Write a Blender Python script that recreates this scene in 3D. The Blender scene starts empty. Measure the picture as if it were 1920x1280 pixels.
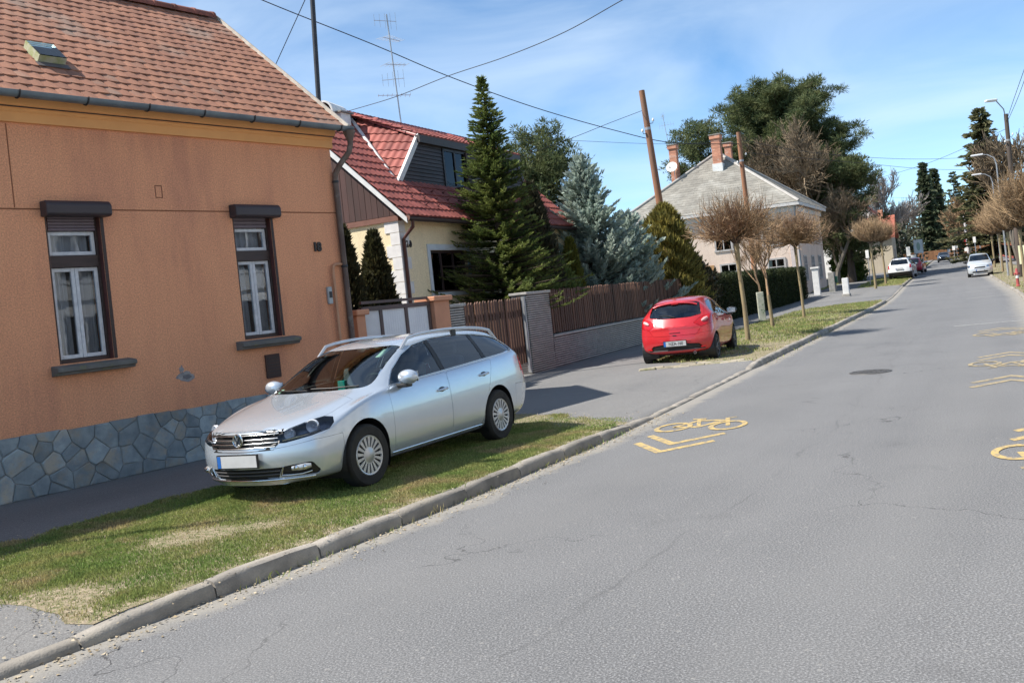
import bpy, bmesh, math, random
import numpy as np
from mathutils import Vector, Matrix
from mathutils.bvhtree import BVHTree

random.seed(7); RNG = np.random.default_rng(11)
SC = bpy.context.scene
COL = SC.collection
R = math.radians

# ------------------------------------------------------------------ camera, sky, sun, exposure
FPX, CAM_H, ROLL = 1800.0, 1.80, R(6.2)
P0U, P0V = 952.48, 570.81                        # principal point of the 1920 x 1280 photograph
cam_d = bpy.data.cameras.new('camera'); cam = bpy.data.objects.new('camera', cam_d); COL.objects.link(cam)
cam_d.sensor_width = 36.0; cam_d.sensor_fit = 'HORIZONTAL'; cam_d.lens = FPX / 1920 * 36
cam_d.shift_x = (960 - P0U) / 1920; cam_d.shift_y = -(640 - P0V) / 1920
cam_d.clip_start = 0.05; cam_d.clip_end = 3000
cr, sr = math.cos(ROLL), math.sin(ROLL)
cam.matrix_world = Matrix(((cr, sr, 0, 0), (0, 0, -1, 0), (-sr, cr, 0, CAM_H), (0, 0, 0, 1)))
SC.camera = cam

SUN_AZ, SUN_EL = R(-98.6), R(51.5)               # azimuth of the sun from +Y towards +X
world = bpy.data.worlds.new('World'); SC.world = world; world.use_nodes = True
nt = world.node_tree; nt.nodes.clear()
def N(tree, kind, **kw):
    n = tree.nodes.new(kind)
    for k, v in kw.items(): setattr(n, k, v)
    return n
w_out = N(nt, 'ShaderNodeOutputWorld'); w_bg = N(nt, 'ShaderNodeBackground'); w_sky = N(nt, 'ShaderNodeTexSky')
w_sky.sky_type = 'NISHITA'; w_sky.sun_disc = False; w_sky.sun_elevation = SUN_EL; w_sky.sun_rotation = SUN_AZ % (2 * math.pi)
w_sky.altitude = 0; w_sky.air_density = 0.6; w_sky.dust_density = 0.1; w_sky.ozone_density = 1.0
w_bg.inputs['Strength'].default_value = 0.105
w_tc = N(nt, 'ShaderNodeTexCoord'); w_map = N(nt, 'ShaderNodeMapping'); w_map.inputs['Scale'].default_value = (1.0, 1.0, 3.4)
w_map.inputs['Rotation'].default_value = (R(9), R(-7), R(20))
w_n = N(nt, 'ShaderNodeTexNoise'); w_n.inputs['Scale'].default_value = 2.7; w_n.inputs['Detail'].default_value = 7; w_n.inputs['Roughness'].default_value = 0.52; w_n.inputs['Distortion'].default_value = 0.7
w_r = N(nt, 'ShaderNodeValToRGB'); w_r.color_ramp.elements[0].position = 0.34; w_r.color_ramp.elements[1].position = 0.74
w_r.color_ramp.elements[1].color = (.50, .50, .50, 1)
w_mix = N(nt, 'ShaderNodeMix', data_type='RGBA'); w_mix.inputs['B'].default_value = (4.6, 5.3, 5.9, 1)
L = nt.links.new
L(w_tc.outputs['Generated'], w_map.inputs['Vector']); L(w_map.outputs[0], w_n.inputs['Vector']); L(w_n.outputs['Fac'], w_r.inputs['Fac'])
L(w_r.outputs['Color'], w_mix.inputs['Factor']); w_t = N(nt, 'ShaderNodeMix', data_type='RGBA', blend_type='MULTIPLY'); w_t.inputs['Factor'].default_value = 1.0; w_t.inputs['B'].default_value = (.70, .925, 1.0, 1)
L(w_sky.outputs[0], w_t.inputs['A']); L(w_t.outputs['Result'], w_mix.inputs['A']); L(w_mix.outputs['Result'], w_bg.inputs['Color']); L(w_bg.outputs[0], w_out.inputs['Surface'])

sun_d = bpy.data.lights.new('sun', 'SUN'); sun = bpy.data.objects.new('sun', sun_d); COL.objects.link(sun)
sun_d.energy = 4.25; sun_d.angle = R(0.55); sun_d.color = (1.0, 0.94, 0.85)
to_sun = Vector((math.sin(SUN_AZ) * math.cos(SUN_EL), math.cos(SUN_AZ) * math.cos(SUN_EL), math.sin(SUN_EL)))
sun.rotation_euler = (-to_sun).to_track_quat('-Z', 'Y').to_euler(); sun.location = to_sun * 60
SC.view_settings.view_transform = 'Standard'; SC.view_settings.look = 'None'; SC.view_settings.gamma = 1.0; SC.view_settings.use_curve_mapping = False
SC.view_settings.exposure = 1.08

# ------------------------------------------------------------------ photo pixel -> place in the world
def ray(u, v):
    du, dv = u - P0U, v - P0V
    return (du * cr - dv * sr) / FPX, (-du * sr - dv * cr) / FPX
def at(u, v, Y):
    a, b = ray(u, v); return Vector((a * Y, Y, CAM_H + b * Y))
def gp(u, v, z=0.0):
    a, b = ray(u, v); Y = (z - CAM_H) / b; return Vector((a * Y, Y, z))
def rise(y):                                      # the street climbs gently in the distance
    return 0.012 * min(max(0.0, y - 50), 120)

# ------------------------------------------------------------------ helpers: objects
def tag(o, label=None, cat=None, group=None, kind=None):
    if label: o['label'] = label
    if cat: o['category'] = cat
    if group: o['group'] = group
    if kind: o['kind'] = kind
    return o
def empty(name, loc=(0, 0, 0), rz=0.0, label=None, cat=None, group=None, kind=None):
    o = bpy.data.objects.new(name, None); COL.objects.link(o); o.location = loc; o.rotation_euler = (0, 0, rz); o.empty_display_size = .2
    return tag(o, label, cat, group, kind)
def link(name, me, mat, parent=None):
    o = bpy.data.objects.new(name, me); COL.objects.link(o)
    if mat is not None and not me.materials:
        for m in (mat if isinstance(mat, (list, tuple)) else [mat]): me.materials.append(m)
    if parent is not None: o.parent = parent
    return o
def inst(name, src, parent, loc=(0, 0, 0), rot=(0, 0, 0), scale=None):
    o = bpy.data.objects.new(name, src if isinstance(src, bpy.types.Mesh) else src.data); COL.objects.link(o)
    o.parent = parent; o.location = loc; o.rotation_euler = rot
    if scale is not None: o.scale = scale if hasattr(scale, '__len__') else (scale,) * 3
    return o
def copy_tree(o, parent=None):
    c = o.copy(); COL.objects.link(c); c.parent = parent
    for ch in list(o.children): copy_tree(ch, c)
    return c
def smooth(me, ang=35):
    me.shade_smooth() if hasattr(me, 'shade_smooth') else None
    if ang is not None and hasattr(me, 'set_sharp_from_angle'): me.set_sharp_from_angle(angle=R(ang))
def qmesh(name, V):                                # V: (n,4,3) independent quads -> mesh
    V = np.asarray(V, dtype=np.float32); n = len(V); me = bpy.data.meshes.new(name)
    me.vertices.add(n * 4); me.vertices.foreach_set('co', V.reshape(-1))
    me.loops.add(n * 4); me.loops.foreach_set('vertex_index', np.arange(n * 4, dtype=np.int32))
    me.polygons.add(n); me.polygons.foreach_set('loop_start', np.arange(0, n * 4, 4, dtype=np.int32))
    me.update(calc_edges=True); me.validate(); return me
def arrmesh(name, V, F):
    me = bpy.data.meshes.new(name); me.from_pydata([tuple(map(float, v)) for v in V], [], [tuple(int(i) for i in f) for f in F]); me.update(); return me

class MB:
    """collects simple solids into one mesh"""
    def __init__(s): s.v = []; s.f = []
    def add(s, vs, fs):
        o = len(s.v); s.v += [tuple(v) for v in vs]; s.f += [tuple(i + o for i in f) for f in fs]; return s
    def box(s, c, d, rz=0.0, tilt=None):
        x, y, z = d[0] / 2, d[1] / 2, d[2] / 2
        vs = [Vector((sx * x, sy * y, sz * z)) for sz in (-1, 1) for sx, sy in ((-1, -1), (1, -1), (1, 1), (-1, 1))]
        m = Matrix.Rotation(rz, 3, 'Z')
        if tilt: m = m @ Matrix.Rotation(tilt[0], 3, 'X') @ Matrix.Rotation(tilt[1], 3, 'Y')
        c = Vector(c)
        return s.add([c + m @ v for v in vs], [(0, 3, 2, 1), (4, 5, 6, 7), (0, 1, 5, 4), (1, 2, 6, 5), (2, 3, 7, 6), (3, 0, 4, 7)])
    def b2(s, a, b):                               # box from two corners
        return s.box([(a[i] + b[i]) / 2 for i in range(3)], [abs(b[i] - a[i]) for i in range(3)])
    def prism(s, poly, ext, axis='y', at0=0.0):    # polygon (2D) pushed along an axis
        n = len(poly)
        def mk(p, d): return {'y': (p[0], d, p[1]), 'x': (d, p[0], p[1]), 'z': (p[0], p[1], d)}[axis]
        vs = [mk(p, at0) for p in poly] + [mk(p, at0 + ext) for p in poly]
        fs = [tuple(range(n - 1, -1, -1)), tuple(range(n, 2 * n))] + [(i, (i + 1) % n, n + (i + 1) % n, n + i) for i in range(n)]
        return s.add(vs, fs)
    def tube(s, pts, r, k=8, caps=True):
        pts = [Vector(p) for p in pts]; rs = r if hasattr(r, '__len__') else [r] * len(pts); rings = []; vs = []
        up = None
        for i, p in enumerate(pts):
            d = (pts[min(i + 1, len(pts) - 1)] - pts[max(i - 1, 0)]).normalized()
            if up is None: up = d.orthogonal().normalized()
            up = (up - d * up.dot(d)).normalized() if (up - d * up.dot(d)).length > 1e-6 else d.orthogonal().normalized()
            w = d.cross(up)
            vs += [p + (up * math.cos(2 * math.pi * j / k) + w * math.sin(2 * math.pi * j / k)) * rs[i] for j in range(k)]
        fs = [(i * k + j, i * k + (j + 1) % k, (i + 1) * k + (j + 1) % k, (i + 1) * k + j) for i in range(len(pts) - 1) for j in range(k)]
        if caps: fs += [tuple(range(k - 1, -1, -1)), tuple((len(pts) - 1) * k + j for j in range(k))]
        return s.add(vs, fs)
    def lathe(s, prof, c=(0, 0, 0), axis='z', k=20, m=None):   # prof: (radius, height)
        vs = []
        for r, h in prof:
            for j in range(k):
                a = 2 * math.pi * j / k; x, y = r * math.cos(a), r * math.sin(a)
                p = {'z': (x, y, h), 'y': (x, h, -y), 'x': (h, x, y)}[axis]
                p = Vector(p); p = m @ p if m else p
                vs.append(p + Vector(c))
        fs = [(i * k + j, i * k + (j + 1) % k, (i + 1) * k + (j + 1) % k, (i + 1) * k + j) for i in range(len(prof) - 1) for j in range(k)]
        return s.add(vs, fs)
    def mesh(s, name, sm=None):
        me = bpy.data.meshes.new(name); me.from_pydata([tuple(v) for v in s.v], [], s.f); me.update()
        bm = bmesh.new(); bm.from_mesh(me); bmesh.ops.recalc_face_normals(bm, faces=bm.faces); bm.to_mesh(me); bm.free()
        if sm: smooth(me, sm)
        return me
    def build(s, name, mat, parent=None, sm=None): return link(name, s.mesh(name, sm), mat, parent)
def bev(o, w=.01, seg=2):
    m = o.modifiers.new('bevel', 'BEVEL'); m.width = w; m.segments = seg; m.limit_method = 'ANGLE'; return o

# ------------------------------------------------------------------ helpers: materials
MATS = {}
def M(name, c1, c2=None, scale=4.0, detail=5, rough=.75, rough2=None, metal=0.0, bump=0.0, bscale=60.0, coat=0.0, island=0.0, spec=.4,
      spots=None, coords='Object', stretch=(1, 1, 1), grime=None, transl=0.0, objrand=0.0):
    """principled material: two colours mixed by noise, optional fine relief, spots of a third colour and variation per piece"""
    if name in MATS: return MATS[name]
    m = bpy.data.materials.new(name); m.use_nodes = True; t = m.node_tree; b = t.nodes['Principled BSDF']; l = t.links.new
    b.inputs['Roughness'].default_value = rough; b.inputs['Metallic'].default_value = metal; b.inputs['Specular IOR Level'].default_value = spec
    if coat: b.inputs['Coat Weight'].default_value = coat; b.inputs['Coat Roughness'].default_value = .03
    tc = N(t, 'ShaderNodeTexCoord'); mp = N(t, 'ShaderNodeMapping'); mp.inputs['Scale'].default_value = stretch
    l(tc.outputs[coords], mp.inputs['Vector'])
    if objrand:
        oi = N(t, 'ShaderNodeObjectInfo'); ml = N(t, 'ShaderNodeVectorMath', operation='SCALE'); ml.inputs['Scale'].default_value = 37.0
        cb = N(t, 'ShaderNodeCombineXYZ'); l(oi.outputs['Random'], cb.inputs[0]); l(oi.outputs['Random'], cb.inputs[1]); l(cb.outputs[0], ml.inputs[0]); l(ml.outputs[0], mp.inputs['Location'])
    col = None
    c2 = c2 or tuple(x * .8 for x in c1)
    nz = N(t, 'ShaderNodeTexNoise'); nz.inputs['Scale'].default_value = scale; nz.inputs['Detail'].default_value = detail; nz.inputs['Roughness'].default_value = .6
    l(mp.outputs[0], nz.inputs['Vector'])
    rp = N(t, 'ShaderNodeValToRGB'); rp.color_ramp.elements[0].position = .36; rp.color_ramp.elements[1].position = .64
    rp.color_ramp.elements[0].color = (*c1, 1); rp.color_ramp.elements[1].color = (*c2, 1); l(nz.outputs['Fac'], rp.inputs['Fac']); col = rp.outputs['Color']
    if spots:
        sc_, lo, hi, c3 = spots
        n2 = N(t, 'ShaderNodeTexNoise'); n2.inputs['Scale'].default_value = sc_; n2.inputs['Detail'].default_value = 6; n2.inputs['Roughness'].default_value = .65; l(mp.outputs[0], n2.inputs['Vector'])
        r2 = N(t, 'ShaderNodeMapRange'); r2.inputs['From Min'].default_value = lo; r2.inputs['From Max'].default_value = hi; l(n2.outputs['Fac'], r2.inputs['Value'])
        mx = N(t, 'ShaderNodeMix', data_type='RGBA'); mx.inputs['B'].default_value = (*c3, 1); l(r2.outputs['Result'], mx.inputs['Factor']); l(col, mx.inputs['A']); col = mx.outputs['Result']
    if island or objrand:
        g = N(t, 'ShaderNodeNewGeometry'); ad = N(t, 'ShaderNodeMath', operation='ADD'); l(g.outputs['Random Per Island'], ad.inputs[0])
        oi2 = N(t, 'ShaderNodeObjectInfo'); l(oi2.outputs['Random'], ad.inputs[1])
        fr = N(t, 'ShaderNodeMath', operation='FRACT'); l(ad.outputs[0], fr.inputs[0])
        mr = N(t, 'ShaderNodeMapRange'); mr.inputs['To Min'].default_value = 1 - max(island, objrand); mr.inputs['To Max'].default_value = 1 + max(island, objrand); l(fr.outputs[0], mr.inputs['Value'])
        sc2 = N(t, 'ShaderNodeVectorMath', operation='SCALE'); l(col, sc2.inputs[0]); l(mr.outputs['Result'], sc2.inputs['Scale']); col = sc2.outputs[0]
    l(col, b.inputs['Base Color'])
    if rough2 is not None:
        mr2 = N(t, 'ShaderNodeMapRange'); mr2.inputs['From Min'].default_value = .35; mr2.inputs['From Max'].default_value = .65; mr2.inputs['To Min'].default_value = rough; mr2.inputs['To Max'].default_value = rough2
        l(nz.outputs['Fac'], mr2.inputs['Value']); l(mr2.outputs['Result'], b.inputs['Roughness'])
    if bump:
        n3 = N(t, 'ShaderNodeTexNoise'); n3.inputs['Scale'].default_value = bscale; n3.inputs['Detail'].default_value = 4; l(mp.outputs[0], n3.inputs['Vector'])
        bp = N(t, 'ShaderNodeBump'); bp.inputs['Strength'].default_value = bump; bp.inputs['Distance'].default_value = .01; l(n3.outputs['Fac'], bp.inputs['Height']); l(bp.outputs[0], b.inputs['Normal'])
    if transl:
        o = t.nodes['Material Output']; tr = N(t, 'ShaderNodeBsdfTranslucent'); l(col, tr.inputs['Color']); ms = N(t, 'ShaderNodeMixShader'); ms.inputs[0].default_value = transl
        l(b.outputs[0], ms.inputs[1]); l(tr.outputs[0], ms.inputs[2]); l(ms.outputs[0], o.inputs['Surface'])
    MATS[name] = m; return m
def glass(name, tint=(.6, .65, .65), thr=.75, rough=.02, ior=1.5):
    if name in MATS: return MATS[name]
    m = bpy.data.materials.new(name); m.use_nodes = True; t = m.node_tree; l = t.links.new; t.nodes.remove(t.nodes['Principled BSDF'])
    o = t.nodes['Material Output']; fr = N(t, 'ShaderNodeFresnel'); fr.inputs['IOR'].default_value = ior
    tr = N(t, 'ShaderNodeBsdfTransparent'); tr.inputs['Color'].default_value = (*[x * thr for x in tint], 1)
    gl = N(t, 'ShaderNodeBsdfGlossy'); gl.inputs['Roughness'].default_value = rough; gl.inputs['Color'].default_value = (.95, .97, 1, 1)
    nz = N(t, 'ShaderNodeTexNoise'); nz.inputs['Scale'].default_value = 3.0; tc = N(t, 'ShaderNodeTexCoord'); l(tc.outputs['Object'], nz.inputs['Vector'])
    bp = N(t, 'ShaderNodeBump'); bp.inputs['Strength'].default_value = .05; bp.inputs['Distance'].default_value = .02; l(nz.outputs['Fac'], bp.inputs['Height']); l(bp.outputs[0], gl.inputs['Normal'])
    ms = N(t, 'ShaderNodeMixShader'); l(fr.outputs[0], ms.inputs[0]); l(tr.outputs[0], ms.inputs[1]); l(gl.outputs[0], ms.inputs[2]); l(ms.outputs[0], o.inputs['Surface'])
    MATS[name] = m; return m
def lined(m):
    # the inner side of the body shell is dark lining
    t = m.node_tree; l = t.links.new; b = t.nodes['Principled BSDF']; o = t.nodes['Material Output']; g = N(t, 'ShaderNodeNewGeometry'); d = N(t, 'ShaderNodeBsdfDiffuse'); d.inputs['Color'].default_value = (.05, .05, .052, 1); ms = N(t, 'ShaderNodeMixShader')
    l(g.outputs['Backfacing'], ms.inputs[0]); l(b.outputs[0], ms.inputs[1]); l(d.outputs[0], ms.inputs[2]); l(ms.outputs[0], o.inputs['Surface']); return m
def paint(name, c, flake=.0, rough=.35, metal=.0, coat=1.0, dirt=.0):
    m = M(name, c, tuple(x * .93 for x in c), scale=1.2, rough=rough, metal=metal, coat=coat, spec=.5)
    return m
WHITE = M('white_paint', (.66, .66, .64), (.56, .56, .55), rough=.5, bump=.05)
BLACK = M('black_plastic', (.012, .012, .013), (.02, .02, .02), rough=.45)
CHROME = M('chrome', (.66, .67, .69), (.60, .61, .62), rough=.2, metal=1.0)
RUBBER = M('tyre_rubber', (.018, .018, .018), (.03, .029, .027), scale=9, rough=.85)
ZINC = M('zinc_sheet', (.17, .21, .24), (.12, .15, .18), scale=3, rough=.5, metal=.35, bump=.05)
DARKMETAL = M('dark_metal', (.05, .052, .055), (.035, .035, .04), rough=.5, metal=.3)
GALV = M('galvanised_steel', (.42, .43, .44), (.33, .34, .35), rough=.45, metal=.6)
CONCRETE = M('concrete', (.30, .285, .26), (.22, .21, .19), scale=6, rough=.9, bump=.25, bscale=90, objrand=.12, spots=(2.5, .55, .75, (.15, .15, .12)))
# ------------------------------------------------------------------ the street's line: left kerb from behind the camera to the far bend
_ctrl = [(-8.6, -2.4), (-5.75, 1.65), (-3.08, 5.43), (-2.02, 6.95), (-.93, 8.60), (.20, 10.45), (1.59, 12.88), (4.83, 19.3), (10.6, 30.7), (17.21, 44.01), (27.94, 67.34), (44.6, 103.0), (61.8, 140.0), (78, 174.5)]
def _cr(P, n=40):
    P = [Vector(p) for p in P]; P = [P[0] * 2 - P[1]] + P + [P[-1] * 2 - P[-2]]; out = []
    for i in range(1, len(P) - 2):
        for k in range(n):
            t = k / n; a, b, c, d = P[i - 1:i + 3]
            out.append(.5 * ((2 * b) + (c - a) * t + (2 * a - 5 * b + 4 * c - d) * t * t + (3 * b - a - 3 * c + d) * t ** 3))
    out.append(P[-2]); return out
_kp = np.array([tuple(p) for p in _cr(_ctrl)]); _ks = np.concatenate([[0], np.cumsum(np.linalg.norm(np.diff(_kp, axis=0), axis=1))])
S_MAX = float(_ks[-1])
def K(s):
    x = np.interp(s, _ks, _kp[:, 0]); y = np.interp(s, _ks, _kp[:, 1]); e = .6
    dx = np.interp(s + e, _ks, _kp[:, 0]) - np.interp(s - e, _ks, _kp[:, 0]); dy = np.interp(s + e, _ks, _kp[:, 1]) - np.interp(s - e, _ks, _kp[:, 1]); l = math.hypot(dx, dy)
    return Vector((x, y)), Vector((dx / l, dy / l))
def SW(s, w, z=0.0):                               # street coordinates: s along the left kerb, w to the right of it
    p, t = K(s); return Vector((p.x + t.y * w, p.y - t.x * w, z + rise(p.y)))
def s_of(x, y):
    d = (_kp[:, 0] - x) ** 2 + (_kp[:, 1] - y) ** 2; return float(_ks[int(np.argmin(d))])
WID = 5.25
D0 = s_of(-2.75, 5.9); D1a, D1b = s_of(1.56, 12.83), s_of(4.86, 19.36)
D2a, D2b = s_of(17.6, 45.0), s_of(26.0, 63.0)
def dip(s):
    def sm(a, b, x): t = min(max((x - a) / (b - a), 0), 1); return t * t * (3 - 2 * t)
    d = 1 - sm(D0 - .5, D0 + .35, s)
    d = max(d, sm(D1a - .9, D1a + .1, s) * (1 - sm(D1b - .15, D1b + .35, s)))
    return max(d, sm(D2a - .6, D2a + .3, s) * (1 - sm(D2b - .3, D2b + .5, s)))
def zleft(s, w):
    return .10 - .07 * dip(s) * max(0.0, 1 + w / 1.5) if w > -1.5 else .10
def strip(name, s0, s1, ds, ws, zf, mat, kind='structure'):
    ss = np.arange(s0, s1 + .01, ds); V = []; uv = []
    for s in ss:
        for w in ws: p = SW(s, w, zf(s, w)); V.append(p); uv.append((s, w))
    n = len(ws); F = [(i * n + j, i * n + j + 1, (i + 1) * n + j + 1, (i + 1) * n + j) for i in range(len(ss) - 1) for j in range(n - 1)]
    me = arrmesh(name, V, F); ul = me.uv_layers.new(name='street')
    for lp in me.loops: ul.data[lp.index].uv = uv[lp.vertex_index]
    if me.polygons and me.polygons[0].normal.z < 0: me.flip_normals()
    me.shade_smooth(); o = link(name, me, mat); return tag(o, kind=kind)

def asphalt(name, base, dark, dust, edge_l=None, edge_r=None, crack=1.0, grain=.5):
    m = bpy.data.materials.new(name); m.use_nodes = True; t = m.node_tree; l = t.links.new; b = t.nodes['Principled BSDF']; b.inputs['Roughness'].default_value = .86; b.inputs['Specular IOR Level'].default_value = .35
    g = N(t, 'ShaderNodeNewGeometry'); uv = N(t, 'ShaderNodeUVMap', uv_map='street'); sx = N(t, 'ShaderNodeSeparateXYZ'); l(uv.outputs[0], sx.inputs[0])
    def noise(sc, det=5, vec=None, rg=.6):
        n = N(t, 'ShaderNodeTexNoise'); n.inputs['Scale'].default_value = sc; n.inputs['Detail'].default_value = det; n.inputs['Roughness'].default_value = rg; l(vec or g.outputs['Position'], n.inputs['Vector']); return n.outputs['Fac']
    def mrange(v, a, c, lo=0.0, hi=1.0):
        r = N(t, 'ShaderNodeMapRange'); r.inputs['From Min'].default_value = a; r.inputs['From Max'].default_value = c; r.inputs['To Min'].default_value = lo; r.inputs['To Max'].default_value = hi; l(v, r.inputs['Value']); return r.outputs['Result']
    def mix(f, a, c):
        x = N(t, 'ShaderNodeMix', data_type='RGBA'); l(f, x.inputs['Factor'])
        for s_, v in (('A', a), ('B', c)):
            if isinstance(v, tuple): x.inputs[s_].default_value = (*v, 1)
            else: l(v, x.inputs[s_])
        return x.outputs['Result']
    def math_(op, a, c):
        x = N(t, 'ShaderNodeMath', operation=op)
        for i, v in enumerate((a, c)):
            if isinstance(v, (int, float)): x.inputs[i].default_value = v
            else: l(v, x.inputs[i])
        return x.outputs[0]
    col = mix(mrange(noise(.33, 4), .35, .68), base, dark)
    # long streaks worn by wheels
    mp = N(t, 'ShaderNodeMapping'); mp.inputs['Scale'].default_value = (.06, 1.1, 1); l(uv.outputs[0], mp.inputs['Vector'])
    col = mix(mrange(noise(1.0, 3, mp.outputs[0]), .40, .75, 0, .45), col, tuple(x * 1.22 for x in base))
    gr = noise(78, 2, rg=.8)
    col = mix(mrange(gr, .48, .68, 0, grain * 1.25), col, tuple(min(.6, x * 2.5) for x in base))
    col = mix(mrange(gr, .45, .28, 0, grain), col, tuple(x * .35 for x in base))
    vo = N(t, 'ShaderNodeTexVoronoi'); vo.inputs['Scale'].default_value = 48; l(g.outputs['Position'], vo.inputs['Vector']); spk = mrange(vo.outputs['Color'], .88, .95, 0, grain * .45)
    col = mix(spk, col, (.34, .33, .31))
    # hairline cracks
    wp = N(t, 'ShaderNodeVectorMath', operation='ADD'); nn = N(t, 'ShaderNodeTexNoise'); nn.inputs['Scale'].default_value = 1.7; nn.inputs['Detail'].default_value = 5; l(g.outputs['Position'], nn.inputs['Vector'])
    l(g.outputs['Position'], wp.inputs[0]); l(nn.outputs['Color'], wp.inputs[1])
    v2 = N(t, 'ShaderNodeTexVoronoi', feature='DISTANCE_TO_EDGE'); v2.inputs['Scale'].default_value = .23; l(wp.outputs[0], v2.inputs['Vector'])
    ck = math_('MULTIPLY', mrange(v2.outputs['Distance'], .0022, .0006), mrange(noise(.5, 2), .44, .58, 0, .8 * crack))
    col = mix(ck, col, (.03, .03, .032))
    en = noise(2.2, 6)
    if edge_l is not None:
        wob = math_('MULTIPLY', math_('SUBTRACT', noise(.8, 5), .5), .5)
        seam = math_('ABSOLUTE', math_('ADD', math_('SUBTRACT', sx.outputs['Y'], 2.62), wob), 0); col = mix(math_('MULTIPLY', mrange(seam, .022, .006), mrange(noise(1.3, 4), .42, .6, 0, .32)), col, (.05, .05, .052))
        tr = math_('ABSOLUTE', math_('SUBTRACT', math_('ABSOLUTE', math_('SUBTRACT', sx.outputs['Y'], 2.62), 0), 1.35), 0); col = mix(math_('MULTIPLY', mrange(tr, .55, .2, 0, .30), mrange(noise(.6, 4), .3, .6)), col, (.155, .155, .155))
        col = mix(mrange(noise(.75, 6), .60, .74, 0, .38), col, (.072, .072, .075)); col = mix(mrange(noise(3.4, 3), .71, .77, 0, .5), col, (.05, .05, .052))
    if edge_l is not None:
        e = math_('ADD', sx.outputs['Y'], math_('MULTIPLY', math_('SUBTRACT', en, .5), .55)); col = mix(mrange(e, edge_l + .14, edge_l - .02, 0, .75), col, dust)
    if edge_r is not None:
        e = math_('ADD', sx.outputs['Y'], math_('MULTIPLY', math_('SUBTRACT', en, .5), .8)); em = math_('MULTIPLY', mrange(e, edge_r - .1, edge_r + .3, 0, .8), mrange(sx.outputs['X'], 24, 34)); col = mix(em, col, dust)
    col = mix(mrange(noise(.9, 7), .66, .80, 0, .35), col, dust)
    l(col, b.inputs['Base Color'])
    bp = N(t, 'ShaderNodeBump'); bp.inputs['Strength'].default_value = .55; bp.inputs['Distance'].default_value = .006; l(gr, bp.inputs['Height']); l(bp.outputs[0], b.inputs['Normal'])
    return m
DUST = (.255, .238, .208)
ROADM = asphalt('road_asphalt', (.120, .121, .124), (.090, .092, .096), DUST, edge_l=.17, edge_r=WID - .45, grain=.62)
PAVEM = asphalt('pavement_asphalt', (.145, .143, .14), (.11, .11, .112), DUST, crack=1.0, grain=.35)
strip('road', 0, S_MAX, .5, [0, .15, .3, .6, 1.2, 2, 2.8, 3.6, 4.4, WID - .4, WID - .2, WID], lambda s, w: 0.0, ROADM)
strip('pavement', 0, S_MAX, .25, [-6.2, -5, -4, -3, -2, -1.5, -1.1, -.8, -.5, -.3, -.139, -.09], lambda s, w: zleft(s, w) - (.025 if w > -.1 else 0), PAVEM)

SOIL = M('verge_soil', (.17, .14, .085), (.30, .245, .175), scale=9, detail=9, rough=.95, bump=1.0, bscale=55, coords='Object', spots=(24, .48, .62, (.11, .12, .05)))
LAWN = M('far_ground', (.085, .085, .04), (.15, .125, .075), scale=.5, detail=8, rough=.95, bump=.5, bscale=20)
gx = np.array([-140, -70, -30, -15, -7, 0, 7, 15, 30, 45, 60, 80, 110, 150, 220, 420]); gy = np.array([-60, -20, 0, 10, 20, 30, 40, 50, 60, 70, 80, 90, 100, 110, 120, 130, 140, 150, 160, 170, 200, 300, 700])
Vg = [(x, y, rise(y) - .06) for y in gy for x in gx]; ng = len(gx)
tag(link('ground', arrmesh('ground', Vg, [(i * ng + j, i * ng + j + 1, (i + 1) * ng + j + 1, (i + 1) * ng + j) for i in range(len(gy) - 1) for j in range(ng - 1)]), LAWN), kind='structure')
strip('yard', 4, S_MAX, 1.0, [-26, -14, -9, -6.2], lambda s, w: .09, LAWN)
strip('right_verge', 0, S_MAX, .5, [WID + .13, WID + .5, WID + 1, WID + 2, WID + 3.2, WID + 4.6, WID + 9], lambda s, w: .07, SOIL)
PAV2 = asphalt('far_pavement', (.16, .155, .15), (.13, .13, .128), DUST, crack=.5, grain=.3)
strip('right_pavement', 0, S_MAX, .5, [WID + 2.6, WID + 3.4, WID + 4.1], lambda s, w: .076, PAV2)

# kerb stones, each a piece of its own
KERB = M('kerb_concrete', (.29, .265, .232), (.185, .17, .15), scale=3.5, detail=8, rough=.92, bump=.5, bscale=60, objrand=.16, spots=(1.6, .52, .72, (.30, .27, .22)))
def kerb_mesh(name, ln, prof):
    bm = bmesh.new(); n = 5; rr = random.Random(3)
    rings = []
    for i in range(n):
        x = -ln / 2 + ln * i / (n - 1); rings.append([bm.verts.new((x, y + rr.uniform(-.005, .005), z + (rr.uniform(-.006, .004) if 0 < k < len(prof) - 1 else 0) - (.012 if i in (0, n - 1) and 0 < k < len(prof) - 1 else 0))) for k, (y, z) in enumerate(prof)])
    for i in range(n - 1):
        for k in range(len(prof) - 1): bm.faces.new((rings[i][k], rings[i + 1][k], rings[i + 1][k + 1], rings[i][k + 1]))
    bm.faces.new(rings[0]); bm.faces.new(rings[-1][::-1]); bmesh.ops.recalc_face_normals(bm, faces=bm.faces)
    me = bpy.data.meshes.new(name); bm.to_mesh(me); bm.free(); me.materials.append(KERB); smooth(me, 40); return me
KM = [kerb_mesh('kerb_stone', .985, [(0, -.12), (.004, -.02), (-.004 * j, .075), (-.02, .108), (-.05, .122), (-.095, .121), (-.14, .112), (-.15, -.12)][:]) for j in (0, 1, 2)]
kl = empty('kerb', kind='structure'); kr = empty('far_kerb', kind='structure')
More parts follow.
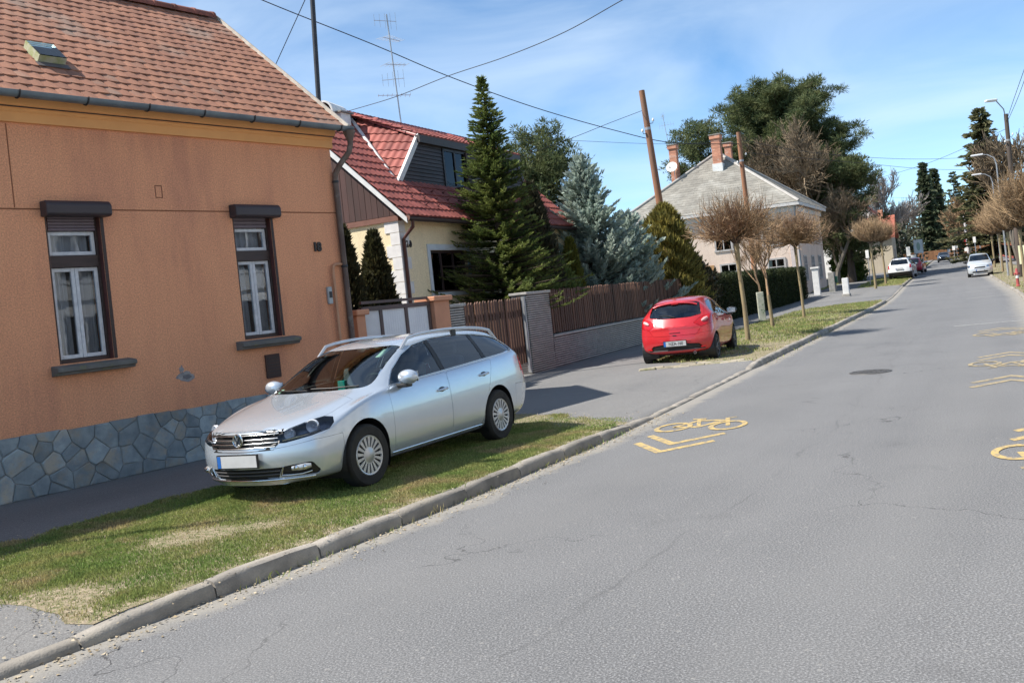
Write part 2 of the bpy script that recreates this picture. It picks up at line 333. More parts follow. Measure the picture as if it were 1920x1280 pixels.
def lay_kerb(parent, w, s0, s1, flip, top):
    s = s0; k = 0
    while s < s1:
        p, t_ = K(s + .5); dz0, dz1 = (top(s), top(s + 1)); ctr = SW(s + .5, w); a = math.atan2(t_.y, t_.x)
        o = inst('kerb_stone', KM[k % 3], parent, (ctr.x, ctr.y, ctr.z + (dz0 + dz1) / 2 + random.uniform(-.006, .006)), (random.uniform(-.03, .02), -math.atan2(dz1 - dz0, 1.0) + random.uniform(-.008, .008), a + (math.pi if flip else 0) + random.uniform(-.006, .006)))
        if flip: o.rotation_euler[1] *= -1
        s += 1.0; k += 1
# the mesh leans back towards local -y, the road lies at local +y for the near kerb: local x runs along the kerb, so +y is the verge side
for me in KM:
    for v in me.vertices: v.co.y = -v.co.y
    me.flip_normals()
lay_kerb(kl, 0.0, s_of(-5.2, 2.6), 122, False, lambda s: -.088 * dip(s))
lay_kerb(kr, WID, 14, 118, True, lambda s: -.045 + .02 * math.sin(s * 1.7))

# grass
def in_poly(P, X, Y):
    c = np.zeros(len(X), bool); n = len(P)
    for i in range(n):
        (x0, y0), (x1, y1) = P[i], P[(i + 1) % n]
        k = ((y0 > Y) != (y1 > Y)) & (X < (x1 - x0) * (Y - y0) / (y1 - y0 + 1e-12) + x0); c ^= k
    return c
def ragged(P, step=.22, amp=.07, seed=1, fixed=()):
    rr = random.Random(seed); out = []
    for i in range(len(P)):
        a, b = Vector(P[i]), Vector(P[(i + 1) % len(P)]); n = max(1, int((b - a).length / step)); nrm = Vector((-(b - a).y, (b - a).x)).normalized(); am = 0.012 if i in fixed else amp
        for k in range(n): out.append(a + (b - a) * (k / n) + nrm * rr.gauss(0, am))
    return [(p.x, p.y) for p in out]
def vz(x, y):
    s = s_of(x, y); p, t_ = K(s); w = (x - p.x) * t_.y - (y - p.y) * t_.x; return min(0.0, zleft(s, min(w, -.14)) - .10)
def verge(name, poly, z):
    bm = bmesh.new(); f = bm.faces.new([bm.verts.new((x, y, 0)) for x, y in poly]); bmesh.ops.triangulate(bm, faces=[f])
    for _ in range(4 if poly is pA else 1): bmesh.ops.subdivide_edges(bm, edges=[e for e in bm.edges if e.calc_length() > (.45 if poly is pA else 3)], cuts=1); bmesh.ops.triangulate(bm, faces=bm.faces[:])
    for v in bm.verts: v.co.z = z + rise(v.co.y) + vz(v.co.x, v.co.y)
    for f in bm.faces:
        if f.normal.z < 0: f.normal_flip()
    me = bpy.data.meshes.new(name); bm.to_mesh(me); bm.free(); return tag(link(name, me, SOIL), kind='structure')
GRASS = M('grass_blade', (.165, .245, .065), (.30, .31, .115), scale=1.3, detail=7, rough=.75, island=.45, spec=.25, spots=(1.4, .50, .64, (.38, .31, .16)), transl=.3)
def blades(name, poly, n, hmin, hmax, wd, bare=None, z=.10, seed=2):
    g = np.random.default_rng(seed); P = np.array(poly); lo, hi = P.min(0), P.max(0); X = g.uniform(lo[0], hi[0], n * 3); Y = g.uniform(lo[1], hi[1], n * 3)
    k = in_poly(poly, X, Y); X, Y = X[k][:n], Y[k][:n]
    den = np.full(len(X), .62)
    for fq in (1.1, 1.7, 2.6, 4.1, 6.3, 9.5):
        for _ in range(3): th, ph = g.uniform(0, 6.28, 2); den = den + (.17 if fq < 5 else .11) * np.sin((X * math.cos(th) + Y * math.sin(th)) * fq * g.uniform(.8, 1.25) + ph)
    den = np.maximum(den, .55)
    if bare is not None:
        for bx, by, br in bare: den = den - 1.0 * np.exp(-(((X - bx) ** 2 + (Y - by) ** 2) / br ** 2))
    k = g.uniform(0, 1, len(X)) < np.clip(den, .14, 1); X, Y, den = X[k], Y[k], den[k]; m = len(X)
    X = X + g.normal(0, .03, m); Y = Y + g.normal(0, .03, m); a = g.uniform(0, 2 * np.pi, m); h = g.uniform(hmin, hmax, m) * np.clip(.5 + .7 * den, .4, 1.2); w = g.uniform(.6, 1.2, m) * wd; ln = g.uniform(.1, .95, m) * h; b = a + g.uniform(-.6, .6, m) + np.pi / 2
    Z = z + .004 + np.array([rise(y) for y in Y])
    V = np.zeros((m, 4, 3)); cx, sx_ = np.cos(a) * w / 2, np.sin(a) * w / 2; lx, ly = np.cos(b) * ln, np.sin(b) * ln
    V[:, 0] = np.stack([X - cx, Y - sx_, Z - .01], 1); V[:, 1] = np.stack([X + cx, Y + sx_, Z - .01], 1)
    V[:, 2] = np.stack([X + cx * .7 + lx * .5, Y + sx_ * .7 + ly * .5, Z + h * .7], 1); V[:, 3] = np.stack([X + lx, Y + ly, Z + h], 1)
    return tag(link(name, qmesh(name, V), GRASS), kind='stuff')
def edge(s, w): p = SW(s, w); return (p.x, p.y)
sA0, sA1 = D0 + .05, D1a - .05
polyA = [edge(sA0, -.13)] + [edge(s, -.13) for s in np.arange(sA0 + .5, sA1, .5)] + [edge(sA1, -.13), (.62, 14.0), (.1, 14.62), (-.35, 14.95), (-1.35, 13.85), (-2.6, 12.0), (-3.6, 10.72), tuple(gp(285, 946, .1).xy), tuple(gp(170, 974, .1).xy), tuple(gp(85, 998, .1).xy), tuple(gp(0, 1022, .1).xy), (-5.9, 8.25), (-6.2, 7.7), (-5.4, 7.6), (-3.95, 6.85), (-3.35, 6.45)]
nf = int(len(np.arange(sA0 + .5, sA1, .5))) + 1
pA = ragged(polyA, seed=4, fixed=range(nf)); verge('grass_verge', pA, .1025)
dirt = [tuple(gp(330, 1012, .1).xy) + (.26,), tuple(gp(400, 1000, .1).xy) + (.22,), tuple(gp(500, 985, .1).xy) + (.15,), tuple(gp(250, 1150, .1).xy) + (.36,), tuple(gp(140, 1165, .1).xy) + (.34,), tuple(gp(60, 1145, .1).xy) + (.22,), tuple(gp(320, 1125, .1).xy) + (.2,), (.6, 13.3, .6), (.0, 14.2, .5), (1.2, 12.9, .4), (-3.3, 6.65, .35)] + [tuple(SW(s, -.17).xy) + (.10,) for s in np.arange(sA0, sA1, .37)]
blades('grass', pA, 430000, .010, .032, .0075, dirt)
sB0, sB1 = D1b + .45, D2a - .3
polyB = [edge(s, -.13) for s in np.arange(sB0, sB1, .8)] + [edge(sB1 + 1.0, -.3), edge(sB1 - .6, -2.2)] + [edge(s, -3.6) for s in np.arange(sB1 - 3, sB0 + 3.4, -2)] + [edge(sB0 + 1.2, -2.7)]
pB = ragged(polyB, .4, .09, seed=8, fixed=range(int(len(np.arange(sB0, sB1, .8))))); verge('grass_verge.001', pB, .104)
blades('grass.001', pB, 52000, .025, .07, .018, [(6.6, 23.4, .8), (5.4, 21.0, .9)], seed=5)
sC0, sC1 = D2b + .7, s_of(36.5, 86)
polyC = [edge(s, -.13) for s in np.arange(sC0, sC1, 2)] + [edge(s, -3.2) for s in np.arange(sC1 - 2, sC0 + 1.5, -2)]
pC = ragged(polyC, .6, .1, seed=9); verge('grass_verge.002', pC, .104); blades('grass.002', pC, 20000, .03, .09, .03, seed=6)
polyD = [edge(s, -.13) for s in np.arange(sC1 + 9, S_MAX - 30, 3)] + [edge(s, -3.2) for s in np.arange(S_MAX - 30, sC1 + 9, -3)]
pD = ragged(polyD, 1.2, .1, seed=10); verge('grass_verge.003', pD, .104); blades('grass.003', pD, 16000, .04, .10, .05, seed=7)
polyE = [edge(s, WID + .16) for s in np.arange(24, 118, 3)] + [edge(s, WID + 2.5) for s in np.arange(118, 24, -3)]
blades('grass.004', polyE, 60000, .03, .08, .03, [tuple(SW(s, WID + 1.2).xy) + (.6,) for s in np.arange(26, 110, 5.7)], z=.07, seed=12)
polyF = [edge(s, -5.9) for s in np.arange(D2b + 4, 105, 3)] + [edge(s, -11) for s in np.arange(105, D2b + 4, -3)]
blades('grass.005', polyF, 22000, .04, .10, .04, z=.095, seed=13)

# loose dry leaves and grit along the gutter
g_ = np.random.default_rng(5); Vq = []
for i in range(2600):
    s = g_.uniform(D0 - 1.0, D1a + 1) if i < 1500 else g_.uniform(D1b, D2a); w = abs(g_.normal(.05, .13)) if i % 4 else -abs(g_.normal(.3, .25)) ; p = SW(s, w); a = g_.uniform(0, 6.28); sz = g_.uniform(.006, .018) * (1.8 if i >= 1500 else 1)
    zz = .006 if w > 0 else (.118 if w > -.13 else .112)
    if dip(s) > .3 and w < 0: zz = zleft(s, w) + .012
    c, sn = math.cos(a) * sz, math.sin(a) * sz; t_ = g_.uniform(-.006, .012)
    Vq.append([(p.x - c, p.y - sn, p.z + zz), (p.x + sn * .6, p.y - c * .6, p.z + zz + t_), (p.x + c, p.y + sn, p.z + zz + .004), (p.x - sn * .6, p.y + c * .6, p.z + zz + .001)])
for i in range(1500):
    a_ = pA[nf * 2 + int(g_.integers(0, max(1, len(pA) - nf * 2)))] if i % 3 else pA[int(g_.integers(0, len(pA)))]; x_, y_ = a_[0] + g_.normal(0, .12), a_[1] + g_.normal(0, .12); sz = g_.uniform(.004, .013); a = g_.uniform(0, 6.28); c, sn = math.cos(a) * sz, math.sin(a) * sz; zz = .112 + vz(x_, y_)
    Vq.append([(x_ - c, y_ - sn, zz), (x_ + sn * .7, y_ - c * .7, zz + .003), (x_ + c, y_ + sn, zz + .008), (x_ - sn * .7, y_ + c * .7, zz + .004)])
LITTER = M('dry_leaves', (.26, .20, .12), (.35, .31, .24), scale=9, rough=.9, island=.35)
tag(link('leaf_litter', qmesh('leaf_litter', np.array(Vq)), LITTER), kind='stuff')
polyG = [edge(s, .10) for s in np.arange(D0 + 1, D1a, .4)] + [edge(s, -.01) for s in np.arange(D1a, D0 + 1, -.4)]
blades('grass.006', polyG, 2600, .02, .06, .008, z=-.003, seed=21)
polyH = [edge(s, .14) for s in np.arange(D1b + .6, D2a, .8)] + [edge(s, -.01) for s in np.arange(D2a, D1b + .6, -.8)]
blades('grass.007', polyH, 3000, .03, .07, .02, z=-.003, seed=22)
# setts along the edge of the driveway, under the red car
PAVER = M('paver_stone', (.34, .30, .235), (.25, .225, .18), scale=7, rough=.95, bump=.4, objrand=.2, spots=(3, .5, .65, (.15, .15, .07)))
st_m = MB().box((0, 0, 0), (.36, .17, .10)).mesh('paver'); bm = bmesh.new(); bm.from_mesh(st_m); bmesh.ops.bevel(bm, geom=bm.edges[:], offset=.02, segments=1, affect='EDGES'); bm.to_mesh(st_m); bm.free(); st_m.materials.append(PAVER)
sett = empty('paved_edge', kind='structure'); a0, a1 = Vector((2.75, 20.35)), Vector((5.15, 20.0))
for row in range(2):
    for i in range(7):
        p = a0.lerp(a1, (i + .5 * row + .2) / 7.2) + Vector((.04, .22)) * row; inst('paver', st_m, sett, (p.x + random.uniform(-.03, .03), p.y + random.uniform(-.03, .03), .085 + random.uniform(-.012, .02) - .02 * i / 7), (random.uniform(-.06, .06), random.uniform(-.06, .06), math.atan2((a1 - a0).y, (a1 - a0).x) + random.uniform(-.12, .12)))

# ------------------------------------------------------------------ painted bicycle marks
YEL = M('road_marking_yellow', (.47, .335, .125), (.36, .27, .12), scale=6, detail=8, rough=.85, spots=(11, .47, .66, (.165, .155, .14)))
YEL2 = M('road_marking_worn', (.36, .28, .15), (.29, .235, .14), scale=6, detail=8, rough=.85, spots=(11, .46, .62, (.14, .14, .135)))
WHT = M('road_marking_white', (.42, .42, .40), (.30, .30, .29), scale=5, detail=8, rough=.8, spots=(8, .5, .66, (.13, .133, .135)))
def stroke(mb, pts, w, closed=False):
    pts = [Vector(p) for p in pts]; n = len(pts); off = []
    for i in range(n):
        a = pts[i - 1] if (i > 0 or closed) else pts[i]; b = pts[(i + 1) % n] if (i < n - 1 or closed) else pts[i]; d = (b - a).normalized(); nn = Vector((-d.y, d.x))
        sc = 1.0
        if 0 < i < n - 1 or closed:
            d1 = (pts[i] - a).normalized(); c_ = max(.35, abs(Vector((-d1.y, d1.x)).dot(nn))); sc = 1 / c_
        off.append(nn * w / 2 * sc)
    vs = [(p.x + o.x, p.y + o.y, 0) for p, o in zip(pts, off)] + [(p.x - o.x, p.y - o.y, 0) for p, o in zip(pts, off)]
    m = n if closed else n - 1; mb.add(vs, [(i, (i + 1) % n, n + (i + 1) % n, n + i) for i in range(m)])
def bike_mark(name, mat, chev=True):
    """local -y is the way of travel; bicycle behind two chevrons"""
    r = empty(name); mb = MB()
    if chev:
        for y in (0.0, .42): mb = MB(); stroke(mb, [(-.62, y + .52), (0, y), (.62, y + .52)], .115); mb.build('chevron', mat, r)
    def ring(cx, cy, rr): return [(cx + rr * math.cos(a), cy + rr * math.sin(a)) for a in np.linspace(0, 2 * math.pi, 25)[:-1]]
    for cx in (-.47, .47): mb = MB(); stroke(mb, ring(cx, 1.45,   .27), .085, True); mb.build('wheel_outline', mat, r)
    mb = MB(); stroke(mb, [(-.47, 1.45), (-.20, 1.86), (.28, 1.84), (-.02, 1.42), (-.47, 1.45)], .085); mb.build('frame_outline', mat, r)
    mb = MB(); stroke(mb, [(.47, 1.45), (.26, 1.98), (.40, 2.04)], .07); mb.build('fork_outline', mat, r)
    mb = MB(); stroke(mb, [(-.02, 1.42), (-.24, 1.96)], .065); mb.build('seat_tube_outline', mat, r); mb = MB(); stroke(mb, [(-.36, 1.98), (-.12, 1.98)], .07); mb.build('seat_outline', mat, r)
    return r
def place_mark(r, x, y, rz, sx, sy):
    for i, c in enumerate(r.children): c.location.z = .0005 * i
    r.location = (x, y, .003); r.rotation_euler = (0, 0, rz); r.scale = (sx, sy, 1)
for (nm, x, y, rz, sx, sy, mt, ex, lab) in (
        ('bicycle_marking', 1.48, 10.62, R(-26.6), .75, 1.2, YEL, False, 'yellow bicycle and double chevron painted on the asphalt ahead of the silver estate car'),
        ('bicycle_marking.001', 5.62, 9.85, R(148), .75, 1.2, YEL, False, 'yellow bicycle marking cut by the right picture edge, nearest on the right lane'),
        ('bicycle_marking.002', 8.75, 17.0, R(152.5), .80, 1.2, YEL2, True, 'worn yellow bicycle marking between two chevron pairs on the right lane'),
        ('bicycle_marking.003', 11.5, 22.6, R(154), .80, 1.2, YEL2, False, 'faintest and farthest worn bicycle marking on the right lane')):
    r = bike_mark(nm, mt); tag(r, lab, 'road marking', 'yellow bicycle markings on the road')
    if ex:
        for yy in (3.0, 3.42): mb = MB(); stroke(mb, [(-.62, yy + .52), (0, yy), (.62, yy + .52)], .115); mb.build('chevron', mt, r)
    place_mark(r, x, y, rz, sx, sy)
for i, (s_, lab) in enumerate(((33.5, 'nearest short worn white line by the right kerb'), (50.0, 'middle short white parking line by the right kerb'), (57.5, 'farthest short white parking line by the right kerb'))):
    p = SW(s_ + (s_of(14, 26.2) - 30 if False else 0), WID - 1.0); _, t_ = K(s_)
    mb = MB(); mb.add([(-.9, -.06, 0), (.9, -.06, 0), (.9, .06, 0), (-.9, .06, 0)], [(0, 1, 2, 3)])
    o = mb.build('parking_line', WHT); o.location = (p.x, p.y, p.z + .0045); o.rotation_euler = (0, 0, math.atan2(t_.y, t_.x) - R(80)); tag(o, lab, 'road marking', 'white lines by the right kerb')
mh = empty('manhole_cover', (5.98, 16.25, .004), 0, 'flat round iron manhole cover set in the road', 'manhole cover')
IRON = M('cast_iron', (.06, .058, .056), (.10, .095, .09), scale=12, rough=.6, metal=.4)
MB().lathe([(.001, .008), (.27, .008), (.285, .002)], k=28).build('cover', IRON, mh); mb = MB()
for i in range(6): mb.box((-.2 + .08 * i, 0, .011), (.03, .30, .006))
mb.build('ridges', IRON, mh); MB().lathe([(.29, -.004), (.292, .007), (.34, .006), (.345, -.004)], k=28).build('ring', IRON, mh)
# ------------------------------------------------------------------ orange house, number 18 (local x along the street front, local y into the plot)
OH_A = Vector((-6.2, 11.3, .10)); OH_RZ = math.atan2(.793, .609)
oh = empty('orange_house', OH_A, OH_RZ, 'orange plastered house with tiled gable roof, stone plinth and two dark framed windows', 'house')
def plaster(name, base, lo, hi):
    m = bpy.data.materials.new(name); m.use_nodes = True; t = m.node_tree; l = t.links.new; b = t.nodes['Principled BSDF']; b.inputs['Roughness'].default_value = .95; b.inputs['Specular IOR Level'].default_value = .2
    tc = N(t, 'ShaderNodeTexCoord'); mp = N(t, 'ShaderNodeMapping'); mp.inputs['Scale'].default_value = (1, 1, .35); l(tc.outputs['Object'], mp.inputs[0])
    n1 = N(t, 'ShaderNodeTexNoise'); n1.inputs['Scale'].default_value = .9; n1.inputs['Detail'].default_value = 8; n1.inputs['Roughness'].default_value = .6; l(mp.outputs[0], n1.inputs['Vector'])
    n4 = N(t, 'ShaderNodeTexNoise'); n4.inputs['Scale'].default_value = 7; n4.inputs['Detail'].default_value = 6; m4 = N(t, 'ShaderNodeMapping'); m4.inputs['Scale'].default_value = (1, 1, .12); l(tc.outputs['Object'], m4.inputs[0]); l(m4.outputs[0], n4.inputs['Vector']); rp = N(t, 'ShaderNodeValToRGB'); e = rp.color_ramp.elements; e[0].position = .34; e[0].color = (*lo, 1); e[1].position = .68; e[1].color = (*hi, 1); k = e.new(.5); k.color = (*base, 1); a5 = N(t, 'ShaderNodeMath', operation='MULTIPLY_ADD'); a5.inputs[1].default_value = .28; l(n4.outputs['Fac'], a5.inputs[0]); s5 = N(t, 'ShaderNodeMath', operation='SUBTRACT'); s5.inputs[1].default_value = .14; l(n1.outputs['Fac'], s5.inputs[0]); l(s5.outputs[0], a5.inputs[2]); l(a5.outputs[0], rp.inputs[0])
    n2 = N(t, 'ShaderNodeTexNoise'); n2.inputs['Scale'].default_value = 52; n2.inputs['Detail'].default_value = 3; n2.inputs['Roughness'].default_value = .7; l(tc.outputs['Object'], n2.inputs['Vector'])
    mr = N(t, 'ShaderNodeMapRange'); mr.inputs['From Min'].default_value = .3; mr.inputs['From Max'].default_value = .7; mr.inputs['To Min'].default_value = .70; mr.inputs['To Max'].default_value = 1.26; l(n2.outputs['Fac'], mr.inputs[0])
    sc = N(t, 'ShaderNodeVectorMath', operation='SCALE'); l(rp.outputs[0], sc.inputs[0]); l(mr.outputs[0], sc.inputs['Scale'])
    l(sc.outputs[0], b.inputs['Base Color'])
    bp = N(t, 'ShaderNodeBump'); bp.inputs['Strength'].default_value = .7; bp.inputs['Distance'].default_value = .008; l(n2.outputs['Fac'], bp.inputs['Height']); l(bp.outputs[0], b.inputs['Normal'])
    MATS[name] = m; return m
ORANGE = plaster('orange_render', (.70, .325, .185), (.57, .26, .16), (.75, .355, .20))
CREAMO = M('cornice_paint', (.80, .40, .16), (.73, .36, .145), scale=2, rough=.9, bump=.12, bscale=40)
FRAME = M('window_frame_brown', (.035, .022, .02), (.05, .03, .028), scale=3, rough=.5, stretch=(1, 1, 8))
SASHW = M('sash_white', (.62, .63, .66), (.5, .51, .55), scale=12, rough=.5, bump=.1)
SHUT = M('shutter_brown', (.055, .042, .048), (.042, .033, .038), scale=2, rough=.45)
PANE = glass('window_pane', (.85, .88, .92), .97, ior=1.5)
CURT = M('net_curtain', (.85, .85, .85), (.66, .66, .68), scale=1.0, rough=.95, stretch=(16, 1, .5), transl=.15)
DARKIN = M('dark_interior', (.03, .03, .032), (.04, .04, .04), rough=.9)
XL, XR, EAV = -7.0, 5.81, 4.86
openings = [(.92, 1.63, 1.56, 3.50), (3.74, 4.42, 1.60, 3.50)]
# wall with real openings: vertical strips, the front skin, reveals and the other three sides
mb = MB(); xs = [XL] + [v for o in openings for v in o[:2]] + [XR]; WT = .34
for i in range(len(xs) - 1):
    a, b = xs[i], xs[i + 1]; op = [o for o in openings if abs(o[0] - a) < 1e-6]
    if not op: mb.b2((a, 0, 0), (b, WT, EAV))
    else: mb.b2((a, 0, 0), (b, WT, op[0][2])); mb.b2((a, 0, op[0][3]), (b, WT, EAV))
mb.b2((XR - WT, WT, 0), (XR, 5.55, EAV)); mb.b2((XL, WT, 0), (XL + WT, 5.55, EAV)); mb.b2((XL + WT, 5.2, 0), (XR - WT, 5.55, EAV))
mb.prism([(0, EAV), (5.55, EAV), (2.77, 7.28)], -.30, 'x', XR); mb.prism([(0, EAV), (5.55, EAV), (2.77, 7.28)], .30, 'x', XL)
mb.build('wall', ORANGE, oh)
MB().b2((XL + WT + .01, 2.2, .02), (XR - WT - .01, 2.3, EAV - .05)).build('inner_wall', M('inner_wall_paint', (.35, .33, .30), (.3, .29, .27), rough=.9), oh)
MB().b2((XL + .3, .36, .02), (XR - .3, 5.1, .04)).build('inner_floor', DARKIN, oh)
# joint line above the windows and a vertical one
mb = MB(); mb.b2((XL, -.004, 3.505), (XR + .003, -.0, 3.522)); mb.b2((.54, -.004, 3.53), (.552, 0, 4.56)); mb.build('plaster_joint', M('plaster_joint', (.20, .085, .045), (.25, .10, .05), rough=.95), oh)
mb = MB()
for a, b in (((2.49, 3.69), (2.60, 3.70)), ((2.59, 3.69), (2.60, 3.86)), ((2.49, 3.855), (2.60, 3.865)), ((2.49, 3.69), (2.50, 3.86))): mb.b2((a[0], -.003, a[1]), (b[0], 0, b[1]))
mb.build('patched_hole', M('patch_line', (.16, .06, .04), rough=.95), oh)
# cornice of two stepped bands
mb = MB(); mb.prism([(0, 4.58), (-.055, 4.58), (-.055, 4.70), (-.075, 4.715), (-.075, 4.74), (-.15, 4.78), (-.17, 4.90), (0, 4.90)], XR - XL + .02, 'x', XL); mb.build('cornice', CREAMO, oh)
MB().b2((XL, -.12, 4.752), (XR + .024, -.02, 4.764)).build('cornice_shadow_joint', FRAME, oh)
# windows
slat_me = None
for wi, (x0, x1, z0, z1) in enumerate(openings):
    w = empty('window', (0, 0, 0)); w.parent = oh
    cx = (x0 + x1) / 2; yb = .13
    mb = MB(); t = .035
    mb.b2((x0, yb - .05, z0), (x0 + t, yb + .06, z1)); mb.b2((x1 - t, yb - .05, z0), (x1, yb + .06, z1)); mb.b2((x0 + t, yb - .05, z0), (x1 - t, yb + .06, z0 + .05)); mb.b2((x0 + t, yb - .05, z1 - .05), (x1 - t, yb + .06, z1)); mb.b2((x0 + t, yb - .06, 2.78), (x1 - t, yb + .05, 2.93))
    mb.b2((x1 + .001, .0 - .004, z0), (x1 + .05, .004, z1)); mb.b2((x0 - .02, -.004, z0), (x0 - .001, .004, z1))
    bev(mb.build('window_frame', FRAME, w), .006)
    MB().b2((x1 - .006, .004, z0), (x1 - .001, yb - .05, z1)).build('reveal_lining', M('reveal_red_brown', (.11, .035, .03), (.08, .03, .028), rough=.8), w)
    def sash(a, b, c, d, e=.048):
        mb = MB(); y0, y1 = yb - .02, yb + .03
        mb.b2((a, y0, c), (a + e, y1, d)); mb.b2((b - e, y0, c), (b, y1, d)); mb.b2((a + e, y0, c), (b - e, y1, c + e)); mb.b2((a + e, y0, d - e), (b - e, y1, d)); bev(mb.build('sash', SASHW, w), .005)
        MB().b2((a + e, yb + .002, c + e), (b - e, yb + .008, d - e)).build('pane', PANE, w)
    zl = z0 + .055; ztop = 3.24 if wi == 0 else 3.27
    sash(x0 + t + .004, cx - .002, zl, 2.775); sash(cx + .002, x1 - t - .004, zl, 2.775); sash(x0 + t + .004, x1 - t - .004, 2.935, ztop)
    # roller shutter: box and lowered slats
    zs = ztop + .005; k = 0
    n_sl = 5 if wi == 0 else 3; hs = (3.44 - zs) / n_sl
    if True:
        sl = MB().prism([(0, 0), (-.012, .2 * hs), (-.014, .7 * hs), (-.004, hs * .96), (.01, hs * .96), (.01, 0)], (x1 - x0 - .09), 'x', 0).mesh('slat'); sl.materials.append(M('slat_mauve', (.17, .13, .155), (.14, .11, .13), rough=.5))
    for k in range(n_sl): inst('slat', sl, w, (x0 + .045, yb - .055, zs + k * hs))
    bx = MB(); prof = [(-.005, z1 - .09), (-.155, z1 - .09), (-.185, z1 - .06), (-.185, z1 + .055), (-.14, z1 + .105), (-.005, z1 + .11)]
    bx.prism(prof, (x1 - x0) + .16, 'x', x0 - .07); bev(bx.build('shutter_box', SHUT, w), .018, 3)
    sm_ = MB(); sm_.prism([(.10, z0), (-.13, z0 - .035), (-.17, z0 - .045), (-.17, z0 - .10), (-.13, z0 - .105), (-.12, z0 - .14), (0, z0 - .145), (.1, z0 - .145)], 1.07 if wi == 0 else 1.10, 'x', .78 if wi == 0 else 3.55)
    bev(sm_.build('sill', M('sill_slate', (.16, .155, .145), (.11, .11, .105), scale=5, rough=.85, bump=.2, spots=(5, .55, .7, (.2, .19, .1))), w), .008)
    # net curtains inside, folded
    for (a, b, c, d, sd) in ((x0 + .05, cx - .05, z0 + .05, 2.8, 1), (cx + .12, x1 - .05, z0 + .05, 2.8, 2), (x0 + .05, x1 - .05, 2.93, 3.4, 3)):
        nn = 26; V = []; rr = random.Random(wi * 7 + sd)
        for j in range(nn + 1):
            x = a + (b - a) * j / nn; y = yb + .14 + .03 * math.sin(j * 1.35 + sd) + rr.uniform(-.006, .006); V += [(x, y, c), (x, y + .02, d)]
        link('curtain', arrmesh('curtain', V, [(2 * j, 2 * j + 2, 2 * j + 3, 2 * j + 1) for j in range(nn)]), CURT, w)
# plinth of irregular stones
MB().b2((XL, -.028, 0), (XR + .028, -.001, .725)).build('plinth', M('plinth_mortar', (.32, .33, .33), (.24, .25, .25), scale=8, rough=.95, bump=.5, bscale=50), oh)
pl = [o for o in oh.children if o.name.startswith('plinth')][0]
def clip(poly, p, n):
    out = []
    for i in range(len(poly)):
        a, b = poly[i], poly[(i + 1) % len(poly)]; da = (a[0] - p[0]) * n[0] + (a[1] - p[1]) * n[1]; db = (b[0] - p[0]) * n[0] + (b[1] - p[1]) * n[1]
        if da <= 0: out.append(a)
        if da * db < 0: t = da / (da - db); out.append((a[0] + (b[0] - a[0]) * t, a[1] + (b[1] - a[1]) * t))
    return out
rs = random.Random(21); seeds = []; x_lo, x_hi = -3.4, XR + .02
for _ in range(6000):
    p = (rs.uniform(x_lo, x_hi), rs.uniform(0, .74))
    rr_ = rs.uniform(.07, .25)
    if all(((p[0] - q[0]) * .7) ** 2 + ((p[1] - q[1]) * 1.1) ** 2 > (.5 * (rr_ + q[2]) + .035) ** 2 for q in seeds): seeds.append((p[0], p[1], rr_))
STONE = M('plinth_stone', (.30, .345, .36), (.19, .225, .25), scale=5, detail=9, rough=.85, bump=.9, bscale=22, objrand=.28, spots=(3.4, .50, .66, (.33, .30, .25)))
for i, p in enumerate(seeds):
    poly = [(x_lo, 0.004), (x_hi, 0.004), (x_hi, .752 + .012 * math.sin(p[0] * 4)), (x_lo, .752 + .012 * math.sin(p[0] * 4))]
    for j, q in enumerate(seeds):
        if i != j and abs(q[0] - p[0]) < .8:
            d = math.hypot(q[0] - p[0], q[1] - p[1]); n = ((q[0] - p[0]) / d, (q[1] - p[1]) / d); poly = clip(poly, ((p[0] + q[0]) / 2 - n[0] * .0045, (p[1] + q[1]) / 2 - n[1] * .0045), n)
            if len(poly) < 3: break
    if len(poly) < 3: continue
    c = (sum(v[0] for v in poly) / len(poly), sum(v[1] for v in poly) / len(poly)); dp = rs.uniform(.032, .046); n = len(poly); tl = (rs.uniform(-.05, .05), rs.uniform(-.05, .05))
    V = [(x, -.02, z) for x, z in poly] + [(x, -dp, z) for x, z in poly] + [(c[0] + (x - c[0]) * .90, -dp - .007 + (x - c[0]) * tl[0] + (z - c[1]) * tl[1], c[1] + (z - c[1]) * .90) for x, z in poly]
    F = [tuple(range(2 * n, 3 * n))[::-1]] + [(k + o, (k + 1) % n + o, (k + 1) % n + n + o, k + n + o) for o in (0, n) for k in range(n)]
    me = arrmesh('stone', V, F); bm = bmesh.new(); bm.from_mesh(me); bmesh.ops.recalc_face_normals(bm, faces=bm.faces); bm.to_mesh(me); bm.free(); link('stone', me, STONE, pl)
# roof: sheathing, tiles one by one, ridge tiles, verge, gutter
PITCH = math.atan2(2.62, 3.09); cp, sp = math.cos(PITCH), math.sin(PITCH); EY, EZ = -.34, 4.87
SLOPE = math.hypot(3.11, 2.62)
def on_roof(x, d, up=0.0): return Vector((x, EY + d * cp - up * sp, EZ + d * sp + up * cp))
mb = MB(); a = [on_roof(0, 0, -.02), on_roof(0, SLOPE, -.02)]; ridge = a[1]
prof = [(a[0].y, a[0].z), (a[1].y, a[1].z), (5.55 + .34, EZ), (5.55 + .34, EZ - .12), (a[1].y, a[1].z - .14), (a[0].y, a[0].z - .03)]
mb.prism(prof, XR - XL + .13, 'x', XL - .02); roof = mb.build('roof', M('roof_batten_wood', (.09, .05, .03), rough=.9), oh)
TILE = M('roof_tile_clay', (.33, .155, .095), (.25, .115, .075), scale=3, detail=6, rough=.9, bump=.35, bscale=60, objrand=.12, island=.12, spots=(.7, .55, .75, (.26, .20, .16)))
TW, GA = .172, .2045; NC = 20
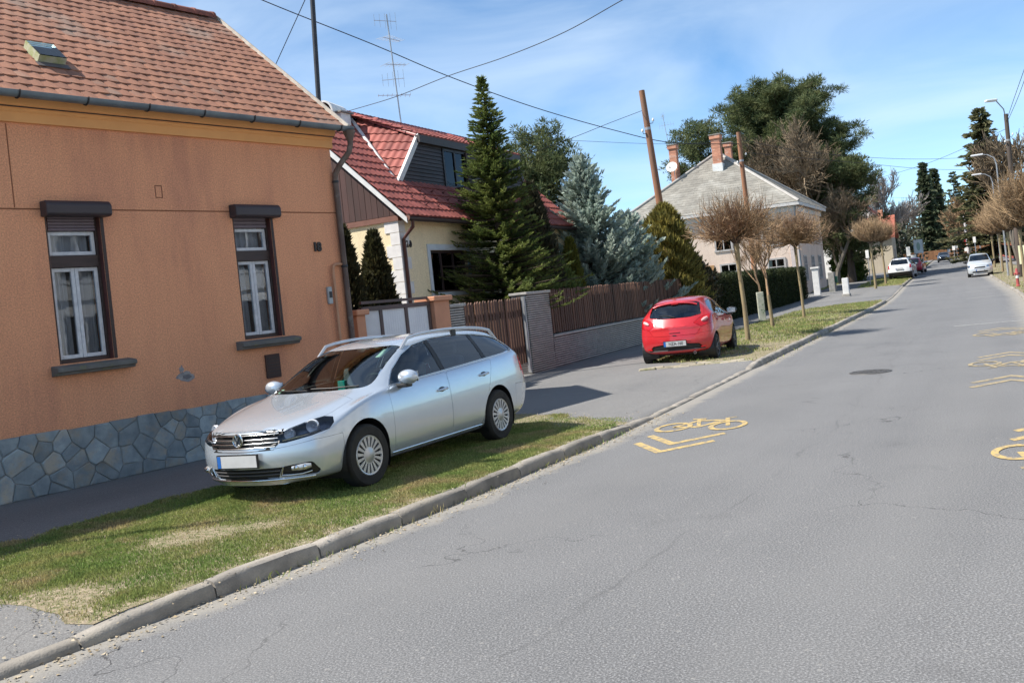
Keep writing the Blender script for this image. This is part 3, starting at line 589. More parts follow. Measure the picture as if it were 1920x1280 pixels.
def tile_mesh():
    W = TW - .004; Lh = .36; pts = []
    edge = [(-W / 2, .03), (-W * .36, .008), (0, 0), (W * .36, .008), (W / 2, .03), (W / 2, Lh), (0, Lh), (-W / 2, Lh)]
    V = [(x, y, .006 * (1 - (2 * x / W) ** 2)) for x, y in edge] + [(x, y, .006 * (1 - (2 * x / W) ** 2) - .017) for x, y in edge]
    F = [(0, 1, 2, 6, 7), (2, 3, 4, 5, 6)] + [(i, i + 8, (i + 1) % 8 + 8, (i + 1) % 8) for i in (0, 1, 2, 3, 4, 7)]
    me = arrmesh('roof_tile', V, F); bm = bmesh.new(); bm.from_mesh(me); bmesh.ops.recalc_face_normals(bm, faces=bm.faces); bm.to_mesh(me); bm.free(); return me
TM = tile_mesh(); TM.materials.append(TILE); cand = []
for c in range(NC):
    x = XR + .10 - TW * (.5 if c % 2 else 1.0) + TW / 2
    while x > XL: cand.append((c, x)); x -= TW
tilt = .062
camL = oh.matrix_basis.inverted() @ Vector((0, 0, CAM_H)); OHM = Matrix.Translation(OH_A) @ Matrix.Rotation(OH_RZ, 4, 'Z'); camL = OHM.inverted() @ Vector((0, 0, CAM_H))
def key(q):
    wp = OHM @ on_roof(q[1], q[0] * GA + .1); a_ = wp.x / wp.y if wp.y > 1 else -9; b_ = (wp.z - CAM_H) / wp.y if wp.y > 1 else 9
    vis = a_ > -.62 and (P0V - FPX * b_ - FPX * a_ * sr) > -60
    return (0 if vis else 1, (wp - Vector((0, 0, CAM_H))).length)
cand.sort(key=key); rest = MB(); bmr = [(Vector(v.co), ) for v in TM.vertices]
for i, (c, x) in enumerate(cand):
    if -.12 < x - 1.40 < .16 and c == 5: continue
    p = on_roof(x + random.uniform(-.006, .006), c * GA + random.uniform(-.006, .006), .022 + random.uniform(-.002, .006)); e = (PITCH - tilt + random.uniform(-.007, .007), random.uniform(-.006, .006), random.uniform(-.012, .012))
    if i < 300: inst('roof_tile', TM, roof, p, e)
    else:
        from mathutils import Euler
        mt = Matrix.Translation(p) @ Euler(e).to_matrix().to_4x4(); rest.add([mt @ v.co for v in TM.vertices], [tuple(f.vertices) for f in TM.polygons])
tag(rest.build('roof_tile_courses', TILE, roof), kind='stuff')
rt = MB(); k = 10; vs = []
prof = [(.125 * math.cos(a), .105 * math.sin(a) - .02) for a in np.linspace(-.25, math.pi + .25, k)]
for xx, s in ((0, 1.0), (.36, 1.0), (.37, 1.1), (.42, 1.12)): vs += [(xx, y * s, z * s) for y, z in prof]
rt.add(vs, [(i * k + j, (i + 1) * k + j, (i + 1) * k + j + 1, i * k + j + 1) for i in range(3) for j in range(k - 1)]); RTM = rt.mesh('ridge_tile', 40); RTM.materials.append(M('ridge_clay', (.24, .085, .06), (.16, .06, .045), scale=4, rough=.85, bump=.2, objrand=.2))
x = XR + .02 - .4
while x > XL: inst('ridge_tile', RTM, roof, (x, ridge.y, ridge.z + .045 + random.uniform(-.005, .005)), (0, random.uniform(-.01, .01), random.uniform(-.015, .015))); x -= .40
mb = MB(); mb.add([on_roof(XR + .085, -.02, .012), on_roof(XR + .145, -.02, .012), on_roof(XR + .145, SLOPE + .02, .012), on_roof(XR + .085, SLOPE + .02, .012)] + [on_roof(XR + .085, -.02, .075), on_roof(XR + .145, -.02, .06), on_roof(XR + .145, SLOPE + .02, .06), on_roof(XR + .085, SLOPE + .02, .075)], [(0, 1, 2, 3), (4, 5, 6, 7), (0, 1, 5, 4), (1, 2, 6, 5), (2, 3, 7, 6), (3, 0, 4, 7)])
mb.build('verge_mortar', M('verge_mortar', (.50, .46, .40), (.36, .33, .29), scale=6, rough=.95, bump=.4), roof)
# half round gutter with brackets, then the swan neck and downpipe at the corner
gut = MB(); k = 9; prof = [(.075 * math.cos(a), .075 * math.sin(a)) for a in np.linspace(math.pi, 2 * math.pi, k)]; prof2 = [(y * .93, z * .93 + .002) for y, z in prof[::-1]]; pr = prof + prof2
gy_, gz_ = EY - .055, EZ + .0
vs = [(x, gy_ + y, gz_ + z) for x in (XL, XR + .16) for y, z in pr]; n = len(pr); gut.add(vs, [(i, (i + 1) % n, n + (i + 1) % n, n + i) for i in range(n)] + [tuple(range(n)), tuple(range(2 * n - 1, n - 1, -1))]); gutter = gut.build('gutter', ZINC, oh, 40)
brm = MB().tube([(0, .083 * math.cos(a), .083 * math.sin(a)) for a in np.linspace(math.pi * .98, 2.06 * math.pi, 9)], .011, 5).mesh('gutter_bracket', 50); brm.materials.append(DARKMETAL)
for i in range(14): inst('gutter_bracket', brm, gutter, (XR - .12 - .86 * i, gy_, gz_))
mb = MB(); px = XR - .02
mb.lathe([(.05, .0), (.10, .13), (.105, .16)], (XR + .10, gy_, gz_ - .22), k=12)
mb.tube([(XR + .10, gy_, gz_ - .10), (XR + .10, gy_, gz_ - .28), (XR + .09, gy_ + .04, gz_ - .40), (XR + .03, gy_ + .22, gz_ - .58), (XR + .0, -.065, gz_ - .72), (XR - .005, -.06, gz_ - .9), (XR - .005, -.06, .12), (XR - .02, -.14, .05)], .048, 10)
mb.build('downpipe', M('downpipe_brown_grey', (.10, .065, .055), (.15, .11, .09), scale=3, rough=.6, metal=.2, spots=(4, .55, .7, (.22, .2, .18))), oh, 40)
mb = MB()
for z in (1.0, 2.6, 4.0): mb.lathe([(.05, 0), (.056, .01), (.056, .03), (.05, .04)], (XR - .005, -.06, z), k=12)
mb.build('pipe_clip', DARKMETAL, oh)
# skylight
sk = empty('skylight'); sk.parent = oh; b0 = on_roof(1.40, 4.55 * GA, .0); Mx = Matrix.Translation(b0) @ Matrix.Rotation(PITCH, 4, 'X') @ Matrix.Diagonal((.74, .80, .85, 1))
def loc_mesh(name, mbx, mat, par, mtx):
    o = mbx.build(name, mat, par); o.data.transform(mtx); return o
f = MB(); f.b2((-.25, 0, 0), (-.21, .52, .15)); f.b2((.21, 0, 0), (.25, .52, .15)); f.b2((-.21, 0, 0), (.21, .04, .15)); f.b2((-.21, .48, 0), (.21, .52, .15)); loc_mesh('skylight_frame', f, M('lead_moss', (.40, .39, .30), (.24, .27, .10), scale=9, rough=.8, bump=.3), sk, Mx)
loc_mesh('skylight_pane', MB().b2((-.235, .005, .152), (.235, .50, .165)), glass('skylight_glass', (.85, .95, .9), .9, ior=1.5), sk, Mx)
loc_mesh('skylight_lid', MB().b2((-.2, .03, .02), (.2, .49, .03)), M('lid_sky_tone', (.72, .76, .74), rough=.5), sk, Mx)  # pale sheet under the pane; its light colour stands in for reflected sky
loc_mesh('skylight_apron', MB().b2((-.29, -.14, .035), (.29, .0, .045)), M('lead_moss'if 0 else 'lead_flashing', (.12, .10, .10), (.09, .08, .08), rough=.7), sk, Mx)
# house number, gas pipe, meter tag, vent, damaged plaster
def text_mesh(body, size, depth=.01, font_off=0.0):
    cu = bpy.data.curves.new('text', 'FONT'); cu.body = body; cu.size = size; cu.extrude = depth; cu.offset = font_off; cu.align_x = 'CENTER'; cu.align_y = 'CENTER'; o = bpy.data.objects.new('text', cu); COL.objects.link(o)
    dg = bpy.context.evaluated_depsgraph_get(); me = bpy.data.meshes.new_from_object(o.evaluated_get(dg)); bpy.data.objects.remove(o); return me
for ch, dx in (('1', -.045), ('8', .04)):
    me = text_mesh(ch, .20, .012, .008); o = link('house_number_digit', me, M('number_iron', (.03, .022, .02), rough=.5), oh); o.rotation_euler = (R(90), 0, 0); o.scale = (.9, 1, 1); o.location = (5.30 + dx, -.014, 2.95)
mb = MB(); mb.tube([(XR - .05, -.04, 2.66), (5.62, -.05, 2.66), (5.57, -.05, 2.63), (5.55, -.05, 2.56), (5.55, -.05, .12)], .024, 8); mb.build('gas_pipe', M('pipe_paint', (.50, .27, .16), (.46, .24, .14), rough=.5), oh, 40)
mb = MB(); mb.b2((5.40, -.05, 2.02), (5.49, -.002, 2.30)); bev(mb.build('meter_box', M('meter_box_grey', (.42, .45, .46), (.34, .37, .38), rough=.5), oh), .012); MB().b2((5.415, -.056, 2.12), (5.475, -.0505, 2.22)).build('meter_plate', DARKMETAL, oh)
vt = MB(); vt.b2((4.03, -.03, .98), (4.30, -.0035, 1.34)); vo = vt.build('vent_cover', M('vent_brown', (.075, .04, .032), (.055, .03, .026), rough=.7), oh); bev(vo, .006)
mb = MB()
for i in range(6): mb.box((4.165, -.034, 1.03 + .05 * i), (.22, .006, .022))
mb.build('vent_slat', FRAME, vo)
rs = random.Random(3)
for nm, cx, cz, sx, sz, mt, y in (('bare_plaster', 2.66, 1.19, .155, .07, M('bare_plaster', (.36, .34, .33), (.22, .21, .22), scale=14, rough=.95, bump=.5), -.005), ('bare_plaster', 2.60, 1.29, .035, .055, M('bare_plaster', (1, 1, 1)), -.0055), ('bare_core', 2.67, 1.185, .085, .035, M('bare_core', (.14, .13, .14), (.2, .19, .2), scale=20, rough=.95, bump=.5), -.0075)):
    V = [(cx + sx * math.cos(a) * rs.uniform(.6, 1.15), y + rs.uniform(-.001, .001), cz + sz * math.sin(a) * rs.uniform(.55, 1.2)) for a in np.linspace(0, 2 * math.pi, 23)[:-1]]
    MB().add(V + [(v[0], 0.002, v[2]) for v in V], [tuple(range(22))] + [(i, (i + 1) % 22, 22 + (i + 1) % 22, 22 + i) for i in range(22)]).build(nm, mt, oh)

# tall thin mast behind the orange house
q = Vector((-4.35, 21.5, 0)); top = at(582, -60, 21.5); bot = at(600, 230, 21.5)
mb = MB(); mb.tube([(bot + (bot - top) * 1.2), top], .055, 10); o = mb.build('antenna_mast', DARKMETAL, None, 40); tag(o, 'tall thin dark steel mast rising behind the orange house roof', 'mast')

# ------------------------------------------------------------------ yellow house, number 20, in the frame of the fence line (x along the street, y into the plot)
FO = Vector((.46, 22.85, .09)); FRZ = math.atan2(.896, .444)
FM = Matrix.Translation(FO) @ Matrix.Rotation(FRZ, 4, 'Z')
yh = empty('yellow_house', FO, FRZ, 'yellow house with red pantile roof, dark timber dormer and white quoins', 'house')
YEL_W = plaster('yellow_render', (.78, .65, .43), (.72, .60, .39), (.82, .69, .46))
REDT = M('roof_tile_red', (.29, .085, .066), (.22, .062, .052), scale=2, rough=.72, island=.22, objrand=.12, bump=.1, spots=(1.2, .58, .8, (.17, .06, .05)))
BROWNW = M('stained_board', (.075, .035, .03), (.05, .026, .022), scale=3, rough=.7, stretch=(1, 1, .2), objrand=.18)
DARKW = M('dormer_board', (.055, .045, .045), (.038, .032, .033), scale=3, rough=.6, objrand=.15)
Y0, YD, X0, X1 = 2.6, 8.9, -1.21, 9.3; WZ = 4.0
mb = MB(); op = (.12, 2.05, 2.2, 3.28)
mb.b2((X0, Y0, 0), (op[0], Y0 + .3, WZ)); mb.b2((op[1], Y0, 0), (X1, Y0 + .3, WZ)); mb.b2((op[0], Y0, 0), (op[1], Y0 + .3, op[2])); mb.b2((op[0], Y0, op[3]), (op[1], Y0 + .3, WZ))
mb.b2((X0, Y0 + .3, 0), (X0 + .3, YD, WZ)); mb.b2((X1 - .3, Y0 + .3, 0), (X1, YD, WZ)); mb.b2((X0 + .3, YD - .3, 0), (X1 - .3, YD, WZ)); mb.build('wall', YEL_W, yh)
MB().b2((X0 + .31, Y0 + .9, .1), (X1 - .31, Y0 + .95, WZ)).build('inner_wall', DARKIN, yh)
RY, RZ = 5.75, 7.42; e0 = (2.22, 4.02); psl = math.atan2(RZ - e0[1], RY - e0[0]); cpy, spy = math.cos(psl), math.sin(psl); SL = math.hypot(RZ - e0[1], RY - e0[0])
mb = MB(); mb.prism([e0, (RY, RZ), (2 * RY - e0[0], e0[1]), (2 * RY - e0[0], e0[1] - .1), (RY, RZ - .13), (e0[0], e0[1] - .07)], X1 - X0 + .55, 'x', X0 - .22); yroof = mb.build('roof', BROWNW, yh)
# gable boards one by one
gz0 = WZ + .12; n_b = 19; bw = (RY - Y0) * 2 / 38
for i in range(n_b * 2):
    y = Y0 + .02 + bw * i; h0 = RZ - .16 - abs(y + bw / 2 - RY) * math.tan(psl) - .06
    if h0 > gz0 + .05:
        hA = RZ - .16 - abs(y - RY) * math.tan(psl) - .05; hB = RZ - .16 - abs(y + bw * .94 - RY) * math.tan(psl) - .05
        MB().prism([(y, gz0), (y + bw * .94, gz0), (y + bw * .94, max(gz0 + .01, hB)), (y, max(gz0 + .01, hA))], -.03 - .004 * (i % 2), 'x', X0 - .002).build('gable_board', BROWNW, yh)
MB().b2((X0 - .05, Y0 - .05, WZ - .02), (X0 + .1, YD + .05, WZ + .11)).build('gable_ledge', M('ledge_red_brown', (.20, .09, .065), rough=.7), yh)
# barge boards (white) on both ends
for x in (X0 - .235, X1 + .33):
    mb = MB(); d = .17
    mb.add([(x, e0[0] - .05, e0[1] - .02), (x, RY, RZ + .04), (x, RY, RZ + .04 - d), (x, e0[0] - .05, e0[1] - .02 - d * .8), (x - .03, e0[0] - .05, e0[1] - .02), (x - .03, RY, RZ + .04), (x - .03, RY, RZ + .04 - d), (x - .03, e0[0] - .05, e0[1] - .02 - d * .8)], [(0, 1, 2, 3), (4, 5, 6, 7), (0, 1, 5, 4), (3, 2, 6, 7), (0, 3, 7, 4), (1, 2, 6, 5)]); mb.build('barge_board', WHITE, yroof)
# quoin blocks
QU = M('quoin_white', (.70, .68, .66), (.60, .58, .57), scale=5, rough=.8, bump=.15)
for i in range(13):
    w, w2 = (.40, .24) if i % 2 else (.26, .38); z = .15 + i * .297
    q = MB(); q.b2((X0 - .022, Y0 - .022, z), (X0 + w, Y0 - .002, z + .285)); q.b2((X0 - .022, Y0 - .002, z), (X0 - .002, Y0 + w2, z + .285)); q.build('quoin', QU, yh)
# window with white surround, number, gutter, downpipe
w = empty('window'); w.parent = yh
mb = MB(); a, b, c, d = op
mb.b2((a - .13, Y0 - .03, c - .1), (a, Y0 - .001, d + .15)); mb.b2((b, Y0 - .03, c - .1), (b + .13, Y0 - .001, d + .15)); mb.b2((a, Y0 - .03, d), (b, Y0 - .001, d + .15)); mb.b2((a, Y0 - .06, c - .1), (b, Y0 - .001, c)); mb.build('surround', M('surround_blue_white', (.55, .60, .64), (.47, .52, .57), rough=.7), w)
mb = MB(); y = Y0 + .08
for x in (a, (a * 2 + b) / 3, (a + 2 * b) / 3, b - .06): mb.b2((x, y, c), (x + .06, y + .06, d))
mb.b2((a, y, c), (b, y + .055, c + .06)); mb.b2((a, y, d - .06), (b, y + .055, d)); mb.build('window_frame', FRAME, w)
MB().b2((a + .01, y + .025, c + .01), (b - .01, y + .03, d - .01)).build('pane', PANE, w)
LACE = M('lace_curtain', (.5, .5, .5), (.2, .19, .2), scale=7, rough=.9, stretch=(1, 1, 2.5), transl=.2)
for k in range(5): MB().b2((a + .2 + k * .38, y + .15, c + .12), (a + .29 + k * .38, y + .16, d - .1)).build('curtain', LACE, w)
for ch, dx in (('2', -.07), ('0', .08)):
    me = text_mesh(ch, .22, .012, .008); o = link('house_number_digit', me, M('number_iron', (.03, .022, .02)), yh); o.rotation_euler = (R(90), 0, 0); o.location = (X0 + .36 + dx, Y0 - .014, 3.42)
mb = MB(); gyy, gzz = e0[0] - .05, e0[1] - .03
vs = [(x, gyy + y, gzz + z) for x in (X0 - .24, X1 + .3) for y, z in pr]; mb.add(vs, [(i, (i + 1) % n_, n_ + (i + 1) % n_, n_ + i) for n_ in (len(pr),) for i in range(n_)] + [tuple(range(len(pr))), tuple(range(2 * len(pr) - 1, len(pr) - 1, -1))]); mb.build('gutter', M('gutter_dark', (.05, .035, .035), (.04, .03, .03), rough=.5), yh, 40)
mb = MB(); mb.lathe([(.085, -.01), (.085, .01)], (X0 - .25, gyy, gzz), 'x', 14); mb.add([(X0 - .25, gyy + .085 * math.cos(t), gzz + .085 * math.sin(t)) for t in np.linspace(0, 6.283, 15)[:-1]], [tuple(range(14))]); mb.build('gutter_end', M('ledge_red_brown', (1, 1, 1)), yh)
mb = MB(); mb.tube([(X0 - .02, gyy, gzz - .05), (X0 - .0, gyy + .02, gzz - .2), (X0 + .08, Y0 - .07, gzz - .45), (X0 + .08, Y0 - .07, .1)], .045, 10); mb.build('downpipe', M('downpipe_red_brown', (.11, .045, .035), (.085, .035, .03), rough=.5), yh, 40)
# red pantiles: real rolls, course over course
def pan(W, Lh, k=6):
    V = []; 
    for y, lift in ((0, .030), (Lh, 0.0)):
        for j in range(k + 1): u = j / k; V.append((W * u, y, lift + .026 * (math.sin(u * 2 * math.pi - .6) * .5 + .5)))
    V += [(W * j / k, 0, -.005) for j in range(k + 1)]
    F = [(j, j + 1, k + 2 + j, k + 1 + j) for j in range(k)] + [(2 * k + 2 + j, 2 * k + 3 + j, j + 1, j) for j in range(k)]
    return V, F
def tile_field(parent, origin, ux, uy, inside, W, Gg, name='roof_tile_field'):
    V0, F0 = pan(W, Gg * 1.12); uz = ux.cross(uy); V = []; F = []
    for i in range(-2, 60):
        for c in range(-1, 26):
            ctr = (i + .5) * W, (c + .5) * Gg
            if not inside(*ctr): continue
            o_ = len(V); jz = random.uniform(0, .006)
            V += [origin + ux * (i * W + v[0]) + uy * (c * Gg + v[1]) + uz * (v[2] + jz) for v in V0]; F += [tuple(x + o_ for x in f) for f in F0]
    me = arrmesh(name, V, F); smooth(me, 50); o = link(name, me, REDT, parent); return tag(o, kind='stuff')
DXL0, DXL1, DXR0, DXR1, DY, DZ0, DZ1 = .18, 1.50, 8.15, 7.35, 3.38, 5.03, 6.42
slope_at = lambda z: (z - e0[1]) / spy
dS0 = slope_at(e0[1] + (DY - e0[0]) * math.tan(psl))
def main_in(x, d):
    X = x + X0 - .2
    if not (X0 - .2 < X < X1 + .3 and 0 <= d < SL - .02): return False
    if d > dS0:
        f = (d - dS0) / (SL - dS0); xl = DXL0 + (1.75 - DXL0) * f; xr = DXR0 - (DXR0 - 7.2) * f
        if xl < X < xr: return False
    return True
tile_field(yroof, Vector((X0 - .2, e0[0], e0[1] + .03)), Vector((1, 0, 0)), Vector((0, cpy, spy)), main_in, .205, .335)
tile_field(yroof, Vector((X1 + .3, 2 * RY - e0[0], e0[1] + .03)), Vector((-1, 0, 0)), Vector((0, -cpy, spy)), lambda x, d: x < X1 - X0 + .5 and 0 <= d < SL - .02, .205, .335)
# trapezoid dormer
P = lambda x, y, z: Vector((x, y, z))
dm = empty('dormer'); dm.parent = yh
BL, TL, BR, TR = P(DXL0, DY, DZ0), P(DXL1, DY, DZ1), P(DXR0, DY, DZ0), P(DXR1, DY, DZ1); RL, RR = P(1.75, RY - .02, RZ + .05), P(7.2, RY - .02, RZ + .05)
MB().add([BL, TL, TR, BR, P(1.75, RY, RZ - .1), P(7.2, RY, RZ - .1)], [(0, 1, 2, 3), (0, 4, 1), (3, 2, 5), (1, 4, 5, 2), (0, 3, 5, 4)]).build('dormer_core', DARKW, dm)
# siding boards
k = 12; hb = (DZ1 - DZ0 - .16) / k
for i in range(k):
    z0_, z1_ = DZ0 + .02 + i * hb, DZ0 + .02 + (i + .93) * hb
    fx = lambda z: (DXL0 + (DXL1 - DXL0) * (z - DZ0) / (DZ1 - DZ0) + .03, DXR0 + (DXR1 - DXR0) * (z - DZ0) / (DZ1 - DZ0) - .03)
    (a0_, b0_), (a1_, b1_) = fx(z0_), fx(z1_)
    for (l0, r0, l1, r1) in ((a0_, 2.62, a1_, 2.62), (3.98, 5.15, 3.98, 5.15), (6.4, b0_, 6.4, b1_)):
        q = MB(); q.add([(l0, DY - .03, z0_), (r0, DY - .03, z0_), (r1, DY - .012, z1_), (l1, DY - .012, z1_), (l0, DY - .001, z0_), (r0, DY - .001, z0_), (r1, DY - .001, z1_), (l1, DY - .001, z1_)], [(0, 1, 2, 3), (0, 1, 5, 4), (3, 2, 6, 7), (1, 2, 6, 5), (0, 3, 7, 4)]); q.build('siding_board', DARKW, dm)
MB().b2((DXL1 - .18, DY - .14, DZ1 - .17), (DXR1 + .18, DY - .002, DZ1 + .03)).build('dormer_eave_board', M('eave_board_grey', (.07, .062, .06), (.055, .05, .05), rough=.6), dm)
for x in (2.64, 5.17):
    dw = MB()
    for a_ in (x, x + .63, x + 1.24): dw.b2((a_, DY - .05, DZ0 + .16), (a_ + .07, DY + .02, DZ1 - .2))
    dw.b2((x, DY - .05, DZ0 + .1), (x + 1.31, DY + .02, DZ0 + .17)); dw.b2((x, DY - .05, DZ1 - .26), (x + 1.31, DY + .02, DZ1 - .19)); f_ = dw.build('dormer_window', M('dormer_window_frame', (.03, .028, .03), rough=.5), dm)
    MB().b2((x + .07, DY - .02, DZ0 + .17), (x + 1.24, DY - .01, DZ1 - .26)).build('pane', glass('dormer_pane', (.4, .42, .45), .35, ior=1.28), f_)
sh = MB(); sh.b2((3.90, DY - .10, DZ0 + .08), (3.96, DY - .03, DZ1 - .22)); sh.b2((3.05, DY - .40, DZ0 - .02), (6.6, DY - .10, DZ0 + .10)); sh.build('window_box', BROWNW, dm)
def barge(a_, b_, wd, mat, name, par, th=.05):
    d_ = (b_ - a_).normalized(); nn = Vector((0, -1, 0)); u_ = d_.cross(nn).normalized()
    c4 = [a_ - u_ * wd / 2, a_ + u_ * wd / 2, b_ + u_ * wd / 2, b_ - u_ * wd / 2]; V = [p + Vector((0, -th, 0)) for p in c4] + [p + Vector((0, .03, 0)) for p in c4]
    MB().add(V, [(0, 1, 2, 3), (4, 5, 6, 7), (0, 1, 5, 4), (1, 2, 6, 5), (2, 3, 7, 6), (3, 0, 4, 7)]).build(name, mat, par)
barge(BL + P(-.02, 0, -.02), TL + P(.0, 0, .06), .15, WHITE, 'dormer_barge_board', dm); barge(BR + P(.02, 0, -.02), TR + P(0, 0, .06), .15, FRAME, 'dormer_barge_board', dm)
# cheek: tiles run up the slope between valley and hip
up_ = (TL - BL).normalized(); ac = (RL - TL); ac = (ac - up_ * ac.dot(up_)).normalized()
tl2 = lambda p: ((p - BL).dot(ac), (p - BL).dot(up_)); A_, B_, C_ = tl2(BL), tl2(TL), tl2(RL); C2 = tl2(P(1.62, RY, RZ - .05))
def tri_in(x, y):
    pts = [A_, B_, C_]; s = [(pts[(i + 1) % 3][0] - pts[i][0]) * (y - pts[i][1]) - (pts[(i + 1) % 3][1] - pts[i][1]) * (x - pts[i][0]) for i in range(3)]; return all(v > -.04 for v in s) or all(v < .04 for v in s)
nrm = up_.cross(ac); sgn = 1 if nrm.x < 0 else -1
LRED = M('roof_tile_red', (1, 1, 1))
def cheek_field():
    V0, F0 = pan(.205, .335 * 1.12); V = []; F = []; uz = nrm * sgn
    for i in range(-1, 26):
        for c in range(-1, 14):
            if not tri_in((i + .5) * .205, (c + .5) * .335): continue
            o_ = len(V); V += [BL + ac * (i * .205 + v[0]) + up_ * (c * .335 + v[1]) + uz * (v[2] + .01) for v in V0]; F += [tuple(x + o_ for x in f) for f in F0]
    me = arrmesh('dormer_tile_field', V, F); smooth(me, 50); return tag(link('dormer_tile_field', me, REDT, dm), kind='stuff')
cheek_field()
MB().tube([BL + P(-.06, -.05, .04), (BL + RL) / 2 + P(-.06, 0, .09), RL + P(-.05, 0, .06)], .055, 6).build('valley_flashing', M('flashing_pale', (.62, .58, .56), (.5, .47, .45), rough=.7), dm)
# dormer roof slab with tiles, ridge and hip tiles
vv = (RL - TL); uy_ = Vector((0, RY - DY + .12, RZ + .05 - DZ1)).normalized(); slen = math.hypot(RY - DY + .12, RZ + .05 - DZ1)
tile_field(dm, Vector((DXL1 - .1, DY - .14, DZ1 + .03)), Vector((1, 0, 0)), uy_, lambda x, d: 0 <= d < slen and .0 < x < DXR1 - DXL1 + .2, .205, .335, 'dormer_top_tile_field')
YR = MB(); k = 9; prof = [(.13 * math.cos(a), .10 * math.sin(a) - .02) for a in np.linspace(-.2, math.pi + .2, k)]; vs = []
for xx, s in ((0, 1.0), (.34, .95), (.35, 1.08), (.40, 1.1)): vs += [(xx, y * s, z * s) for y, z in prof]
YR.add(vs, [(i * k + j, (i + 1) * k + j, (i + 1) * k + j + 1, i * k + j + 1) for i in range(3) for j in range(k - 1)]); YRM = YR.mesh('ridge_tile', 40); YRM.materials.append(M('ridge_red', (.30, .075, .06), (.24, .06, .055), rough=.4, objrand=.2))
x = X0 - .2
while x < X1 + .2: inst('ridge_tile', YRM, yroof, (x, RY, RZ + .10)); x += .385
n_h = 7; 
for (A1, B1) in ((TL, RL), (TR, RR)):
    for i in range(n_h):
        p = A1.lerp(B1, i / n_h); d_ = (B1 - A1).normalized(); o = inst('hip_tile', YRM, dm, p + Vector((0, 0, .05))); o.rotation_euler = d_.to_track_quat('X', 'Z').to_euler(); o.scale = (1.0, 1.0, 1.0)
# snow guards near the eave
gd = MB().prism([(0, 0), (.05, 0), (.0, .07)], .05, 'x', 0).mesh('snow_guard'); gd.materials.append(M('guard_dark', (.12, .04, .04), rough=.6))
for r_, (a_, d_) in enumerate(((1.0, .75), (.65, 1.1), (1.25, .42))):
    for i in range(9): inst('snow_guard', gd, yroof, (X0 + a_ + i * .6, e0[0] + d_ * cpy, e0[1] + d_ * spy + .08), (psl, 0, 0))
# rendered chimney with half barrel cap
ch = empty('chimney'); ch.parent = yroof; cx = 1.02; ch.location = (0, 0, -.40)
MB().b2((cx - .22, RY - .45, RZ - .4), (cx + .22, RY + .5, RZ + .34)).build('chimney_shaft', M('chimney_white', (.78, .77, .74), (.66, .65, .62), scale=5, rough=.9, bump=.2), ch)
q = MB(); k = 12; arc = [(.27 * math.cos(a), .33 * math.sin(a)) for a in np.linspace(0, math.pi, k)]; arc2 = [(.22 * math.cos(a), .28 * math.sin(a)) for a in np.linspace(math.pi, 0, k)]
pr2 = arc + arc2; n = len(pr2); vs = [(cx + x_, RY - .48 + yy, RZ + .36 + z_) for yy in (0, 1.0) for x_, z_ in pr2]; q.add(vs, [(i, (i + 1) % n, n + (i + 1) % n, n + i) for i in range(n)] + [(i, i + 1, n - 2 - i, n - 1 - i) for i in range(k - 1)] + [(n + i, n + i + 1, n + n - 2 - i, n + n - 1 - i) for i in range(k - 1)])
o = q.build('chimney_cap', M('chimney_white', (1, 1, 1)), ch); o.data.transform(Matrix.Translation((cx, RY, 0)) @ Matrix.Rotation(R(-80), 4, 'Z') @ Matrix.Translation((-cx, -RY, 0)))
MB().b2((cx - .3, RY - .52, RZ + .335), (cx + .3, RY + .54, RZ + .375)).build('chimney_slab', CONCRETE, ch)
def aerial(name, base, h, label, lean=0.0, elements=()):
    r = empty(name, base, 0, label, 'antenna'); MB().tube([(0, 0, -.6), (lean * h, 0, h)], .022, 7).build('mast', GALV, r, 40)
    for (z, L_, az, n_e, vert) in elements:
        d = Vector((math.cos(az), math.sin(az), .05)); s_ = Vector((0, 0, 1)) if vert else Vector((-math.sin(az), math.cos(az), 0)); mb = MB(); o_ = Vector((lean * z, 0, z)); mb.tube([o_ - d * L_ * .4, o_ + d * L_ * .6], .009, 5)
        for i in range(n_e): p = o_ + d * L_ * (-.38 + .96 * i / max(1, n_e - 1)); e_ = .16 + .12 * (1 - i / n_e); mb.tube([p - s_ * e_, p + s_ * e_], .006, 4)
        mb.build('aerial_boom', GALV, r)
    return r
p = FM @ Vector((4.6, RY, RZ + .05)); aerial('tv_antenna', p, 3.5, 'tall thin TV antenna mast on the red tiled roof ridge', -.03, ((3.3, .7, R(200), 5, True), (2.75, .9, R(60), 7, False), (1.95, .8, R(40), 6, False), (1.5, .7, R(170), 5, True), (1.0, 1.0, R(190), 8, False)))

# ------------------------------------------------------------------ gate of the orange house, clinker fence, picket gate and picket fence
OG = M('gate_pillar_orange', (.58, .28, .17), (.52, .25, .15), scale=3, rough=.9, bump=.3, bscale=70)
PANEL = M('gate_panel_grey', (.74, .74, .76), (.66, .66, .69), scale=1.5, rough=.55)
GBAR = M('gate_bar_brown', (.10, .06, .055), (.075, .05, .045), rough=.55)
def in_fence(name, label, cat, group=None): return empty(name, FO, FRZ, label, cat, group)
for (a, b, lab) in ((-6.98, -6.72, 'left orange rendered gate pillar beside the downpipe'), (-4.34, -3.74, 'right orange rendered gate pillar, the wider of the pair')):
    r = in_fence('gate_pillar', lab, 'gate pillar', 'orange gate pillars'); zt = 1.80 if a < -5 else 1.93
    bev(MB().b2((a, -.02, 0), (b, .34, zt)).build('shaft', OG, r), .012); bev(MB().b2((a - .06, -.08, zt), (b + .06, .40, zt + .10)).build('cap', OG, r), .02)
g = in_fence('metal_gate', 'metal yard gate with three pale grey sheet panels in a brown frame', 'gate')
xs_ = [-6.66, -6.10, -5.24, -4.40]
mb = MB()
for x in xs_: mb.b2((x - .045, .06, .08), (x + .045, .14, 1.93))
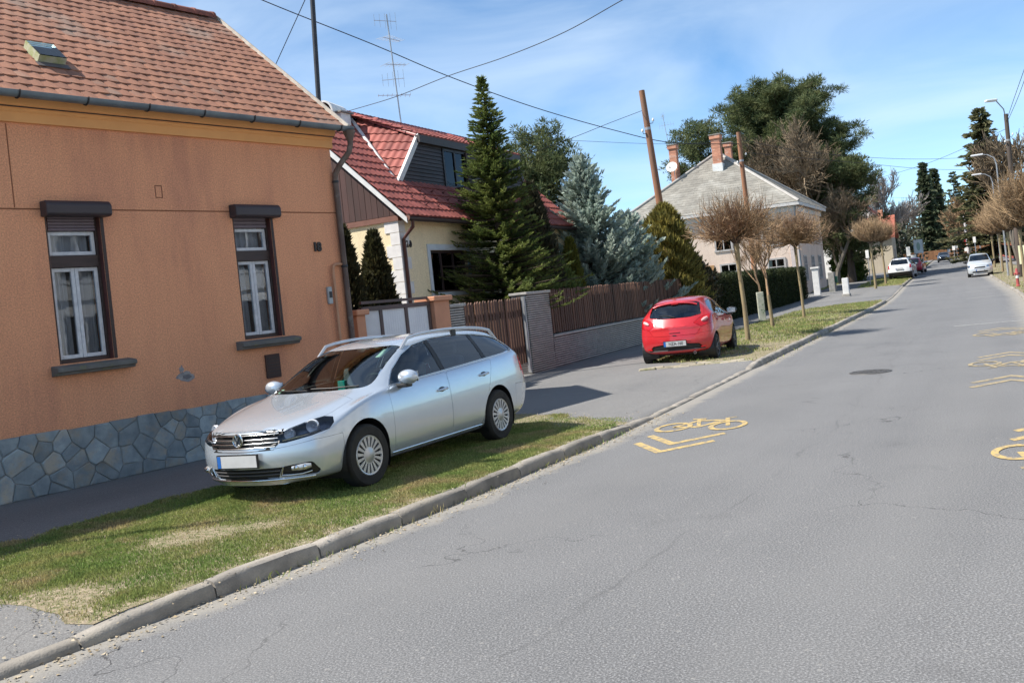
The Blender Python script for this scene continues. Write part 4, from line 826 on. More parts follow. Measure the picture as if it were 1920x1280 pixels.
for z in (.10, 1.86): mb.b2((xs_[0], .062, z), (xs_[-1], .138, z + .08))
mb.b2((xs_[0], .085, 1.99), (xs_[-1], .125, 2.04)); mb.build('gate_frame', GBAR, g)
for i in range(3):
    a, b = xs_[i] + .045, xs_[i + 1] - .045; nn = 18 if i == 0 else 10; V = []
    for j in range(nn * 2 + 1): x = a + (b - a) * j / (nn * 2); y = .09 + (.008 if j % 2 else -.008) * (1 if i == 0 else .35); V += [(x, y, .18), (x, y, 1.86)]
    link('gate_panel', arrmesh('gate_panel', V, [(2 * j, 2 * j + 2, 2 * j + 3, 2 * j + 1) for j in range(nn * 2)]), PANEL, g)
MB().b2((-4.52, .02, 1.0), (-4.47, .06, 1.14)).build('handle', DARKMETAL, g)
CLK = M('clinker_strip', (.060, .057, .060), (.10, .09, .088), scale=9, rough=.8, island=.35, bump=.3); MORT = M('clinker_mortar', (.62, .60, .57), (.50, .485, .46), scale=6, rough=.95, bump=.3)
def clinker(parent, x0, x1, y0, y1, z0, z1, faces=('f', 'l', 'r'), course=.052):
    MB().b2((x0 + .012, y0 + .012, z0), (x1 - .012, y1 - .012, z1)).build('mortar_core', MORT, parent); mb = MB(); n = int((z1 - z0) / course)
    for c in range(n):
        z = z0 + (c + .5) * (z1 - z0) / n; h = (z1 - z0) / n * .54; x = x0 + random.uniform(-.2, 0)
        while x < x1:
            w = random.uniform(.18, .30); a, b = max(x, x0 + .004), min(x + w - .008, x1 - .004)
            if b - a > .02:
                d = random.uniform(0, .006)
                if 'f' in faces: mb.b2((a, y0 - d, z - h / 2), (b, y0 + .03, z + h / 2))
            x += w
        if 'l' in faces: mb.b2((x0 - random.uniform(0, .006), y0 + .005, z - h / 2), (x0 + .03, y1 - .005, z + h / 2))
        if 'r' in faces: mb.b2((x1 - .03, y0 + .005, z - h / 2), (x1 + random.uniform(0, .006), y1 - .005, z + h / 2))
    return tag(mb.build('clinker_strips', CLK, parent), kind='stuff')
CAPM = M('coping_concrete', (.40, .385, .36), (.31, .30, .285), scale=6, rough=.9, bump=.3)
for i, (a, b, zt, lab) in enumerate(((-3.70, -3.10, 1.78, 'narrow clinker pillar beside the right orange gate pillar'), (-.02, 1.34, 1.90, 'wide clinker pillar between picket gate and picket fence'))):
    r = in_fence('clinker_pillar', lab, 'pillar', 'clinker pillars of the fence'); clinker(r, a, b, 0, .42 if i else .3, -.04, zt); bev(MB().b2((a - .03, -.03, zt), (b + .03, .45 if i else .33, zt + .06)).build('coping', CAPM, r), .01)
PICK = M('picket_stain', (.080, .040, .027), (.125, .064, .042), scale=2.2, rough=.75, stretch=(1, 1, .15), objrand=.3, bump=.15)
pk = MB(); pk.add([(-.045, 0, 0), (.045, 0, 0), (.045, .024, 0), (-.045, .024, 0), (-.045, 0, 1.10), (.045, 0, 1.10), (.045, .024, 1.10), (-.045, .024, 1.10), (0, 0, 1.135), (0, .024, 1.135)], [(0, 1, 5, 8, 4), (3, 7, 9, 6, 2), (0, 3, 2, 1), (1, 2, 6, 5), (0, 4, 7, 3), (4, 8, 9, 7), (8, 5, 6, 9)])
PKM = pk.mesh('picket'); PKM.materials.append(PICK)
wg = in_fence('picket_gate', 'wide double gate of dark brown pickets beside the silver car tail', 'gate')
x = -3.04
while x < -.10:
    inst('picket', PKM, wg, (x, .12 + random.uniform(-.004, .004), .28 + random.uniform(-.012, .012)), (random.uniform(-.01, .01), random.uniform(-.012, .012), 0), (1, 1, 1.38)); x += .133
for z in (.62, 1.48): MB().b2((-3.08, .147, z), (-.08, .19, z + .10)).build('rail', PICK, wg)
MB().b2((-.13, .02, .05), (-.06, .10, 1.86)).build('gate_post', GALV, wg)
stp = in_fence('garden_step', 'red brown brick garden steps behind the picket gate', 'steps')
for i in range(3): bev(MB().b2((-1.6, .35 + .28 * i, 0), (-.15, .64 + .28 * i, .13 * (i + 1))).build('step', M('step_brick', (.17, .055, .045), (.11, .04, .035), scale=14, rough=.9, bump=.3), stp), .01)
fw = in_fence('picket_fence', 'dark brown picket fence on a low clinker wall behind the red car', 'fence')
clinker(fw, 1.36, 15.2, .02, .30, -.05, .78, ('f', 'r')); 
x = 1.36
while x < 15.1: bev(MB().b2((x, -.02, .782), (min(x + 1.24, 15.2), .34, .83)).build('coping', CAPM, fw), .008); x += 1.25
x = 1.45; 
while x < 15.15:
    inst('picket', PKM, fw, (x, .13 + random.uniform(-.004, .004), .86 + random.uniform(-.015, .012)), (random.uniform(-.012, .012), random.uniform(-.014, .014), 0), (1, 1, .99)); x += .140
for z in (1.02, 1.66): MB().b2((1.36, .156, z), (15.2, .20, z + .085)).build('rail', PICK, fw)
for x in (1.42, 4.1, 6.8, 9.5, 12.2, 15.1): MB().b2((x - .03, .203, .80), (x + .03, .26, 1.9)).build('fence_post', PICK, fw)
ep = in_fence('white_fence_post', 'white plastered post where the picket fence meets the hedge', 'post'); bev(MB().b2((15.35, -.05, -.1), (15.85, .35, 1.90)).build('shaft', WHITE, ep), .02); bev(MB().b2((15.28, -.12, 1.90), (15.92, .42, 2.0)).build('cap', WHITE, ep), .02)
# ------------------------------------------------------------------ cars: a lofted, subdivided shell cut into panels (local x runs nose to tail, z up)
CARGLASS = glass('car_glass', (.62, .80, .72), .92, ior=1.75); CARGLASS_D = glass('car_glass_tinted', (.60, .70, .80), .85, ior=1.8)
LENS = glass('lamp_lens', (.88, .91, .96), .96, ior=1.45)
REDLENS = M('red_lens', (.45, .008, .012), (.36, .006, .01), scale=30, rough=.12, coat=.6)
SEAT = M('seat_fabric', (.13, .135, .14), (.18, .18, .18), rough=.9)
LAMPIN = M('lamp_housing', (.20, .215, .26), (.09, .10, .125), scale=14, rough=.35, metal=.5)
ALU = M('wheel_cover_silver', (.50, .51, .53), (.42, .43, .45), scale=5, rough=.32, metal=.55)
PLATE = M('plate_white', (.46, .47, .48), (.40, .41, .42), rough=.45); PBLUE = M('plate_blue', (.02, .12, .42), rough=.45); PTXT = M('plate_text', (.02, .02, .022), rough=.5)
def ring_pts(zb, ws, wm, zm, wb, zbelt, wt, zt, cw):
    return [(0, zb), (.62 * ws, zb), (ws, zb + .035), (ws + .62 * (wm - ws), zb + .11), (wm, zm), (wb + .55 * (wm - wb) + .008, (zm + zbelt) / 2 + .02), (wb, zbelt), (wb - .014 - .03 * (wb - wt), zbelt + .028),
            (wt + (wb - wt) * .5 + .012, zbelt + (zt - cw - zbelt) * .52), (wt, zt - cw), (wt * .86, zt - cw * .42), (wt * .45, zt - cw * .10), (0, zt)]
def car_shell(sp):
    st = sp['stations']; rings = []
    for s in st:
        x = s[0]; pts = ring_pts(*s[1:]); full = [(y, z) for y, z in pts] + [(-y, z) for y, z in pts[-2:0:-1]]; rings.append((x, full))
    def deform(x, y, z, capf=None):
        A = max(0.0, 1 - x / sp['nose_len']); B = max(0.0, (x - (sp['len'] - sp['tail_len'])) / sp['tail_len'])
        x2 = x + sp['nose_plan'] * (abs(y) / .85) ** 2.4 * A + A ** 3 * np.interp(z, *sp['nose_prof']) - sp['tail_plan'] * (abs(y) / .85) ** 2.4 * B - B ** 3 * np.interp(z, *sp['tail_prof'])
        C = max(0.0, 1 - abs(x - sp['cowl']) / .45); 
        if z > .8: x2 -= sp.get('bow', .12) * C * (1 - min(1, abs(y) / .7) ** 2)
        return (x2, y, z)
    V = []; F = []; n = len(rings[0][1]); h = n // 2
    for x, full in rings: V += [deform(x, y, z) for y, z in full]
    for i in range(len(rings) - 1):
        for j in range(n): F.append((i * n + j, (i + 1) * n + j, (i + 1) * n + (j + 1) % n, i * n + (j + 1) % n))
    for ri, sgn in ((0, 1), (len(rings) - 1, -1)):   # closing grids at nose and tail
        x, full = rings[ri]; m = 5; idx = []
        for j in range(1, h):
            (y1, z1) = full[j]; row = [ri * n + j]
            for k in range(1, m):
                f = k / m; yy = y1 * (1 - 2 * f); V.append(deform(x, yy, z1)); row.append(len(V) - 1)
            row.append(ri * n + (n - j)); idx.append(row)
        def q(a): F.append(a if sgn > 0 else a[::-1])
        for a, b in zip(idx[:-1], idx[1:]):
            for k in range(m): q((a[k], b[k], b[k + 1], a[k + 1]))
        for row, pole in ((idx[0], ri * n), (idx[-1], ri * n + h)):
            a = row; mid = m // 2
            for k in range(m):
                t = (a[k], a[k + 1], pole); q(t if row is idx[-1] else t[::-1])
    me = arrmesh('shell', V, F); o = bpy.data.objects.new('shell', me); COL.objects.link(o)
    md = o.modifiers.new('s', 'SUBSURF'); md.levels = md.render_levels = sp.get('sub', 2); dg = bpy.context.evaluated_depsgraph_get(); dg.update()
    me2 = bpy.data.meshes.new_from_object(o.evaluated_get(dg)); bpy.data.objects.remove(o)
    bm = bmesh.new(); bm.from_mesh(me2); bmesh.ops.remove_doubles(bm, verts=bm.verts, dist=1e-5); bmesh.ops.recalc_face_normals(bm, faces=bm.faces); bm.normal_update(); return bm
PX, PY, PZ = Vector((1, 0, 0)), Vector((0, 1, 0)), Vector((0, 0, 1))
def cut(bm, lay, poly, ud, vd, filt, label, over=(0,)):
    """slice the shell along a polygon seen along one direction and label the faces inside it"""
    pc = [(sum(p[0] for p in poly) / len(poly)), (sum(p[1] for p in poly) / len(poly))]; lo = (min(p[0] for p in poly) - .02, min(p[1] for p in poly) - .02); hi = (max(p[0] for p in poly) + .02, max(p[1] for p in poly) + .02)
    def near(f):
        us = [v.co.dot(ud) for v in f.verts]; vs = [v.co.dot(vd) for v in f.verts]; return max(us) > lo[0] and min(us) < hi[0] and max(vs) > lo[1] and min(vs) < hi[1]
    for i in range(len(poly)):
        a, b = poly[i], poly[(i + 1) % len(poly)]; e = (b[0] - a[0], b[1] - a[1]); nn = (e[1], -e[0]); L_ = math.hypot(*nn)
        if L_ < 1e-6: continue
        fs = [f for f in bm.faces if f[lay] in over and filt(f) and near(f)]
        if not fs: return
        es = {x for f in fs for x in f.edges}; vs = {x for f in fs for x in f.verts}
        bmesh.ops.bisect_plane(bm, geom=list(fs) + list(es) + list(vs), dist=1e-5, plane_co=ud * a[0] + vd * a[1], plane_no=(ud * nn[0] + vd * nn[1]) / L_)
    area = sum(poly[i][0] * poly[(i + 1) % len(poly)][1] - poly[(i + 1) % len(poly)][0] * poly[i][1] for i in range(len(poly))); sg = 1 if area > 0 else -1
    for f in bm.faces:
        if f[lay] in over and filt(f):
            c = f.calc_center_median(); u, v = c.dot(ud), c.dot(vd)
            if all(sg * ((poly[(i + 1) % len(poly)][0] - poly[i][0]) * (v - poly[i][1]) - (poly[(i + 1) % len(poly)][1] - poly[i][1]) * (u - poly[i][0])) > -1e-7 for i in range(len(poly))): f[lay] = label
def extract(bm, lay, label, name, mat, parent, gap=.0045, depth=.013, push=0.0, filt=None, sm=40):
    b2 = bm.copy(); l2 = b2.faces.layers.int['part']
    bmesh.ops.delete(b2, geom=[f for f in b2.faces if f[l2] != label or (filt and not filt(f))], context='FACES')
    if not b2.faces: b2.free(); return None
    if gap:
        bmesh.ops.inset_region(b2, faces=b2.faces[:], thickness=gap, depth=0, use_boundary=True, use_even_offset=True)
        b2.normal_update()
        for v in b2.verts:
            if v.is_boundary: v.co -= v.normal * depth
    if push:
        b2.normal_update(); mv = [(v, v.normal.copy()) for v in b2.verts]
        for v, n_ in mv: v.co += n_ * push
    me = bpy.data.meshes.new(name); b2.to_mesh(me); b2.free(); smooth(me, sm); return link(name, me, mat, parent)
def round_poly(P, r=.03, k=3):
    out = []; n = len(P)
    for i in range(n):
        a, b, c = Vector(P[i - 1]), Vector(P[i]), Vector(P[(i + 1) % n]); d1, d2 = (a - b), (c - b); rr = min(r, d1.length * .4, d2.length * .4); p, q = b + d1.normalized() * rr, b + d2.normalized() * rr
        for j in range(k + 1): t = j / k; out.append(tuple(p * (1 - t) ** 2 + b * 2 * t * (1 - t) + q * t * t))
    return out
def wheel(parent, x, y, r, rim, style, rz=0.0, rmat=None):
    """y sign gives the side; outer face looks along that side"""
    s = 1 if y > 0 else -1; w = empty('wheel', (x, y, r)); w.parent = parent; w.rotation_euler = (0, 0, rz)
    W = .205
    mb = MB(); mb.lathe([(rim * .96, -W / 2 * s + .0), (r * .90, -W / 2 * s), (r * .97, -W * .42 * s), (r, -W * .30 * s), (r, W * .30 * s), (r * .975, W * .42 * s), (r * .92, W / 2 * s), (rim * 1.05, W / 2 * s), (rim * .99, W * .44 * s)], axis='y', k=36); mb.build('tyre', RUBBER, w, 40)
    y0 = W * .40 * s
    mb = MB(); mb.lathe([(rim * 1.0, W * .46 * s), (rim * .97, W * .49 * s), (rim * .90, W * .47 * s), (rim * .88, y0)], axis='y', k=36); mb.lathe([(.001, W * .50 * s), (.045, W * .50 * s), (.06, W * .46 * s), (rim * .42, W * .45 * s), (rim * .42, W * .30 * s)], axis='y', k=24)
    nsp = 17 if style == 'cover' else 5
    for i in range(nsp):
        a = 2 * math.pi * i / nsp; hw0, hw1 = (.62, .55) if style == 'cover' else (.30, .22)
        f0, f1 = hw0 * math.pi / nsp, hw1 * math.pi / nsp; r0, r1 = rim * .36, rim * .92
        def pt(rr, an, h): return (rr * math.cos(an), h, -rr * math.sin(an))
        V = [pt(r0, a - f0, W * .452 * s), pt(r0, a + f0, W * .452 * s), pt(r1, a + f1, W * .475 * s), pt(r1, a - f1, W * .475 * s), pt(r0, a - f0, W * .35 * s), pt(r0, a + f0, W * .35 * s), pt(r1, a + f1, W * .36 * s), pt(r1, a - f1, W * .36 * s)]
        mb.add(V, [(0, 1, 2, 3), (0, 4, 5, 1), (1, 5, 6, 2), (2, 6, 7, 3), (3, 7, 4, 0)])
    mb.build('wheel_cover' if style == 'cover' else 'rim', rmat or ALU, w, 30)
    MB().lathe([(.001, W * .30 * s), (rim * .95, W * .30 * s), (rim * .96, W * .2 * s)], axis='y', k=24).build('brake_disc', BLACK, w)
    return w
def surf(bvh, o, d):
    h = bvh.ray_cast(Vector(o), Vector(d).normalized()); return h[0]
def build_car(name, sp, label, cat, group=None):
    root = empty(name, (0, 0, 0), 0, label, cat, group); bm = car_shell(sp); lay = bm.faces.layers.int.new('part'); bvh = BVHTree.FromBMesh(bm); PT = sp['paint']; Lc = sp['len']
    W, X, Wd = sp['wheel'], sp['axles'], sp['track'] / 2
    for xa in X:                                    # wheel arches
        ra = W * sp.get('arch', 1.13); poly = [(xa + ra * math.cos(a), max(.02, W + .01 + ra * math.sin(a))) for a in np.linspace(0, 2 * math.pi, 31)[:-1]]; poly = [(xa + ra * math.cos(a), W + .01 + ra * math.sin(a)) for a in np.linspace(-.62, math.pi + .62, 26)]
        cut(bm, lay, poly, PX, PZ, lambda f: abs(f.calc_center_median().y) > .42 and f.calc_center_median().z < 1.0, 90)
    for c in sp['cuts']: cut(bm, lay, c['poly'], c.get('u', PX), c.get('v', PZ), c.get('filt', lambda f: True), c['id'], c.get('over', (0,)))
    mats = {'paint': PT, 'glass': CARGLASS, 'tint': CARGLASS_D, 'black': BLACK, 'lens': LENS, 'red': REDLENS, 'chrome': CHROME, 'plastic': sp.get('plastic', BLACK), 'dark': LAMPIN}
    done = set(); parts = {}
    for c in sp['cuts']:
        if c['id'] in done: continue
        done.add(c['id']); sides = [('l', lambda f: f.calc_center_median().y < 0), ('r', lambda f: f.calc_center_median().y > 0)] if c.get('sides') else [('', None)]
        for sd, ff in sides: parts[c['name'] + sd] = extract(bm, lay, c['id'], c['name'], mats[c['mat']], root, c.get('gap', .0045), c.get('depth', .013), c.get('push', 0.0), ff)
    extract(bm, lay, 0, 'body', PT, root, .0)
    # arch liners and floor
    for xa in X:
        for s in (-1, 1):
            mb = MB(); ra = W * sp.get('arch', 1.13); an = np.linspace(-.5, math.pi + .5, 20); prof = []
            yo = Wd + .095; vs = [(xa + ra * math.cos(a), s * yy, W + .01 + ra * math.sin(a)) for yy in (yo - .012, yo - .03, .45) for a in an]
            k = len(an); mb.add(vs, [(i * k + j, i * k + j + 1, (i + 1) * k + j + 1, (i + 1) * k + j) for i in range(2) for j in range(k - 1)] + [tuple(range(2 * k, 3 * k))]); mb.build('wheel_arch', BLACK, root)
    MB().b2((.35, -.62, .20), (Lc - .35, .62, .26)).build('floor_pan', BLACK, root)
    for xa in X:
        for s in (-1, 1): wheel(root, xa, s * Wd, W, sp['rim'], sp['wheel_style'], sp.get('steer', 0) if xa == X[0] else 0, sp.get('rim_mat'))
    # cabin
    zb = sp['belt']
    if sp.get('cabin', True):
        MB().b2((sp['cowl'] + .12, -.66, .3), (sp['cowl'] + .52, .66, zb - .03)).build('dashboard', BLACK, root)
        for row, xs in (('front', sp['cowl'] + 1.15), ('rear', sp['cowl'] + 2.0)):
            for y in (-.36, .36):
                st = empty('seat'); st.parent = root
                bev(MB().box((xs + .02, y, zb - .12), (.12, .48, .62), tilt=(0, .18)).build('backrest', SEAT, st), .05, 3); bev(MB().box((xs - .26, y, zb - .42), (.52, .5, .14)).build('cushion', SEAT, st), .04, 2); bev(MB().box((xs + .11, y, zb + .28), (.09, .25, .17), tilt=(0, .12)).build('headrest', SEAT, st), .03, 2)
        mb = MB(); ctr = Vector((sp['cowl'] + .62, -.36, zb - .03)); ax = Matrix.Rotation(R(65), 3, 'Y'); pts = [ctr + ax @ Vector((.18 * math.cos(a), .18 * math.sin(a), 0)) for a in np.linspace(0, 2 * math.pi, 22)]; mb.tube(pts, .014, 6, False); mb.tube([pts[0], pts[11]], .012, 5); mb.build('steering_wheel', BLACK, root, 50)
        MB().box((sp['cowl'] + .92, 0, zb + .29), (.03, .20, .06)).build('rear_view_mirror', BLACK, root)
    for s in (-1, 1):                               # mirrors
        mx, mz = sp['mirror']; bx = surf(bvh, (mx, s * 2, mz - .03), (0, -s, 0)); yb = abs(bx.y) if bx else .8
        mr = empty('wing_mirror'); mr.parent = root
        bmm = bmesh.new(); bmesh.ops.create_uvsphere(bmm, u_segments=16, v_segments=10, radius=1); 
        for v in bmm.verts:
            v.co = Vector((v.co.x * .085, v.co.y * .125, v.co.z * .082)); v.co.x = min(v.co.x, .055)
        bmesh.ops.translate(bmm, verts=bmm.verts, vec=(mx - .02, s * (yb + .135), mz + .03)); me = bpy.data.meshes.new('mirror_cap'); bmm.to_mesh(me); bmm.free(); smooth(me, 50); link('mirror_cap', me, sp.get('mirror_mat', PT), mr)
        q = MB(); q.box((mx - .02, s * (yb + .06), mz - .055), (.11, .18, .045)); bev(q.build('mirror_arm', BLACK, mr), .012); MB().box((mx + .038, s * (yb + .135), mz + .03), (.006, .19, .11)).build('mirror_glass', CHROME, mr)
    # door handles
    for (hx, hz) in sp.get('handles', ()):
        for s in (-1, 1):
            p = surf(bvh, (hx, s * 2, hz), (0, -s, 0))
            if not p: continue
            q = MB(); q.tube([(hx - .085, s * (abs(p.y) - .004), hz - .004), (hx - .07, s * (abs(p.y) + .026), hz), (hx + .07, s * (abs(p.y) + .024), hz + .008), (hx + .09, s * (abs(p.y) - .006), hz + .008)], [.012, .016, .016, .012], 8); q.build('door_handle', PT, root, 50)
            q = MB(); q.lathe([(.001, .0), (.042, -.001), (.05, .004)], axis='y', k=16); o = q.build('handle_cup', M('paint_shade_gap', (.03, .03, .032), rough=.4), root, 40); o.location = (hx - .005, s * (abs(p.y) + .003), hz + .002); o.scale = (1.4, 1, .62)
    root['_'] = 0; del root['_']
    return root, bvh, bm
def plate(root, p, n, w=.52, h=.112, text=None, frame=True, tail=False, recess=.012):
    """p: centre on the surface, n: +1 looks to the tail, -1 to the nose"""
    o = empty('number_plate', p); o.parent = root; o.rotation_euler = (0, 0, R(90) if n > 0 else R(-90))   # local -y outward
    MB().b2((-w / 2 - .012, -.010, -h / 2 - .012), (w / 2 + .012, .01, h / 2 + .012)).build('plate_holder', BLACK, o)
    MB().b2((-w / 2, -.014, -h / 2), (w / 2, -.0101, h / 2)).build('plate_sheet', PLATE, o); MB().b2((-w / 2, -.0165, -h / 2), (-w / 2 + .045, -.0142, h / 2)).build('plate_band', PBLUE, o)
    if text:
        me = text_mesh(text, .10, .0008, .001); me.transform(Matrix.Diagonal((.83, 1, 1, 1))); t = link('plate_text', me, PTXT, o); t.rotation_euler = (R(90), 0, 0); t.location = (.022, -.0155, 0)
    return o

# --- silver estate car
SILVER = M('silver_paint', (.52, .58, .65), (.49, .55, .62), scale=1.5, rough=.27, metal=.55, coat=1.0)
lined(SILVER)
fr = lambda f: f.calc_center_median()
nz = lambda f: f.normal
DLO = [(1.475, .965), (1.70, 1.12), (1.98, 1.265), (2.25, 1.352), (2.65, 1.398), (3.10, 1.402), (3.60, 1.372), (4.00, 1.312), (4.16, 1.262), (4.255, 1.17), (4.265, 1.11), (4.20, 1.083)]
def clip_poly_x(P, a, b): return clip(clip(P, (a, 0), (-1, 0)), (b, 0), (1, 0))
side_f = lambda f: abs(fr(f).y) > .50 and fr(f).z > .9 and abs(nz(f).y) > .35
HL = [(.365, .60), (.40, .665), (.55, .727), (.75, .775), (.88, .79), (.965, .775), (.975, .725), (.93, .675), (.75, .636), (.50, .597)]
DU = Vector((.58, .815, 0)).normalized()
def nose_f(f): return fr(f).x < 1.0 and nz(f).x < .2
est = dict(len=4.771, stations=[
    (0.00, .19, .66, .80, .44, .79, .60, .66, .735, .035), (0.14, .175, .74, .845, .46, .825, .66, .66, .79, .035), (0.42, .17, .80, .885, .50, .855, .745, .665, .855, .05), (0.80, .17, .82, .905, .54, .868, .83, .68, .925, .05), (1.10, .17, .83, .910, .56, .868, .885, .70, .972, .045),
    (1.36, .17, .83, .908, .56, .865, .915, .70, 1.035, .045), (1.70, .17, .83, .906, .56, .862, .935, .668, 1.232, .055), (2.10, .17, .83, .906, .56, .862, .955, .632, 1.42, .065), (2.50, .17, .83, .906, .56, .862, .972, .618, 1.472, .065), (3.00, .17, .83, .906, .56, .864, .992, .615, 1.482, .065),
    (3.50, .17, .83, .908, .56, .866, 1.015, .608, 1.468, .065), (3.90, .18, .82, .905, .57, .86, 1.04, .598, 1.44, .065), (4.25, .20, .80, .893, .58, .845, 1.06, .575, 1.385, .07), (4.46, .22, .78, .875, .59, .825, 1.055, .56, 1.275, .07), (4.64, .25, .75, .85, .58, .80, .985, .60, 1.075, .05), (4.771, .30, .70, .80, .56, .76, .83, .62, .90, .04)],
    nose_len=.95, nose_plan=.34, nose_prof=([.18, .24, .32, .45, .56, .66, .74, .80], [.13, .055, .02, .0, .012, .035, .09, .14]), tail_len=.75, tail_plan=.20, tail_prof=([.3, .45, .6, .8, .9], [.10, .02, .0, .05, .09]), cowl=1.30, bow=.13,
    wheel=.318, axles=(.935, 3.647), track=1.60, rim=.205, wheel_style='cover', arch=1.16, belt=.95, mirror=(1.66, 1.0), steer=R(-3), handles=((2.40, .80), (3.36, .865)), paint=SILVER,
    cuts=[dict(id=1, name='side_window', mat='tint', poly=clip_poly_x(DLO, 1.475, 2.50), filt=side_f, sides=1, gap=.006, depth=.012, push=-.006), dict(id=2, name='rear_side_window', mat='tint', poly=clip_poly_x(DLO, 2.575, 3.46), filt=side_f, sides=1, gap=.006, depth=.012, push=-.006),
          dict(id=3, name='quarter_window', mat='tint', poly=clip_poly_x(DLO, 3.53, 4.30), filt=side_f, sides=1, gap=.006, depth=.012, push=-.006), dict(id=4, name='window_pillar', mat='black', poly=clip_poly_x(DLO, 2.50, 2.575), filt=side_f, sides=1, gap=0, push=-.003), dict(id=20, name='window_pillar', mat='black', poly=clip_poly_x(DLO, 3.46, 3.53), filt=side_f, sides=1, gap=0, push=-.003),
          dict(id=5, name='windscreen', mat='glass', poly=round_poly([(-.695, .985), (.695, .985), (.585, 1.375), (-.585, 1.375)], .06), u=PY, v=PZ, filt=lambda f: 1.1 < fr(f).x < 2.15 and nz(f).z > .3 and nz(f).x < -.25, gap=.008, depth=.012, push=-.004),
          dict(id=6, name='rear_window', mat='tint', poly=round_poly([(-.66, 1.06), (.66, 1.06), (.55, 1.36), (-.55, 1.36)], .06), u=PY, v=PZ, filt=lambda f: fr(f).x > 4.2 and nz(f).x > .3, gap=.008, push=-.004),
          dict(id=7, name='headlight', mat='lens', poly=HL, u=DU, v=PZ, filt=lambda f: nose_f(f) and fr(f).y > .1, gap=.006, depth=.01, push=-.002),
          dict(id=8, name='headlight', mat='lens', poly=HL, u=Vector((DU.x, -DU.y, 0)), v=PZ, filt=lambda f: nose_f(f) and fr(f).y < -.1, gap=.006, depth=.01, push=-.002),
          dict(id=9, name='radiator_grille', mat='black', poly=[(-.50, .706), (-.46, .60), (-.42, .568), (.42, .568), (.46, .60), (.50, .706)], u=PY, v=PZ, filt=lambda f: fr(f).x < .5 and nz(f).x < -.2, gap=.006, depth=.0, push=-.03),
          dict(id=10, name='lower_grille', mat='black', poly=[(-.46, .365), (-.40, .262), (.40, .262), (.46, .365)], u=PY, v=PZ, filt=lambda f: fr(f).x < .5 and nz(f).x < -.2, gap=.006, depth=0, push=-.025),
          dict(id=11, name='fog_light_surround', mat='black', poly=round_poly([(.47, .37), (.42, .275), (.73, .262), (.755, .30), (.72, .392)], .025), u=PY, v=PZ, filt=lambda f: fr(f).x < .7 and nz(f).x < -.05, gap=.006, depth=0, push=-.018),
          dict(id=12, name='fog_light_surround', mat='black', poly=round_poly([(-.47, .37), (-.42, .275), (-.73, .262), (-.755, .30), (-.72, .392)][::-1], .025), u=PY, v=PZ, filt=lambda f: fr(f).x < .7 and nz(f).x < -.05, gap=.006, depth=0, push=-.018),
          dict(id=13, name='bonnet', mat='paint', poly=[(-.02, -.60), (.30, -.655), (.62, -.715), (1.26, -.735), (1.30, -.69), (1.21, -.3), (1.18, 0), (1.21, .3), (1.30, .69), (1.26, .735), (.62, .715), (.30, .655), (-.02, .60)], u=PX, v=PY, filt=lambda f: fr(f).x < 1.5 and nz(f).z > .42 and fr(f).z > .70, gap=.003),
          dict(id=14, name='front_bumper', mat='paint', poly=[(-.3, .1), (-.3, .575), (.30, .60), (.585, .665), (.60, .1)], filt=lambda f: fr(f).x < .75, gap=.003),
          dict(id=15, name='front_door', mat='paint', poly=round_poly([(1.405, .275), (1.405, .93), (1.50, .958), (2.555, .99), (2.555, .275)], .03), filt=lambda f: abs(fr(f).y) > .5, sides=1, gap=.0035),
          dict(id=16, name='rear_door', mat='paint', poly=round_poly([(2.562, .275), (2.562, .99), (3.60, 1.035), (3.57, .93), (3.235, .30), (3.20, .275)], .03), filt=lambda f: abs(fr(f).y) > .5, sides=1, gap=.0035),
          dict(id=17, name='tail_light', mat='red', poly=[(.70, .80), (.70, 1.0), (.95, 1.0), (.95, .80)], u=PY, v=PZ, filt=lambda f: fr(f).x > 4.35 and fr(f).y > .4, gap=.005), dict(id=18, name='tail_light', mat='red', poly=[(-.70, .80), (-.70, 1.0), (-.95, 1.0), (-.95, .80)], u=PY, v=PZ, filt=lambda f: fr(f).x > 4.35 and fr(f).y < -.4, gap=.005),
          dict(id=19, name='rear_bumper', mat='paint', poly=[(4.12, .1), (4.12, .66), (5, .62), (5, .1)], filt=lambda f: fr(f).x > 4.0, gap=.003)])
ec, bvh, ebm = build_car('silver_estate_car', est, 'silver estate car parked on the grass verge beside the orange house', 'car')
def nose_line(pts, off=.004):
    out = []
    for y, z in pts:
        p = surf(bvh, (-1.0, y, z), (1, 0, 0))
        if p: out.append(p + Vector((-off, 0, 0)))
    return out
def bar(name, pts, r, mat, par, flat=1.0): 
    o = MB().tube(pts, r, 8).build(name, mat, par, 50); return o
for z in (.692, .650, .612): bar('grille_bar', nose_line([(y, z) for y in np.linspace(-.44, .44, 17)], -.004), .0062, CHROME, ec)
bar('grille_surround', nose_line([(y, .572) for y in np.linspace(-.42, .42, 15)], .0), .006, CHROME, ec)
for z in (.335, .30): bar('lower_grille_bar', nose_line([(y, z) for y in np.linspace(-.43, .43, 13)], -.006), .006, M('trim_grey', (.09, .09, .095), rough=.4), ec)
bar('chin_chrome', nose_line([(y, .246) for y in np.linspace(-.70, .70, 25)], .006), .0125, CHROME, ec)
